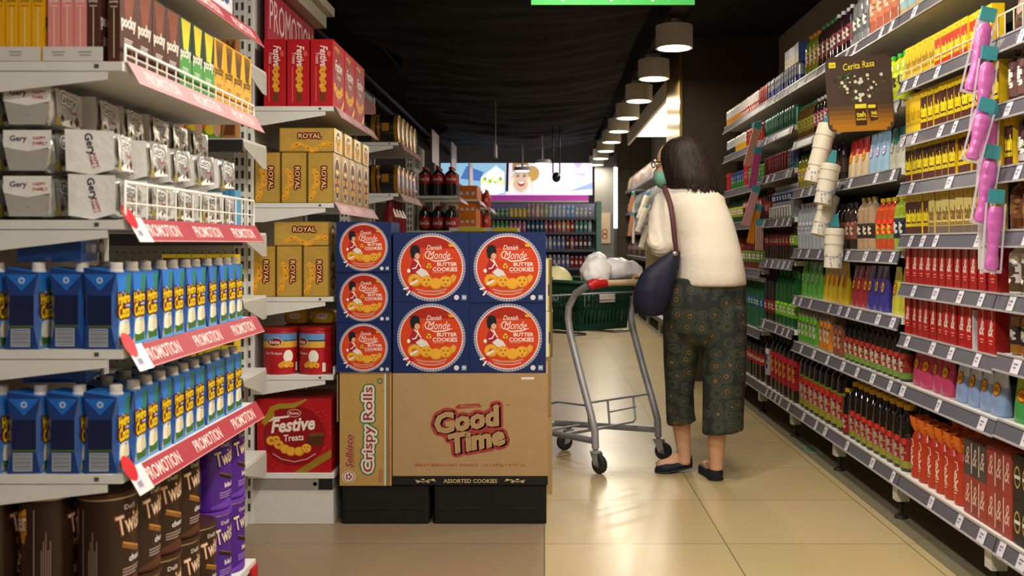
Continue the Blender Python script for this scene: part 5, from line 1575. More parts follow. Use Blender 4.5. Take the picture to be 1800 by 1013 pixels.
# ---------------------------------------------------------------- double shelving behind the hanging cups
BT = bottle
def bay_runs(rows):
    for (d, p, z, ya, yb, pt, pl, dx) in rows:
        run(d, p, z, ya, yb, pt, pl, dx)
CUP = [
    # second shelf down
    ('green capped amber bottle', BT('6a4a18', '8a8a2a', '2f6a34', 0.19, 0.03, mark='c9b23a'), 1.67, 5.43, 5.12, 0.064, 'second cup shelf', 0.036),
    ('dark bottle with pink label', BT('2a1c1a', '9a4a5a', 'b9b4c4', 0.19, 0.03), 1.67, 5.11, 4.72, 0.064, 'second cup shelf', 0.036),
    ('dark cola bottle', BT('1c1412', '4a2a26', '7a2a24', 0.2, 0.03), 1.67, 4.70, 4.05, 0.064, 'second cup shelf', 0.036),
    ('lime bottle with green cap', BT('b5c22a', 'c9d23a', '3fae34', 0.2, 0.032, mark='3a2a20'), 1.67, 4.03, 3.84, 0.067, 'second cup shelf', 0.036),
    # third
    ('yellow and green bottle', BT('8a8a24', 'c4a82a', '2f6a3a', 0.19, 0.03), 1.40, 5.43, 5.15, 0.064, 'third cup shelf', 0.036),
    ('dark bottle', BT('2a201c', '3a2a24', '4a3a30', 0.19, 0.03, mark='8a7a5a'), 1.40, 5.14, 4.60, 0.064, 'third cup shelf', 0.036),
    ('red and yellow pouch', pouch(0.085, 0.045, 0.18, 'b9261c', 'd9c4a0', 'e3b41e', 12, badge2='d23a1e'), 1.40, 4.58, 4.32, 0.086, 'third cup shelf', 0.045),
    ('light blue pouch', pouch(0.08, 0.045, 0.18, '8ab4d6', '9ac0dc', 'd6dcec', 13, badge2='8a5a9a'), 1.40, 4.30, 4.04, 0.082, 'third cup shelf', 0.045),
    ('teal and white pouch', pouch(0.06, 0.045, 0.175, '3a8a7c', 'c9cabc', 'd9d2c4', 14, badge2='9a6a5a'), 1.40, 4.03, 3.84, 0.062, 'third cup shelf', 0.045),
    # fourth
    ('clear water bottle', BT('aeb4bc', 'a4aab4', 'd6d6d6', 0.25, 0.032, mark='c9ccd4', nb=24), 1.07, 5.43, 4.95, 0.068, 'fourth cup shelf', 0.038),
    ('dark coffee bottle', BT('2c201c', '7a4a3c', '2a2a2a', 0.22, 0.032, mark='c9b49a'), 1.07, 4.92, 4.42, 0.068, 'fourth cup shelf', 0.038),
    ('beige and black coffee bottle', BT('a68a6a', '33282a', '8a7a3a', 0.235, 0.033, mark='d9c9b0', l1=0.5), 1.07, 4.40, 4.18, 0.07, 'fourth cup shelf', 0.038),
    ('red orange juice bottle', BT('b5421e', 'c4301c', 'c9a51c', 0.22, 0.033, mark='e3a53a', foot='6a8a3a'), 1.07, 4.16, 3.96, 0.07, 'fourth cup shelf', 0.038),
    ('green and navy juice bottle', BT('8a9a2a', '22283a', 'c9a51c', 0.225, 0.033, mark='c9cabc', collar='9aa83a'), 1.07, 3.95, 3.83, 0.068, 'fourth cup shelf', 0.038),
    # fifth
    ('green drink pouch', pouch(0.09, 0.05, 0.195, '4f9a2a', '5aa83a', 'b9c9b0', 15, badge2='3a7a2a'), 0.807, 5.43, 5.05, 0.093, 'fifth cup shelf', 0.05),
    ('yellow jelly drink pouch', pouch(0.078, 0.05, 0.2, 'd2b03a', 'e0bc1a', 'd97a1c', 16, badge2='c9801c'), 0.807, 5.02, 4.57, 0.08, 'fifth cup shelf', 0.05),
    ('red jelly drink pouch', pouch(0.075, 0.05, 0.19, '8a2420', '9a2a34', 'd9a81c', 17, badge2='6a1c20'), 0.807, 4.55, 4.34, 0.078, 'fifth cup shelf', 0.05),
    ('purple jelly drink pouch', pouch(0.08, 0.05, 0.195, '46307a', '3a348a', 'e0a81c', 18, badge2='4a2a6a'), 0.807, 4.32, 4.04, 0.082, 'fifth cup shelf', 0.05),
    ('bright yellow jelly pouch', pouch(0.08, 0.05, 0.195, 'd2cc2a', 'c4c23a', 'd9b41c', 19, badge2='b5421e'), 0.807, 4.02, 3.85, 0.082, 'fifth cup shelf', 0.05),
    # sixth
    ('green labelled yoghurt bottle', BT('9a9a8a', '62a02a', 'b9b4aa', 0.225, 0.034, mark='c4b8b0', foot='4f9a2a', l0=0.06, l1=0.66), 0.55, 5.43, 5.05, 0.074, 'sixth cup shelf', 0.04),
    ('orange labelled yoghurt bottle', BT('9a8a7a', 'b9702a', 'b9b4aa', 0.225, 0.034, mark='c9b8a4', foot='c9781c', l0=0.06, l1=0.66), 0.55, 5.03, 4.80, 0.074, 'sixth cup shelf', 0.04),
    ('tan labelled drink bottle', BT('6a4a3a', '8a4a34', '3a2a24', 0.2, 0.032, mark='b9907a', l0=0.06, l1=0.66), 0.55, 4.78, 4.63, 0.07, 'sixth cup shelf', 0.04),
    ('dark soy bottle with red label', BT('15110f', '8a2a22', '191412', 0.2, 0.033, mark='b9a59a', foot='6a8a3a', l0=0.05, l1=0.55), 0.55, 4.60, 3.84, 0.0705, 'sixth cup shelf', 0.04),
]
bay_runs(CUP)
# bottom shelf of the double bay
BIGK = BT('17110f', '97231c', 'c99a1c', 0.325, 0.047, mark='a8928a', foot='8f8a2a', collar='6f8a1e', l0=0.06, l1=0.53, neck=0.42, name='soy_sauce_bottle', nb=26)
SMLK = BT('15100f', '93261e', 'c99a1c', 0.265, 0.038, mark='a48c86', foot='8a8a34', l0=0.05, l1=0.50, neck=0.46, name='soy_sauce_bottle', nb=24)
ONEK = BT('15100f', '8a231c', 'c99a1c', 0.22, 0.038, mark='b09a90', l0=0.05, l1=0.45, neck=0.5, name='soy_sauce_bottle', nb=24)
run('large dark sauce bottle with yellow cap', BIGK, BOT, 5.43, 4.66, 0.098, 'bottom cup shelf', 0.055, group='large sauce bottles in front')
run('large dark sauce bottle with yellow cap', BIGK, BOT, 5.40, 4.66, 0.104, 'second row, bottom shelf', 0.165, group='large sauce bottles behind')
run('short dark sauce bottle standing forward', ONEK, BOT, 4.645, 4.565, 0.08, 'bottom cup shelf', 0.045)
run('medium dark sauce bottle with yellow cap', SMLK, BOT, 4.545, 3.83, 0.0795, 'bottom cup shelf', 0.05, group='medium sauce bottles in front')
run('medium dark sauce bottle with yellow cap', SMLK, BOT, 4.53, 3.83, 0.084, 'second row, bottom shelf', 0.14, group='medium sauce bottles behind')
run('medium dark sauce bottle with yellow cap', SMLK, BOT, 4.53, 3.83, 0.084, 'third row, bottom shelf', 0.24, group='medium sauce bottles at the back')
# ---------------------------------------------------------------- shelving behind the straws
STRAW = [
    ('teal slim can', can('1f6a52', '2f7a62', 'b9c9bc', seed=2), 1.77, 6.25, 5.47, 0.0575, 'second straw shelf', 0.033),
    ('maroon slim can', can('6a2024', '7a2a2c', 'b98a84', seed=3), 1.527, 6.25, 5.66, 0.0575, 'third straw shelf', 0.033),
    ('teal and violet slim can', can('2f6a72', '4a4a84', 'b9b4c4', seed=4), 1.527, 5.65, 5.47, 0.0575, 'third straw shelf', 0.033),
    ('clear bottle with blue neck label', BT('8f959c', '1f2a5a', 'c9c9cc', 0.195, 0.03, mark='c9ccd6', l0=0.5, l1=0.75), 1.25, 6.05, 5.47, 0.064, 'fourth straw shelf', 0.036),
    ('dark bottle with red label', BT('2a1514', '8a201c', '7a1c1a', 0.19, 0.03, mark='b9948c'), 1.25, 6.25, 6.07, 0.064, 'fourth straw shelf', 0.036),
    ('dark red soda bottle', BT('2c1210', '8a2a22', '5a1c1a', 0.2, 0.032, mark='b59a8a', l0=0.45, l1=0.72), 1.0, 6.25, 5.62, 0.067, 'fifth straw shelf', 0.038),
    ('lime labelled soda bottle', BT('2c2a18', '7aa82a', '3a5a24', 0.2, 0.032, l0=0.45, l1=0.72), 1.0, 5.61, 5.47, 0.067, 'fifth straw shelf', 0.038),
    ('big dark soda bottle', BT('1e1210', '7a1c1e', '1c1614', 0.33, 0.046, mark='c4a89a', l0=0.18, l1=0.40), 0.61, 6.25, 5.97, 0.094, 'sixth straw shelf', 0.05),
    ('big green soda bottle', BT('145a26', '79b52a', '1f6a34', 0.33, 0.046, mark='c9d6b4', l0=0.18, l1=0.42), 0.61, 5.96, 5.47, 0.094, 'sixth straw shelf', 0.05),
    ('big cola bottle with white printed label', BT('1c0f10', 'b5aebc', '1c1414', 0.35, 0.05, mark='2a2a5a', l0=0.2, l1=0.68), BOT, 6.25, 6.12, 0.104, 'bottom straw shelf', 0.055),
    ('big cola bottle with crimson label', BT('1c0f10', 'a3182c', '1c1414', 0.35, 0.05, mark='c9872a', l0=0.2, l1=0.68), BOT, 6.10, 5.47, 0.104, 'bottom straw shelf', 0.055),
]
bay_runs(STRAW)
g_ = obj('wire_crate', MB())
g_.data = MB().tube([(XF - 0.012, 5.50, 1.258), (XF - 0.012, 5.50, 1.315), (XF - 0.012, 6.0, 1.315), (XF - 0.012, 6.0, 1.258)], 0.005, M('c9c6c0', 0.4), 6).mesh('wire_crate')
for k in range(7):
    y = 5.56 + 0.065 * k
    obj('upright_wire', MB().tube([(XF - 0.012, y, 1.258), (XF - 0.012, y, 1.315)], 0.005, M('c9c6c0', 0.4), 5), g_)
tag(g_, 'pale wire guard before the clear bottles', 'guard')
# ---------------------------------------------------------------- shelving beside the column
D0 = 7.53
COLR = [
    ('white and black slim can', can('23252a', 'c4c6ca', '8a8c92', seed=5), 1.77, D0, 7.22, 0.0575, 'second column shelf', 0.033),
    ('yellow and white slim can', can('d9a51c', 'cfcabf', 'b9b4aa', seed=6), 1.77, 7.20, 6.82, 0.0575, 'second column shelf', 0.033),
    ('red slim can', can('a8241e', '8a1c1c', 'd6b4a8', seed=7), 1.77, 6.80, 6.29, 0.0575, 'second column shelf', 0.033),
    ('red drink carton', carton(0.06, 0.05, 0.14, lambda f, a, b: blobs(f, a, b, ('d9a89a', '8a1c1c'), 5, 8), 'a3222a'), 1.50, D0, 7.38, 0.064, 'third column shelf', 0.033),
    ('green can with blue top', can('2a7a34', '2f3f8a', 'a8c4a0', h=0.125, seed=9), 1.50, 7.36, 6.92, 0.0575, 'third column shelf', 0.033),
    ('tall red drink carton', carton(0.07, 0.05, 0.165, lambda f, a, b: blobs(f, a, b, ('d9a89a', '8a1c1c'), 5, 10), 'a3222a'), 1.50, 6.90, 6.76, 0.072, 'third column shelf', 0.033),
    ('plain green can', can('2f7a3a', '3f8a3a', 'a8c49a', seed=11), 1.50, 6.74, 6.29, 0.0575, 'third column shelf', 0.033),
    ('green soda bottle', BT('1c4a2a', '9a9a2a', '2a5a34', 0.2, 0.032), 1.25, D0, 6.95, 0.067, 'fourth column shelf', 0.038),
    ('dark soda bottle with red label', BT('2a1816', '9a2420', '3a1c1a', 0.2, 0.032, mark='d6c4b8', l0=0.45, l1=0.72), 1.25, 6.93, 6.29, 0.067, 'fourth column shelf', 0.038),
    ('orange soda bottle', BT('9a4418', 'b5521c', '8a2a1a', 0.21, 0.032, mark='d9a53a'), 0.926, D0, 6.98, 0.067, 'fifth column shelf', 0.038),
    ('red and green soda bottle', BT('6a1c18', '5a8a2a', '7a1c1a', 0.21, 0.032), 0.926, 6.96, 6.29, 0.067, 'fifth column shelf', 0.038),
    ('big teal green soda bottle', BT('17633f', '2a4f7a', 'd2d6d8', 0.34, 0.046, mark='9ac4b4', l0=0.42, l1=0.62), 0.53, D0, 6.29, 0.095, 'sixth column shelf', 0.05),
    ('big cola bottle with red label', BT('170d0c', 'b0211c', '1c1412', 0.295, 0.048, l0=0.36, l1=0.60, txt='Coca-Cola'), BOT, D0, 6.29, 0.1, 'bottom column shelf', 0.055),
]
bay_runs(COLR)
# ---------------------------------------------------------------- top shelf, from the column to the near end
TOPR = [
    ('orange and white slim can', can('d98a1c', 'd2d0ca', 'b9b4aa', seed=21), TOPZ, D0, 7.02, 0.0575, 'top shelf', 0.033),
    ('red and white slim can', can('b52a22', 'd0c8c4', 'e0d4ca', seed=22), TOPZ, 7.00, 6.44, 0.0575, 'top shelf', 0.033),
    ('dark red top shelf can', can('8a1c1c', '9a2a24', 'c49a8a', seed=23), TOPZ, 6.42, 6.15, 0.0575, 'top shelf', 0.033),
    ('blue and white slim can', can('4a5aa8', 'c4c8d6', 'dadce6', seed=24), TOPZ, 6.13, 5.42, 0.0575, 'top shelf', 0.033),
    ('green juice bottle with orange cap', BT('7a8a2a', '9a7a1c', 'd9801c', 0.22, 0.032), TOPZ, 5.26, 5.05, 0.067, 'top shelf', 0.038),
    ('green capped dark bottle', BT('3a2420', '6a3a2a', '2f7a3a', 0.22, 0.032), TOPZ, 5.03, 4.78, 0.067, 'top shelf', 0.038),
    ('dark bottle with white cap', BT('2c1c20', '6a2a34', 'd2ced6', 0.22, 0.032), TOPZ, 4.77, 4.50, 0.067, 'top shelf', 0.038),
    ('silver grey bottle with blue cap', BT('7a7c80', '5a5c62', '2a5aa8', 0.235, 0.034), TOPZ, 4.48, 4.27, 0.071, 'top shelf', 0.04),
    ('large amber bottle with red cap', BT('a8604a', 'b56a4a', 'c4281e', 0.27, 0.042, mark='d9b49a'), TOPZ, 4.25, 3.90, 0.087, 'top shelf', 0.048),
    ('beige and blue water bottle', BT('c4a876', '8fb4bc', '2a5aa8', 0.27, 0.036, mark='d9d2b8', l0=0.1, l1=0.5), TOPZ, 3.88, 3.62, 0.076, 'top shelf', 0.042),
    ('green topped clear bottle', BT('5aa84a', '7ac45a', '3f9a3a', 0.25, 0.034), TOPZ, 3.60, 3.44, 0.072, 'top shelf', 0.04),
    ('violet tinted clear bottle', BT('7a6f8a', '8f849c', '5a4f6a', 0.25, 0.034, mark='b9b0c4'), TOPZ, 3.42, 2.95, 0.072, 'top shelf', 0.04),
]
bay_runs(TOPR)
BXY = carton(0.11, 0.06, 0.11, lambda f, a, b: (f.rect(-a / 2, b * 0.0, a, b * 0.55, M('d9c22a', 0.45), 1), blobs(f, a, b, ('d6dae6', '4a5aa8'), 6, 30)), '3f52a0', '3f52a0', name='drink_carton')
run('blue and yellow carton stacked on cans', BXY, TOPZ, 5.76, 5.42, 0.113, 'top shelf', 0.05, lift=0.1225)
# ---------------------------------------------------------------- packs hanging on strips at the shelving joints
STRIPM = M('dcd9d4', 0.4)
def hang_strip(x, y, z0, z1, label, holes=6):
    mb = MB().box((x - 0.018, y - 0.001, z0), (x + 0.018, y + 0.001, z1), STRIPM)
    f = front(mb, y - 0.001, x, z0)
    for k in range(holes):
        f.ring(0, (z1 - z0) * (k + 0.5) / holes, 0.005, 0.008, M('6a686c', 0.5), 1, 12, 0, 200)
    o = tag(obj('hanging_strip', mb), label, 'strip')
    obj('hook', MB().tube([(x, y, z1 - 0.005), (x + 0.02, y + 0.004, z1 + 0.01), (XF - 0.002, y + 0.01, z1 + 0.012)], 0.003, M('b9b6b0', 0.3), 6), o)
    return o
TEAL = M('3f8f98', 0.45)
def pos(px, py, Y):
    return Vector(((px - 957) * Y / 1700, Y, 1.1 - (py - 428) * Y / 1700))
def hung(name, cat, a, b, build, label, group, yoff):
    """a pack hanging between two points; built along its own -z from the top"""
    A, B_ = a, b
    d = (B_ - A)
    L = d.length
    ang = math.atan2(-d.x, -d.z)
    body, parts = build(L)
    o = obj(name, body, loc=A, rot=(0, ang, 0))
    tag(o, label, cat, group)
    for n, p in parts:
        obj(n, p, o)
    return o
def pinkpack(L):
    P = M('c563ae', 0.3, coat=0.4, var=0.15, scale=40)
    rings = []
    for i in range(17):
        q = i / 16
        wd = 0.02 + 0.004 * math.sin(q * 7) + 0.0012 * (i % 2)
        rings.append([(wd * math.cos(2 * math.pi * k / 14) * (0.75 if i in (0, 16) else 1), (0.012 + 0.0015 * ((i * 7) % 3 - 1)) * math.sin(2 * math.pi * k / 14), -0.04 - (L - 0.05) * q) for k in range(14)])
    body = MB().loft(rings[::-1], P)
    film = MB().box((-0.031, -0.002, -L), (-0.026, 0.002, -0.03), M('e8dcea', 0.1, alpha=0.5)).box((0.026, -0.002, -L), (0.031, 0.002, -0.03), M('e8dcea', 0.1, alpha=0.5))
    film.box((-0.031, -0.002, -L), (0.031, 0.002, -L + 0.01), M('e8dcea', 0.1, alpha=0.5))
    return body, [('film', film), ('header_card', MB().box((-0.024, -0.003, -0.03), (0.024, 0.003, 0.012), TEAL) if L < 0.262 else MB().box((0.004, -0.003, -0.03), (0.026, 0.003, 0.014), TEAL))]
YA = 2.985
for k, (a, b_) in enumerate((((1738, 20), (1704, 165)), ((1740, 88), (1720, 232)), ((1736, 180), (1706, 285)), ((1741, 190), (1733, 330)), ((1745, 262), (1722, 395)), ((1752, 340), (1742, 480)))):
    hung('sponge_pack', 'pack', pos(*a, YA - 0.034 * (k % 3)), pos(*b_, YA - 0.034 * (k % 3)), pinkpack, f'long pink film pack, {ORD[k]} from the top of the hanging pink strip', 'pink packs on the hanging strip', 0)
hang_strip(1.362, YA + 0.012, 1.02, 1.81, 'clear white strip that carries the pink packs', 6)
def cuppack(L):
    C = M('d9cfbc', 0.5, var=0.05)
    n = 7
    body = MB().lathe([(0.032, -L), (0.042, -L + 0.004), (0.040, -L * 0.75), (0.0435, -L * 0.745), (0.0415, -L * 0.5), (0.045, -L * 0.495), (0.043, -L * 0.3), (0.046, -L * 0.295), (0.044, -0.04), (0.03, -0.035)], C, 24)
    f = Face(body, (0, 0, 0), rad=0.0435)
    rr_ = random.Random(3)
    for k in range(16):
        f.ell(rr_.uniform(-0.05, 0.05), -L + 0.012 + rr_.uniform(0, 0.06), 0.0045, 0.0045, M('7f9fc4', 0.5), 2, 8)
    return body, [('header_card', MB().loft([[(-0.026, y, -0.03), (0.02, y, -0.03), (0.012, y, 0.03), (-0.006, y, 0.03)] for y in (0.003, -0.003)], TEAL))]
for k, (a, b_) in enumerate((((1459, 205), (1428, 322)), ((1464, 275), (1446, 360)), ((1464, 330), (1440, 415)), ((1468, 388), (1464, 472)))):
    Yk = 4.60 - 0.1 * (k % 2)
    hung('paper_cup_pack', 'cups', pos(*a, Yk), pos(*b_, Yk), cuppack, f'sleeve of white paper cups, {ORD[k]} from the top of its hanging strip', 'paper cup sleeves on the strip', 0)
hang_strip(1.362, 4.645, 0.99, 1.68, 'white hook strip carrying the paper cup sleeves', 7)
def strawpack(c1, c2):
    def bld(L):
        body = MB()
        for i in range(7):
            x = -0.021 + 0.007 * i
            body.tube([(x, 0.004 * (i % 2), -0.03), (x, 0.004 * (i % 2), -L)], 0.0042, M(c1 if i % 2 else c2, 0.4), 6)
        return body, [('header_card', MB().box((-0.026, -0.002, -0.035), (0.026, 0.006, 0.01), TEAL))]
    return bld
for k, (a, b_, c1, c2) in enumerate((((1333, 218), (1313, 292), 'd98a6a', 'd9b09a'), ((1333, 262), (1322, 332), 'b53a8a', 'c9608f'), ((1330, 330), (1310, 396), 'cf8a94', 'd9aaa8'), ((1333, 362), (1319, 428), 'd9902a', 'd98a2a'), ((1336, 388), (1334, 440), 'c47a86', 'c9b09a'))):
    Yk = 6.24 - 0.05 * (k % 3)
    hung('straw_pack', 'straws', pos(*a, Yk), pos(*b_, Yk), strawpack(c1, c2), f'pack of coloured drinking straws, {ORD[k]} from the top of the straw strip', 'straw packs on the strip', 0)
hang_strip(1.36, 12.62, 1.0, 1.80, 'far hook strip of the beige cup sleeves beyond the woman', 6)
hang_strip(1.25, 13.62, 1.1, 1.84, 'far hook strip of the orange straw packs beyond the woman', 6)
hang_strip(1.362, 6.262, 1.12, 1.88, 'white hook strip carrying the straw packs', 6)
for k, (a, b_) in enumerate((((1143, 340), (1126, 385)), ((1141, 362), (1124, 408)), ((1143, 392), (1130, 436)), ((1148, 405), (1144, 452)))):
    Yk = 12.6 - 0.12 * (k % 2)
    hung('paper_cup_pack', 'cups', pos(a[0] - 3, a[1], Yk), pos(b_[0] - 3, b_[1], Yk), cuppack, f'far sleeve of beige paper cups beyond the woman, {ORD[k]} from the top', 'far paper cup sleeves', 0)
for k, (a, b_) in enumerate((((1114, 340), (1106, 372)), ((1112, 375), (1106, 415)))):
    hung('straw_pack', 'straws', pos(*a, 13.6), pos(*b_, 13.6), strawpack('c97a4a', 'd9a07a'), f'far pack of orange straws beyond the woman, {("upper", "lower")[k]} one', 'far straw packs', 0)
# ---------------------------------------------------------------- brown flag board
BW, BH = 0.262, 0.30
mb = MB().rprism(BW, BH, -0.003, 0.003, 0.03, M('46352e', 0.5))
for v in range(len(mb.v)):          # stand it up: x stays, y becomes z
    x, y, z = mb.v[v]
    mb.v[v] = (x, -z, y)
f = front(mb, -0.003)
AMB = ('5a4028', '6f4c22', '86591c', '9a661a', 'a8701a')
for k, hx in enumerate(AMB):
    f.rect(-BW / 2 + 0.012 * (k == 4) + 0.004, -BH / 2 + 0.012 + 0.018 * (4 - k), BW - 0.008 - 0.024 * (k == 4), 0.018, M(hx, 0.5), 1)
f.rect(-BW / 2 + 0.03, -BH / 2, BW - 0.06, 0.012, M('a8701a', 0.5), 1)
YB_ = M('e0cf2a', 0.5)
f.rect(-0.118, 0.105, 0.027, 0.022, YB_, 2)
f.text(-0.1045, 0.116, 'teh', M('46352e', 0.5), w=0.02, h=0.01, lv=3)
f.text(0.0, 0.112, 'Cerita Rasa', YB_, w=0.125, h=0.027, lv=2, rot=6, shear=0.2, bold=0.01)
rr = random.Random(8)
for k in range(70):                     # heart of leaves and blossoms
    t_ = rr.uniform(0, 2 * math.pi)
    s_ = math.sqrt(rr.random())
    x = 0.1 * s_ * math.sin(t_) ** 3 * 1.05
    y = 0.0625 * s_ * (13 * math.cos(t_) - 5 * math.cos(2 * t_) - 2 * math.cos(3 * t_) - math.cos(4 * t_)) / 13 + 0.025
    f.ell(x, y, rr.uniform(0.004, 0.009), rr.uniform(0.003, 0.007), M(rr.choice(('2a2a22', '33382a', '3f5a34', '242420')), 0.5), 2 + 0.02 * k, 7)
for k in range(30):
    t_ = 2 * math.pi * k / 30
    s_ = rr.uniform(0.3, 1.0)
    x = 0.105 * s_ * math.sin(t_) ** 3
    y = 0.066 * s_ * (13 * math.cos(t_) - 5 * math.cos(2 * t_) - 2 * math.cos(3 * t_) - math.cos(4 * t_)) / 13 + 0.025
    q = rr.choice((0.004, 0.005, 0.007))
    f.ell(x, y, q, q, M('c9cdb8', 0.5), 4 + 0.02 * k, 8)
for (x, y, w2, h2, rt2) in ((-0.0, -0.085, 0.045, 0.085, 0), (0.052, -0.08, 0.03, 0.066, 8)):
    f.poly([(x - w2 / 2, y - h2 / 2), (x + w2 / 2, y - h2 / 2 + 0.003 * rt2 / 4), (x + w2 / 2 - 0.002, y + h2 / 2 + 0.001 * rt2), (x - w2 / 2 - 0.0015 * rt2, y + h2 / 2)], M('3f1f1a', 0.5), 3)
    f.rect(x - w2 / 2 - 0.001 * rt2, y + h2 * 0.3, w2, h2 * 0.2, YB_, 4)
    f.text(x, y + h2 * 0.02, 'teh', YB_, w=w2 * 0.8, h=h2 * 0.26, lv=5, bold=0.03, rot=-rt2)
    f.text(x, y - h2 * 0.2, 'botol', YB_, w=w2 * 0.8, h=h2 * 0.12, lv=5, bold=0.02, rot=-rt2)
o = obj('flag_board', mb, loc=(1.25, 3.835, 1.695), rot=(0, math.radians(-3), 0))
tag(o, 'brown rounded flag board with a heart of leaves, jutting from the tea shelves', 'board')
obj('bracket', MB().box((0.128, 0.0035, -0.02), (XF - 1.25 - 0.03, 0.008, 0.02), M('8a8780', 0.4)), o)
# ---------------------------------------------------------------- far drinks shelving beyond the column
u = thing('shelving_unit', 'far shelving of colourful packs beyond the brown column', 'shelving')
obj('back_panel', MB().box((1.84, 9.0, 0.1), (1.855, 16.8, 2.1), DARKP), u)
for z in (2.0, 1.62, 1.28, 0.9, 0.55, BOT):
    s_ = obj('shelf', MB().box((XF, 9.0, z - 0.03), (1.84, 16.8, z), WHT), u)
    obj('price_strip', MB().box((XF - 0.012, 9.0, z - 0.05), (XF - 0.002, 16.8, z), GRY), s_)
for k in range(6):
    obj('leg', MB().box((XF + 0.01, 9.2 + 1.4 * k, 0.001), (XF + 0.05, 9.24 + 1.4 * k, 0.158), WHT), u)
FARC = (('c9b24a', 'd98a6a', 'b9c48a', '8a6aa8', 'd9c4b4', 'c4604a'), ('2a2f5a', '3a3f6a', '4a3a6a', '8a8a5a', '33406a'), ('3a4a6a', '5a3a3a', '7a8a9a', '2a2a3a'), ('8a3a3a', '4a4a6a', '9a8a7a', '5a2a34'))
FNM = ('top', 'second', 'third', 'fourth')
for j, z in enumerate((2.0, 1.62, 1.28, 0.9)):
    pr = [pouch(0.13, 0.08, 0.22 if j == 0 else 0.24, c, shade(c, 0.8), 'd9d2b8', 40 + i, name='snack_bag', badge2=shade(c, 0.5)) for i, c in enumerate(FARC[j])]
    cn = {}
    for k in range(34):
        y = 16.7 - 0.16 * k
        p = pr[(k * 7 // 3) % len(pr)]
        p.put((XF + 0.06, y, z + 0.001), FACE_L, f'small far snack bag, {ORD[k] if k < 30 else "near"} on the {FNM[j]} shelf beyond the brown column' if k < 30 else f'small far snack bag hidden behind the woman, {FNM[j]} shelf', f'far snack bags, {FNM[j]} shelf' + (', hidden' if k >= 30 else ''))
# ================================================================ far wall of bottles
SHAM = {}
def shampoo(c, capc, h):
    key = (c, capc, h)
    if key not in SHAM:
        b = MB().lathe([(0.026, 0), (0.03, 0.004), (0.03, h * 0.78), (0.02, h * 0.84), (0.012, h * 0.86)], M(c, 0.35), 14)
        f = Face(b, (0, 0, 0), rad=0.0305)
        f.rect(-0.018, h * 0.3, 0.036, h * 0.25, M('d6d2d6', 0.5), 2)
        f.rect(-0.014, h * 0.38, 0.028, h * 0.06, M(shade(c, 0.6), 0.5), 3)
        SHAM[key] = Proto('shampoo_bottle', 'bottle', b, [('cap', MB().lathe([(0.018, h * 0.86), (0.018, h), (0.0, h)], M(capc, 0.4), 12))])
    return SHAM[key]
def colr(x, j):
    if j == 0:
        return ('4f9a6a', 'c9c9a8', 0.13) if x < -0.52 else ('e0c02a', 'e6d23a', 0.14) if x < -0.28 else (('c9b4a8', 'a89a7a', '9aa86a', 'b58a8a', 'd0c8c4')[int(x * 97) % 5], 'dcd6d2', 0.21) if x < 0.05 else (('6aa0d6', '4a6fae', '9fb4d0')[int(x * 91) % 3], 'c9ccd6', 0.19) if x < 0.45 else (('9a9da0', '7f8489', 'b0b0ac')[int(x * 91) % 3], 'b9b9b9', 0.15)
    if j == 1:
        return ('3f9a5a', 'd6d6cc', 0.17) if x < -0.55 else ('b06a9a', 'd6cbd2', 0.17) if x < -0.28 else (('22305f', '2f3f7a', '28507a')[int(x * 91) % 3], '9aa0b4', 0.19) if x < 0.02 else (('8a2a34', 'b5603a', '8a5a7a', 'a89080')[int(x * 93) % 4], 'd0c8c4', 0.19) if x < 0.45 else (('3f7a80', '8aa0a0', '7a2a34')[int(x * 91) % 3], 'c0c6c6', 0.18)
    if j == 2:
        return (('2f3f8a', '8f96ac', '5a6a9a')[int(x * 91) % 3], 'c9ccd6', 0.20) if x < 0.3 else (('6a1c2a', '5a2a3a', '8a6a70', '3a4a4a')[int(x * 91) % 4], '9a8a90', 0.20)
    return (('4f5a8a', '8f8fa4', '6a6f96')[int(x * 91) % 3], 'c4c4d0', 0.19) if x < 0.42 else ('8a2a26', 'a89a98', 0.17)
SN_ = ('top', 'second', 'third', 'fourth')
for j in range(4):
    n = 0
    x = -0.86 if j < 2 else -0.05
    while x < 0.76:
        c, cc, h = colr(x, j)
        shampoo(c, cc, h).put((x, 15.0, BACK_Z[j] + 0.001), 0, f'small far bottle, {ORD[n]} from the promotion side on the {SN_[j]} shelf under the sign', f'far bottles on the {SN_[j]} shelf under the sign')
        x += 0.068
        n += 1
# ================================================================ cola, orange packs and red capped bottles farther down the promotion side
COLA = BT('17100f', 'a81c1a', '9a1c1c', 0.23, 0.046, l0=0.42, l1=0.74, txt='Coca-Cola', name='cola_bottle')
COLB = BT('17100f', 'a81c1a', '8f1a1a', 0.20, 0.046, l0=0.10, l1=0.52, txt='Coca-Cola', name='cola_bottle')
for (z, nm, P_) in ((1.476, 'upper', COLA), (1.201, 'lower', COLB)):
    for k in range(3):
        for q in range(3):
            P_.put((-0.74 - 0.105 * (2 - k), 7.66 + 0.1 * q, z), 0, f'dark cola bottle, {ORD[k]} across and {ORD[q]} in depth on the {nm} cola shelf', f'cola bottles on the {nm} shelf')
def d_or(f, a, b):
    for k in range(3):
        f.ell(-a * 0.3 + a * 0.3 * k, b * 0.5, a * 0.13, b * 0.4, M('c96a14', 0.4), 1, 14)
        f.rect(-a * 0.38 + a * 0.3 * k, b * 0.3, a * 0.16, b * 0.25, M('d6c9d6', 0.45), 2)
ORP = carton(0.18, 0.16, 0.124, d_or, 'd97a1a', 'c9701a', name='orange_multipack')
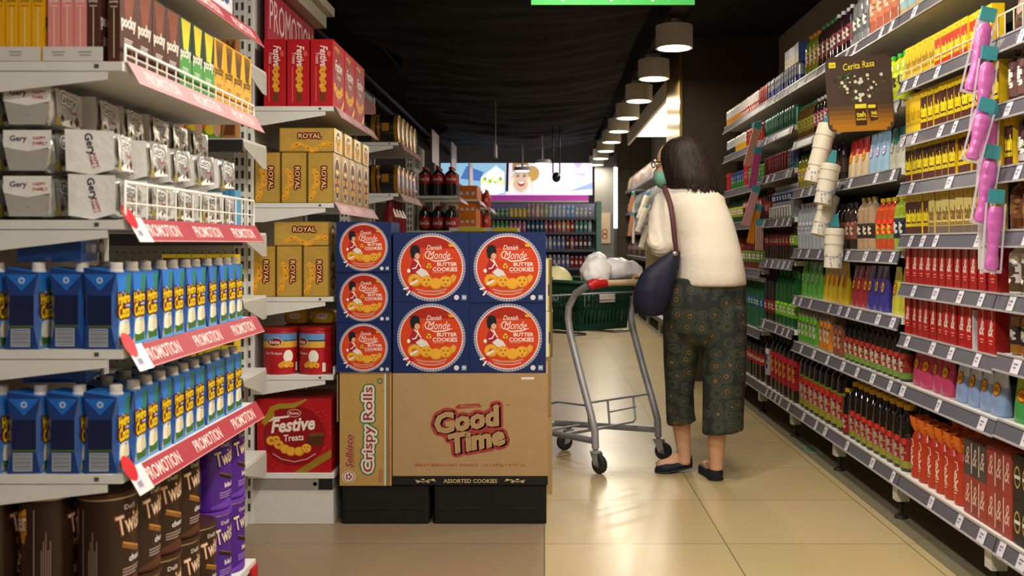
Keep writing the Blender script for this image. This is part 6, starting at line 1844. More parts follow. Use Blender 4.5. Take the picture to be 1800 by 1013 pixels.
for j, z in enumerate((1.501, 1.3632, 1.251)):
    for k in range(3):
        ORP.put((-0.70, 8.85 + 0.19 * k, z), FACE_R * 0.0, f'orange wrapped multipack, {ORD[k]} in depth on the {("upper", "middle", "lower")[j]} shelf beyond the cola', 'orange wrapped multipacks', scale=1 if j == 0 else 0.9)
RCB = BT('b23a28', 'c43424', '3f3a44', 0.19, 0.034, mark='d6b4a8', name='red_bottle')
for j, z in enumerate((1.481, 1.261)):
    for k in range(6):
        RCB.put((-0.62 - 0.072 * (k % 2), 10.28 + 0.15 * (k // 2), z), 0, f'red bottle, {ORD[k]} on the {("upper", "lower")[j]} shelf beyond the orange packs', 'far red bottles')
# ================================================================ trolley with two shopping baskets' worth of goods
TA, TF = Vector((0.76, 0.65, 0)), Vector((-0.655, 0.755, 0))
TR0 = Vector((0.245, 4.64, 0))
def tp_(a, d, z):
    return TR0 + TA * a + TF * d + Vector((0, 0, z))
ALU = M('a4a5aa', 0.36, metal=0.35)
ALU2 = M('8f9196', 0.4, metal=0.35)
RUB = M('2b2a2a', 0.6)
TW = 0.44
trolley = thing('shopping_trolley', 'grey basket trolley with red handle ends beside the woman in the cream sweater', 'trolley', TR0)
def tpart(name, mb, label=None):
    for i, v in enumerate(mb.v):
        mb.v[i] = tuple(Vector(v) - TR0)
    return obj(name, mb, trolley, label=label)
for a in (0.0, TW):
    P_ = [(0.0, 0.115), (0.005, 0.2), (0.03, 0.27), (0.105, 0.456), (0.182, 0.66), (0.196, 0.73), (0.19, 0.785), (0.14, 0.855), (0.06, 0.892), (0.018, 0.905)]
    # flat tube: two tubes side by side merged in look
    mb = MB().tube([tp_(a, d, z) for d, z in P_], 0.018, ALU, 12)
    tpart('upright', mb)
    mb = MB().tube([tp_(a, 0.0, 0.15), tp_(a + (0.13 - a) * 0.25, 0.3, 0.135), tp_(0.10 if a == 0 else 0.29, 0.62, 0.115)], 0.016, ALU2, 10)
    tpart('rail', mb)
mb = MB().tube([tp_(0.0, 0.018, 0.905), tp_(TW, 0.018, 0.905)], 0.0155, M('b9a07c', 0.5), 14)
hd = tpart('handle', mb, 'beige handle bar')
for a0, a1 in ((-0.015, 0.085), (TW - 0.085, TW + 0.015)):
    mb = MB().tube([tp_(a0, 0.03, 0.893), tp_(a0 + (a1 - a0) * 0.2, 0.018, 0.905), tp_(a0 + (a1 - a0) * 0.75, 0.018, 0.906), tp_(a1, 0.018, 0.905)], [0.024, 0.026, 0.024, 0.019], M('b01f24', 0.35), 14)
    tpart('handle_end', mb, 'red plastic handle end')
mb = MB()
for z in (0.83,):
    mb.tube([tp_(0.0, 0.13, z + 0.02), tp_(0.0, 0.63, z - 0.02), tp_(TW, 0.63, z - 0.02), tp_(TW, 0.13, z + 0.02)], 0.005, ALU, 8, True)
tpart('basket_ring', mb)
mb = MB().tube([tp_(0.06, 0.62, 0.112), tp_(0.33, 0.62, 0.112)], 0.014, ALU2, 10)
tpart('cross_bar', MB().tube([tp_(0.03, 0.3, 0.13), tp_(0.40, 0.3, 0.13)], 0.009, ALU2, 8))
tpart('cross_bar', MB().tube([tp_(0.05, 0.45, 0.125), tp_(0.34, 0.45, 0.125)], 0.006, ALU2, 8))
tpart('cross_bar', mb)
mb = MB()
mb.tube([tp_(0.0, 0.19, 0.645), tp_(0.12, 0.20, 0.642), tp_(0.12, 0.62, 0.635), tp_(0.33, 0.62, 0.635), tp_(0.33, 0.20, 0.642), tp_(TW, 0.19, 0.645)], 0.007, ALU, 8)
tpart('basket_support', mb)
mb = MB()
mb.tube([tp_(0.0, 0.045, 0.20), tp_(0.0, 0.05, 0.31), tp_(0.02, 0.05, 0.328), tp_(TW, 0.05, 0.328)], 0.0055, ALU2, 8)
mb.tube([tp_(0.0, 0.03, 0.20), tp_(0.29, 0.03, 0.205), tp_(0.31, 0.035, 0.215), tp_(0.31, 0.05, 0.328)], 0.0055, ALU2, 8)
mb.tube([tp_(0.13, 0.035, 0.20), tp_(0.13, 0.05, 0.328)], 0.0055, ALU2, 8)
mb.tube([tp_(0.13, 0.042, 0.27), tp_(0.32, 0.042, 0.275)], 0.0045, ALU2, 8)
mb.tube([tp_(0.02, 0.05, 0.31), tp_(0.06, 0.34, 0.29), tp_(0.10, 0.60, 0.22)], 0.005, ALU2, 8)
tpart('wire_rack', mb)
def caster(c, ang, nm):
    ca, sa = math.cos(ang), math.sin(ang)
    hub = Vector((ca, sa, 0))
    ax = Vector((-sa, ca, 0))
    w_ = MB()
    ctr = Vector(c) + hub * 0.028 + Vector((0, 0, 0.045))
    rings = []
    for off, r in ((-0.014, 0.032), (-0.013, 0.042), (-0.006, 0.0445), (0.006, 0.0445), (0.013, 0.042), (0.014, 0.032)):
        rings.append([ctr + ax * off + hub * (r * math.cos(2 * math.pi * k / 24)) + Vector((0, 0, r * math.sin(2 * math.pi * k / 24))) for k in range(24)])
    w_.loft(rings, RUB)
    w_.tube([ctr - ax * 0.02, ctr + ax * 0.02], 0.010, ALU, 10)
    wh = tpart('wheel', w_, 'dark rubber wheel')
    f_ = MB()
    for sx in (-1, 1):
        q = [ctr + ax * (sx * 0.017) + v for v in (hub * 0.012 + Vector((0, 0, -0.012)), hub * -0.02 + Vector((0, 0, -0.004)), hub * -0.045 + Vector((0, 0, 0.05)), hub * 0.0 + Vector((0, 0, 0.056)))]
        q2 = [p + ax * (sx * 0.003) for p in q]
        f_.loft([q, q2] if sx > 0 else [q2, q], ALU)
    top_ = Vector(c) + Vector((0, 0, 0.095))
    f_.tube([top_, top_ + Vector((0, 0, 0.012))], 0.026, ALU, 14)
    f_.tube([top_, top_ + Vector((0, 0, 0.03))], 0.012, ALU2, 10)
    fo = tpart('fork', f_)
caster(tp_(0.0, 0.0, 0), -0.9, 'a')
caster(tp_(TW, 0.0, 0), -0.5, 'b')
caster(tp_(0.10, 0.62, 0), 2.5, 'c')
caster(tp_(0.255, 0.47, 0), -2.6, 'd')
# green basket
GR = M('14372a', 0.45)
def basket():
    a0, a1, d0, d1, zb, zt = 0.035, 0.408, 0.155, 0.60, 0.662, 0.905
    c = Vector(((a0 + a1) / 2, (d0 + d1) / 2, 0))
    def q(u, v, z):               # u, v in -1..1, tapering to the foot
        k = 0.90 + 0.10 * (z - zb) / (zt - zb)
        return tp_(c.x + u * (a1 - a0) / 2 * k, c.y + v * (d1 - d0) / 2 * k, z)
    mb = MB()
    def slab(u0, v0, u1, v1, za, zz):
        """a bar of wall between two corners of the plan, with thickness"""
        pts = [q(u0, v0, za), q(u1, v1, za), q(u1, v1, zz), q(u0, v0, zz)]
        n = (pts[1] - pts[0]).cross(pts[3] - pts[0]).normalized() * 0.0035
        mb.loft([[p + n for p in pts], [p - n for p in pts]], GR)
    H = zt - zb
    for (ua, va, ub, vb, n) in ((-1, -1, 1, -1, 13), (-1, 1, 1, 1, 13), (-1, -1, -1, 1, 15), (1, -1, 1, 1, 15)):
        L = lambda t: (ua + (ub - ua) * t, va + (vb - va) * t)
        slab(ua, va, ub, vb, zb, zb + 0.035)
        slab(ua, va, ub, vb, zt - 0.055, zt)
        slab(ua, va, ub, vb, zb + 0.105, zb + 0.118)
        for k in range(n + 1):
            t0 = k / n
            w_ = 0.30 / n if 0 < k < n else 0.5 / n
            s0, s1 = L(max(0, t0 - w_)), L(min(1, t0 + w_))
            slab(s0[0], s0[1], s1[0], s1[1], zb + 0.03, zt - 0.05)
    mb.loft([[q(-1, -1, zb), q(1, -1, zb), q(1, 1, zb), q(-1, 1, zb)], [q(-1, -1, zb + 0.006), q(1, -1, zb + 0.006), q(1, 1, zb + 0.006), q(-1, 1, zb + 0.006)]], GR)
    rim = MB().tube([q(-1.03, -1.03, zt), q(1.03, -1.03, zt), q(1.03, 1.03, zt), q(-1.03, 1.03, zt)], 0.011, GR, 8, True)
    # badge plates with lettering
    pl = MB()
    p0, p1 = q(-1.012, -0.35, zt - 0.10), q(-1.012, 0.30, zt - 0.10)
    R = (p0 - p1).normalized()
    cpt = (p0 + p1) / 2 + Vector((0, 0, 0.02)) - TA * 0.004
    f = Face(pl, cpt, R, (0, 0, 1))
    f.rect(-0.075, -0.028, 0.15, 0.056, M('20493a', 0.5), 1)
    f.text(0, 0, 'HERO', M('8fa39a', 0.5), w=0.13, h=0.036, lv=3, bold=0.03)
    pl2 = MB()
    f2 = Face(pl2, q(0.05, -1.012, zt - 0.082) - TF * 0.005, TA.normalized(), (0, 0, 1))
    f2.rect(-0.055, -0.022, 0.11, 0.045, M('c9c6bc', 0.5), 1)
    hnd = MB().tube([q(-1.0, 0.05, zt), q(-0.9, 0.35, zt + 0.012), q(0.9, 0.35, zt + 0.012), q(1.0, 0.05, zt)], 0.008, GR, 8)
    o = obj('shopping_basket', mb)
    tag(o, 'dark green slotted plastic basket set in the grey trolley', 'basket')
    obj('rim', rim, o)
    obj('badge', pl, o, label='dark badge plate with pale lettering')
    obj('badge', pl2, o, label='pale blank badge plate')
    obj('carry_handle', hnd, o)
basket()
# ---------------------------------------------------------------- melding several round shapes into one skin
def meld(mb, name, voxel, smooth=6, wob=None, mats=None):
    me = mb.mesh(name)
    o = bpy.data.objects.new(name, me)
    COL.objects.link(o)
    r = o.modifiers.new('r', 'REMESH')
    r.mode = 'VOXEL'
    r.voxel_size = voxel
    r.use_smooth_shade = True
    if smooth:
        s_ = o.modifiers.new('s', 'SMOOTH')
        s_.iterations = smooth
        s_.factor = 0.5
    dg = bpy.context.evaluated_depsgraph_get()
    ev = o.evaluated_get(dg)
    out = bpy.data.meshes.new_from_object(ev)
    out.name = name
    bpy.data.objects.remove(o)
    bpy.data.meshes.remove(me)
    out.materials.clear()
    for m in (mats or mb.mats[:1]):
        out.materials.append(m)
    for p in out.polygons:
        p.use_smooth = True
        p.material_index = 0
    if wob:
        for v in out.vertices:
            d = wob(v.co)
            v.co = v.co + Vector(d)
    return out
PLB = M('dedad8', 0.35, trans=0.0, var=0.05, bump=0.4, scale=14)
mb = MB()
mb.ellipsoid(tp_(0.21, 0.22, 0.955), (0.085, 0.075, 0.075), PLB, wob=0.25, seed=2)
mb.ellipsoid(tp_(0.245, 0.25, 1.005), (0.06, 0.05, 0.05), PLB, wob=0.3, seed=5)
mb.ellipsoid(tp_(0.37, 0.24, 0.96), (0.12, 0.08, 0.065), PLB, wob=0.2, seed=7)
mb.ellipsoid(tp_(0.43, 0.20, 0.955), (0.08, 0.05, 0.055), PLB, wob=0.2, seed=8)
mb.ellipsoid(tp_(0.16, 0.19, 0.935), (0.05, 0.04, 0.05), PLB, wob=0.3, seed=9)
mb.ellipsoid(tp_(0.24, 0.26, 0.82), (0.10, 0.075, 0.11), PLB, wob=0.1, seed=10)
o = obj('plastic_bag', meld(mb, 'plastic_bag', 0.008, 3, lambda c: (0, 0, 0.006 * noise.noise(c * 22))))
tag(o, 'crumpled white plastic bag bulging out of the green basket', 'bag')
o = obj('melon', MB().ellipsoid((0, 0, 0), (0.09, 0.09, 0.095), M('d9cf9a', 0.45, var=0.1, scale=40), 28, 18), loc=tp_(0.235, 0.515, 0.80 + 0.0))
o.location = tp_(0.19, 0.50, 0.885)
tag(o, 'pale yellow melon at the far end of the green basket', 'melon')
obj('stalk', MB().tube([(0, 0, 0.093), (0.004, 0.002, 0.108)], 0.005, M('8a8a5a', 0.6), 8), o)
tag(obj('brown_parcel', MB().rprism(0.17, 0.17, 0.0, 0.10, 0.03, M('7a5a34', 0.7), cx=0, cy=0), loc=tp_(0.235, 0.49, 0.6775), rot=(0, 0, 0.71)), 'brown paper parcel under the melon in the green basket', 'parcel')
# ================================================================ the woman
WY = 4.55
def wp(px, py, Y=WY):
    return Vector(((px - 957) * Y / 1700, Y, 1.1 - (py - 428) * Y / 1700))
def ell_ring(c, rx, ry, n=28, tilt=0.0, clump=0, seed=0):
    out = []
    for k in range(n):
        a = 2 * math.pi * k / n
        f = 1 + (clump * noise.noise(Vector((math.cos(a) * 4, math.sin(a) * 4, seed))) if clump else 0)
        out.append((c[0] + rx * f * math.cos(a), c[1] + ry * f * math.sin(a), c[2] + tilt * math.cos(a)))
    return out
def pxring(py, l, r, yc, ry, **k):
    a, b = wp(l, py, yc), wp(r, py, yc)
    return ell_ring(((a.x + b.x) / 2, yc, a.z), (b.x - a.x) / 2, ry, **k)
SKIN = M('c99a78', 0.5, var=0.05, scale=20)
CREAM = M('d3c8b8', 0.85, var=0.04, scale=60, bump=0.15)
NAVYC = M('171a2c', 0.6, bump=0.1)
def pants_material():
    m = bpy.data.materials.new('patterned_cloth')
    m.use_nodes = True
    nt = m.node_tree
    b = nt.nodes['Principled BSDF']
    tc = nt.nodes.new('ShaderNodeTexCoord')
    mp = nt.nodes.new('ShaderNodeMapping')
    mp.inputs['Scale'].default_value = (1, 0.75, 1)
    nt.links.new(tc.outputs['Object'], mp.inputs['Vector'])
    vo = nt.nodes.new('ShaderNodeTexVoronoi')
    vo.inputs['Scale'].default_value = 17
    vo.inputs['Randomness'].default_value = 0.55
    nt.links.new(mp.outputs['Vector'], vo.inputs['Vector'])
    nz = nt.nodes.new('ShaderNodeTexNoise')
    nz.inputs['Scale'].default_value = 70
    nt.links.new(tc.outputs['Object'], nz.inputs['Vector'])
    ad = nt.nodes.new('ShaderNodeMath')
    ad.operation = 'MULTIPLY_ADD'
    ad.inputs[1].default_value = 0.16
    nt.links.new(nz.outputs['Fac'], ad.inputs[0])
    nt.links.new(vo.outputs['Distance'], ad.inputs[2])
    cr = nt.nodes.new('ShaderNodeValToRGB')
    E = cr.color_ramp.elements
    E[0].position, E[0].color = 0.10, lin('4a4630') + (1,)
    E[1].position, E[1].color = 0.95, lin('1c221d') + (1,)
    for p, h in ((0.17, '15150f'), (0.22, '6a5630'), (0.29, '5a4a2a'), (0.33, '141610'), (0.40, '2a342c'), (0.46, '4a4426'), (0.50, '161a16'), (0.58, '34413a'), (0.66, '1a201c')):
        e = E.new(p)
        e.color = lin(h) + (1,)
    cr.color_ramp.interpolation = 'LINEAR'
    nt.links.new(ad.outputs[0], cr.inputs['Fac'])
    nt.links.new(cr.outputs['Color'], b.inputs['Base Color'])
    b.inputs['Roughness'].default_value = 0.7
    return m
PANTS = pants_material()
# --- joints
SHL, ELL_, WRL = wp(1170, 350, 4.60), wp(1161, 428, 4.50), tp_(0.335, -0.06, 0.945)
SHR, ELR, WRR = wp(1254, 352, 4.60), Vector((0.87, 4.80, 1.08)), tp_(0.425, -0.055, 0.945)
HEAD = Vector((0.632, 4.625, 1.468))
FD = Vector((-0.90, 0.42, -0.10)).normalized()        # where she looks
FS = Vector((0, 0, 1)).cross(FD).normalized()
FU = FD.cross(FS)
HR = Matrix((FD, FS, FU)).transposed()
def hp(f, s, u):
    return HEAD + FD * f + FS * s + FU * u
body = MB()
# head, neck, trunk
body.ellipsoid(hp(0.0, 0, 0.02), (0.098, 0.076, 0.108), SKIN, 24, 16, HR)
body.ellipsoid(hp(0.03, 0, -0.055), (0.062, 0.055, 0.06), SKIN, 20, 12, HR)
body.ellipsoid(hp(0.098, 0, -0.018), (0.022, 0.014, 0.022), SKIN, 12, 8, HR)          # nose
body.ellipsoid(hp(0.09, 0, 0.004), (0.014, 0.009, 0.025), SKIN, 12, 8, HR)
body.ellipsoid(hp(0.078, 0, -0.062), (0.016, 0.025, 0.012), SKIN, 12, 8, HR)          # lips
for sx in (-1, 1):
    body.ellipsoid(hp(-0.005, sx * 0.078, -0.005), (0.018, 0.008, 0.03), SKIN, 12, 8, HR)   # ears
    body.ellipsoid(hp(0.062, sx * 0.04, -0.02), (0.03, 0.022, 0.025), SKIN, 12, 8, HR)
body.tube([Vector((0.69, 4.59, 1.30)), Vector((0.67, 4.60, 1.36)), hp(-0.02, 0, -0.05)], [0.062, 0.052, 0.052], SKIN, 16)
body.loft([pxring(508, 1196, 1303, 4.50, 0.115), pxring(470, 1198, 1297, 4.50, 0.11), pxring(430, 1197, 1289, 4.52, 0.105), pxring(390, 1190, 1278, 4.55, 0.10), pxring(355, 1180, 1262, 4.58, 0.10), pxring(338, 1192, 1248, 4.59, 0.075)], SKIN)
for (a, b, c) in ((SHL, ELL_, WRL), (SHR, ELR, WRR)):
    body.tube([a, a.lerp(b, 0.5), b, b.lerp(c, 0.35), c], [0.044, 0.042, 0.037, 0.037, 0.025], SKIN, 14)
# legs
LK, RK = wp(1195, 640, 4.58), wp(1268, 640, 4.50)
LA, RA = wp(1203, 800, 4.645), wp(1259, 815, 4.495)
body.tube([wp(1208, 520, 4.51), wp(1200, 580, 4.54), LK, wp(1197, 715, 4.62), wp(1198, 752, 4.64), LA, LA + Vector((0.0, 0.0, -0.045))], [0.085, 0.075, 0.055, 0.052, 0.043, 0.032, 0.032], SKIN, 18)
body.tube([wp(1278, 520, 4.49), wp(1274, 580, 4.49), RK, wp(1262, 720, 4.49), wp(1260, 765, 4.49), RA, RA + Vector((0, 0, -0.03))], [0.085, 0.075, 0.055, 0.052, 0.043, 0.031, 0.032], SKIN, 18)
# feet inside the shoes
LH, LT = Vector((0.703, 4.665, 0.052)), Vector((0.535, 4.655, 0.026))
RH, RT = Vector((0.797, 4.485, 0.03)), Vector((0.775, 4.70, 0.026))
for h_, t_, a_ in ((LH, LT, LA), (RH, RT, RA)):
    d_ = t_ - h_
    body.tube([h_ + d_ * 0.08, h_ + d_ * 0.3 + Vector((0, 0, 0.012)), h_ + d_ * 0.6, h_ + d_ * 0.85, h_ + d_ * 0.95], [0.025, 0.03, 0.03, 0.027, 0.015], SKIN, 14)
    body.tube([a_, h_ + d_ * 0.35 + Vector((0, 0, 0.03)), h_ + d_ * 0.62 + Vector((0, 0, 0.01))], [0.032, 0.028, 0.02], SKIN, 12)
# hands closed round the handle bar
def hand(wr, a_c, thumb):
    palm = tp_(a_c, -0.008, 0.938)
    body.tube([wr, wr.lerp(palm, 0.6), palm], [0.025, 0.03, 0.024], SKIN, 12)
    for k, (off, ln) in enumerate(((-0.031, 0.85), (-0.0105, 1.0), (0.0105, 0.95), (0.031, 0.75))):
        a = a_c + off
        pts = [(-0.006, 0.934), (0.018, 0.939), (0.040, 0.926), (0.046, 0.903), (0.034, 0.884), (0.018, 0.880)]
        pts = pts[:6 if ln > 0.9 else 5]
        body.tube([tp_(a + 0.002 * k * (1 if off > 0 else -1), d, z) for d, z in pts], [0.0105, 0.0100, 0.0098, 0.0092, 0.0085, 0.0075][:len(pts)], SKIN, 8)
    body.tube([tp_(a_c + thumb * 0.024, -0.02, 0.935), tp_(a_c + thumb * 0.046, -0.012, 0.915), tp_(a_c + thumb * 0.050, 0.004, 0.886), tp_(a_c + thumb * 0.044, 0.02, 0.880)], [0.0125, 0.0115, 0.0105, 0.0085], SKIN, 8)
hand(WRL, 0.335, 1)
hand(WRR, 0.43, -1)
person = obj('person', meld(body, 'person', 0.0055, 4))
tag(person, 'woman in cream sweater and dark patterned trousers pushing the grey trolley', 'person')
# sweater: trunk and both sleeves in one knit
sw = MB()
sw.loft([pxring(503, 1186, 1313, 4.50, 0.150), pxring(485, 1187, 1311, 4.50, 0.150), pxring(450, 1187, 1304, 4.51, 0.142), pxring(420, 1186, 1297, 4.53, 0.135), pxring(390, 1179, 1288, 4.55, 0.13),
         pxring(362, 1168, 1277, 4.575, 0.125), pxring(344, 1170, 1268, 4.585, 0.11), pxring(333, 1178, 1256, 4.59, 0.09), pxring(324, 1190, 1240, 4.595, 0.07), pxring(316, 1192, 1232, 4.60, 0.062)], CREAM)
sw.tube([SHL, SHL.lerp(ELL_, 0.45) + Vector((-0.012, 0, 0)), ELL_ + Vector((-0.004, -0.005, 0.0)), ELL_.lerp(WRL, 0.4), ELL_.lerp(WRL, 0.86)], [0.058, 0.062, 0.063, 0.056, 0.042], CREAM, 18)
sw.ellipsoid(SHL + Vector((0.015, 0, 0.0)), (0.06, 0.07, 0.055), CREAM, 18, 12)
sw.ellipsoid(ELL_ + Vector((0.004, 0.0, -0.012)), (0.058, 0.06, 0.062), CREAM, 18, 12)
sw.tube([SHR, SHR.lerp(ELR, 0.5), ELR, ELR.lerp(WRR, 0.4), ELR.lerp(WRR, 0.86)], [0.058, 0.058, 0.055, 0.05, 0.04], CREAM, 18)
def knit(c):
    q = 0.0045 * noise.noise(Vector((c.x * 9, c.y * 9, c.z * 5)))
    e = (c - ELL_).length
    if e < 0.14:
        q += 0.0035 * math.sin(c.z * 150 + 25 * c.x + 20 * noise.noise(c * 9)) * (1 - e / 0.14)
    return (q * (1 if c.x > 0.72 else -1), -q, 0)
obj('sweater', meld(sw, 'sweater', 0.009, 8, knit), person, label='cream knitted sweater')
tr = MB()
tr.loft([pxring(488, 1180, 1311, 4.50, 0.135), pxring(520, 1167, 1312, 4.505, 0.135), pxring(550, 1164, 1312, 4.51, 0.13), pxring(585, 1178, 1298, 4.512, 0.115), pxring(606, 1200, 1268, 4.515, 0.075)], PANTS)
tr.loft([pxring(540, 1165, 1240, 4.53, 0.10), pxring(590, 1165, 1233, 4.545, 0.095), pxring(640, 1167, 1226, 4.575, 0.09), pxring(690, 1170, 1219, 4.61, 0.085), pxring(725, 1171, 1220, 4.63, 0.085), pxring(743, 1172, 1223, 4.635, 0.087, tilt=0.012)], PANTS)
tr.loft([pxring(540, 1236, 1312, 4.49, 0.105), pxring(590, 1234, 1312, 4.49, 0.10), pxring(640, 1234, 1312, 4.49, 0.095), pxring(690, 1235, 1309, 4.49, 0.09), pxring(735, 1235, 1307, 4.49, 0.09), pxring(759, 1234, 1307, 4.49, 0.092, tilt=0.012)], PANTS)
def fold(c):
    q = 0.004 * noise.noise(Vector((c.x * 14, c.y * 14, c.z * 3)))
    return (q, q, 0)
obj('trousers', meld(tr, 'trousers', 0.008, 3, fold, [PANTS]), person, label='dark olive and gold patterned cropped trousers')
# hair: bob in strands
HAIR = bpy.data.materials.new('hair')
HAIR.use_nodes = True
nt = HAIR.node_tree
tc = nt.nodes.new('ShaderNodeTexCoord')
mp = nt.nodes.new('ShaderNodeMapping')
mp.inputs['Scale'].default_value = (1, 1, 0.06)
nt.links.new(tc.outputs['Object'], mp.inputs['Vector'])
nz = nt.nodes.new('ShaderNodeTexNoise')
nz.inputs['Scale'].default_value = 160
nt.links.new(mp.outputs['Vector'], nz.inputs['Vector'])
cr = nt.nodes.new('ShaderNodeValToRGB')
cr.color_ramp.elements[0].position, cr.color_ramp.elements[0].color = 0.35, lin('14100e') + (1,)
cr.color_ramp.elements[1].position, cr.color_ramp.elements[1].color = 0.75, lin('33251d') + (1,)
nt.links.new(nz.outputs['Fac'], cr.inputs['Fac'])
nt.links.new(cr.outputs['Color'], nt.nodes['Principled BSDF'].inputs['Base Color'])
bp = nt.nodes.new('ShaderNodeBump')
bp.inputs['Strength'].default_value = 0.5
bp.inputs['Distance'].default_value = 0.004
nt.links.new(nz.outputs['Fac'], bp.inputs['Height'])
nt.links.new(bp.outputs['Normal'], nt.nodes['Principled BSDF'].inputs['Normal'])
nt.nodes['Principled BSDF'].inputs['Roughness'].default_value = 0.6
nt.nodes['Principled BSDF'].inputs['Specular IOR Level'].default_value = 0.25
hb = MB()
Rg = []
for (py, l, r, yc, ry) in ((331, 1176, 1262, 4.585, 0.105), (322, 1172, 1260, 4.585, 0.112), (310, 1168, 1258, 4.59, 0.115), (295, 1164, 1254, 4.60, 0.113), (280, 1161, 1249, 4.605, 0.11), (265, 1162, 1242, 4.61, 0.103), (254, 1168, 1235, 4.612, 0.09), (246, 1177, 1225, 4.615, 0.068), (241, 1190, 1213, 4.615, 0.035)):
    Rg.append(pxring(py, l, r, yc, ry, n=72, clump=0.035, seed=1))
# leave the face side open: pull that side of the lower rings back to the ears
for ring in Rg[:6]:
    for k, p in enumerate(ring):
        v = Vector(p) - HEAD
        f_, s_ = v.dot(FD), v.dot(FS)
        if f_ > 0.058 and abs(s_) < 0.085:
            p2 = Vector(p) - FD * (f_ - 0.058) * 0.92
            ring[k] = tuple(p2)
hb.loft(Rg, HAIR)
rr = random.Random(9)
for k in range(90):                      # loose ends along the hem of the bob
    a = rr.uniform(-1.9, 1.5)
    c = Vector((0.70, 4.587, 0))
    x, y = c.x + 0.118 * math.cos(a), c.y + 0.108 * math.sin(a)
    z1 = 1.40 + rr.uniform(-0.03, 0.03)
    z0 = 1.345 - 0.012 * math.cos(a) + rr.uniform(-0.014, 0.008)
    hb.tube([(c.x + 0.105 * math.cos(a), c.y + 0.098 * math.sin(a), z1), (x, y, (z0 + z1) / 2), (x + 0.004 * math.cos(a), y + 0.004 * math.sin(a), z0)], [0.006, 0.006, 0.001], HAIR, 5)
obj('hair', hb, person, label='dark brown chin length bob')
mk = MB()
mk.ellipsoid(hp(0.062, 0, -0.045), (0.056, 0.068, 0.058), M('79b39c', 0.7, bump=0.2), 22, 14, HR)
obj('face_mask', mk, person, label='pale green face mask')
gl = MB()
BLKF = M('1c1515', 0.35)
for sx in (-1, 1):
    gl.tube([hp(0.104 - 0.012 * (1 - math.cos(2 * math.pi * k / 16)) * 0, sx * (0.034 + 0.024 * math.cos(2 * math.pi * k / 16)), 0.022 + 0.017 * math.sin(2 * math.pi * k / 16)) for k in range(16)], 0.0028, BLKF, 6, True)
    gl.tube([hp(0.104, sx * 0.058, 0.026), hp(0.08, sx * 0.077, 0.026), hp(0.0, sx * 0.082, 0.018)], 0.003, BLKF, 6)
gl.tube([hp(0.104, -0.012, 0.024), hp(0.108, 0, 0.028), hp(0.104, 0.012, 0.024)], 0.0025, BLKF, 6)
obj('glasses', gl, person, label='dark framed glasses')
for sx in (-1, 1):
    ey = MB().ellipsoid(hp(0.083, sx * 0.034, 0.022), (0.012, 0.014, 0.009), M('e6e2dc', 0.3), 14, 10, HR)
    ey.ellipsoid(hp(0.092, sx * 0.034, 0.022), (0.005, 0.006, 0.006), M('2a1a12', 0.2), 10, 8, HR)
    obj('eye', ey, person)
    obj('eyebrow', MB().tube([hp(0.088, sx * 0.018, 0.045), hp(0.09, sx * 0.034, 0.05), hp(0.078, sx * 0.052, 0.045)], 0.004, HAIR, 6), person)
# shoes: flat navy slip-ons, open over the instep
def shoe(h_, t_, hz, tz, label):
    d_ = (t_ - h_)
    L = Vector((d_.x, d_.y, 0))
    n_ = L.normalized()
    s_ = Vector((-n_.y, n_.x, 0))
    mb = MB()
    rings = []
    for (q, wd, top_) in ((-0.10, 0.012, 0.045), (-0.075, 0.026, 0.056), (0.0, 0.034, 0.058), (0.15, 0.036, 0.050), (0.35, 0.036, 0.040), (0.55, 0.041, 0.040), (0.75, 0.044, 0.042), (0.92, 0.036, 0.034), (1.02, 0.022, 0.022), (1.06, 0.008, 0.012)):
        c = Vector((h_.x, h_.y, 0)) + L * q
        zb = hz * max(0, 1 - max(q, 0) / 0.62) + tz
        ring = []
        for k in range(16):
            a = 2 * math.pi * k / 16
            u, v = math.cos(a), math.sin(a)
            ring.append(c + s_ * (wd * math.copysign(abs(u) ** 0.7, u)) + Vector((0, 0, zb + top_ / 2 + top_ / 2 * math.copysign(abs(v) ** 0.6, v))))
        rings.append(ring)
    # quads in outward order
    mb.loft(rings, NAVYC)
    o = obj('shoe', mb, person, label=label)
    sl = MB()
    rings = []
    for (q, wd) in ((-0.10, 0.014), (0.0, 0.035), (0.35, 0.036), (0.75, 0.045), (0.95, 0.034), (1.06, 0.01)):
        c = Vector((h_.x, h_.y, 0)) + L * q
        zb = hz * max(0, 1 - max(q, 0) / 0.62) + tz
        rings.append([c + s_ * wd + Vector((0, 0, zb - 0.001)), c + s_ * wd + Vector((0, 0, zb + 0.007)), c - s_ * wd + Vector((0, 0, zb + 0.007)), c - s_ * wd + Vector((0, 0, zb - 0.001))])
    sl.loft(rings, M('2a2624', 0.6))
    obj('sole', sl, o)
shoe(Vector((0.695, 4.66, 0)), Vector((0.54, 4.645, 0)), 0.022, 0.002, 'navy slip-on shoe with the heel lifting')
shoe(Vector((0.797, 4.49, 0)), Vector((0.775, 4.69, 0)), 0.0, 0.002, 'navy slip-on shoe flat on the floor')
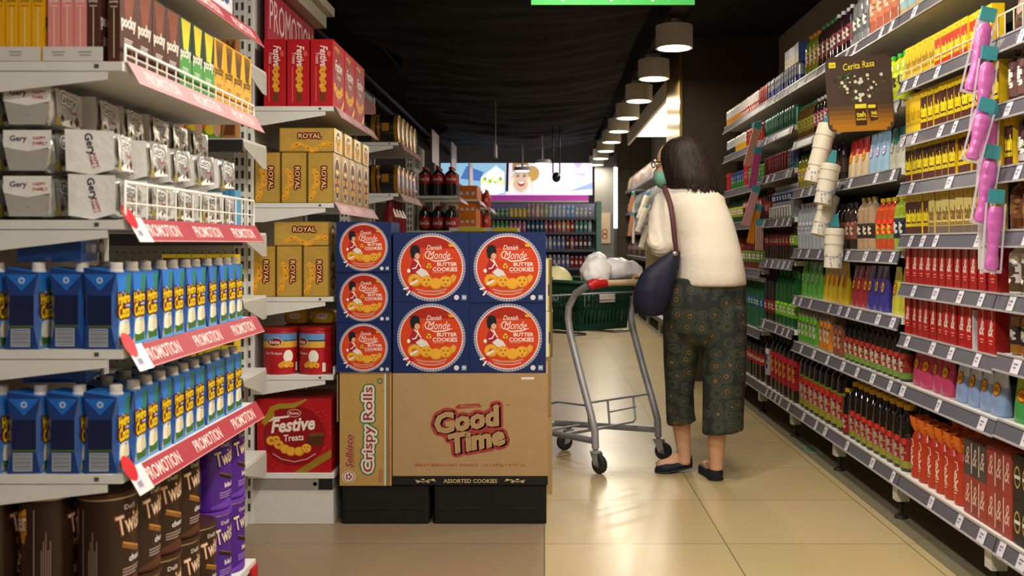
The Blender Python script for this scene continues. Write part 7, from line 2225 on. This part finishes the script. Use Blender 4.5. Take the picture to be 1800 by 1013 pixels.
# shoulder bag
bgm = MB()
Rg = []
for (py, l, r, ry) in ((556, 1128, 1158, 0.02), (552, 1120, 1168, 0.045), (535, 1112, 1176, 0.055), (510, 1113, 1183, 0.058), (485, 1124, 1190, 0.052), (470, 1138, 1195, 0.045), (455, 1158, 1196, 0.034), (441, 1180, 1197, 0.016)):
    Rg.append(pxring(py, l, r, 4.425, ry, n=40, clump=0.05, seed=3))
bgm.loft(Rg, NAVYC)
bag = obj('shoulder_bag', meld(bgm, 'shoulder_bag', 0.007, 4, lambda c: (0.004 * noise.noise(Vector((c.x * 20, c.y * 8, c.z * 7))), -0.006 * noise.noise(Vector((c.x * 16, 3, c.z * 6))), 0)))
tag(bag, 'navy cloth shoulder bag hanging at the elbow of the woman', 'bag')
st = MB()
P_ = [wp(1190, 450, 4.405), wp(1186, 420, 4.405), wp(1183, 390, 4.41), wp(1179, 362, 4.435), wp(1173, 342, 4.475), wp(1167, 328, 4.54), wp(1170, 324, 4.60), wp(1172, 336, 4.68)]
rings = []
for i, p in enumerate(P_):
    t_ = (P_[min(i + 1, len(P_) - 1)] - P_[max(i - 1, 0)]).normalized()
    s_ = Vector((1, 0, 0)) - t_ * t_.x
    s_.normalize()
    n_ = t_.cross(s_)
    w_ = 0.012 if 0 < i < 6 else 0.009
    rings.append([p + s_ * w_ + n_ * 0.002, p - s_ * w_ + n_ * 0.002, p - s_ * w_ - n_ * 0.002, p + s_ * w_ - n_ * 0.002])
st.loft(rings, M('4f2c2e', 0.6))
obj('strap', st, bag, label='dark reddish brown strap')
obj('buckle', MB().ellipsoid(wp(1186, 446, 4.375), (0.012, 0.006, 0.01), M('b9b4a8', 0.3, metal=0.8), 10, 8), bag)
# small floor sticker by the foot of the shelves
fs = MB().box((1.385, 5.05, 0.0005), (1.47, 5.25, 0.002), M('6f7668', 0.5)).box((1.40, 5.1, 0.002), (1.44, 5.2, 0.0025), M('2f6a4a', 0.5))
tag(obj('floor_sticker', fs), 'small worn green sticker on the grey floor strip below the shelves', 'sticker')
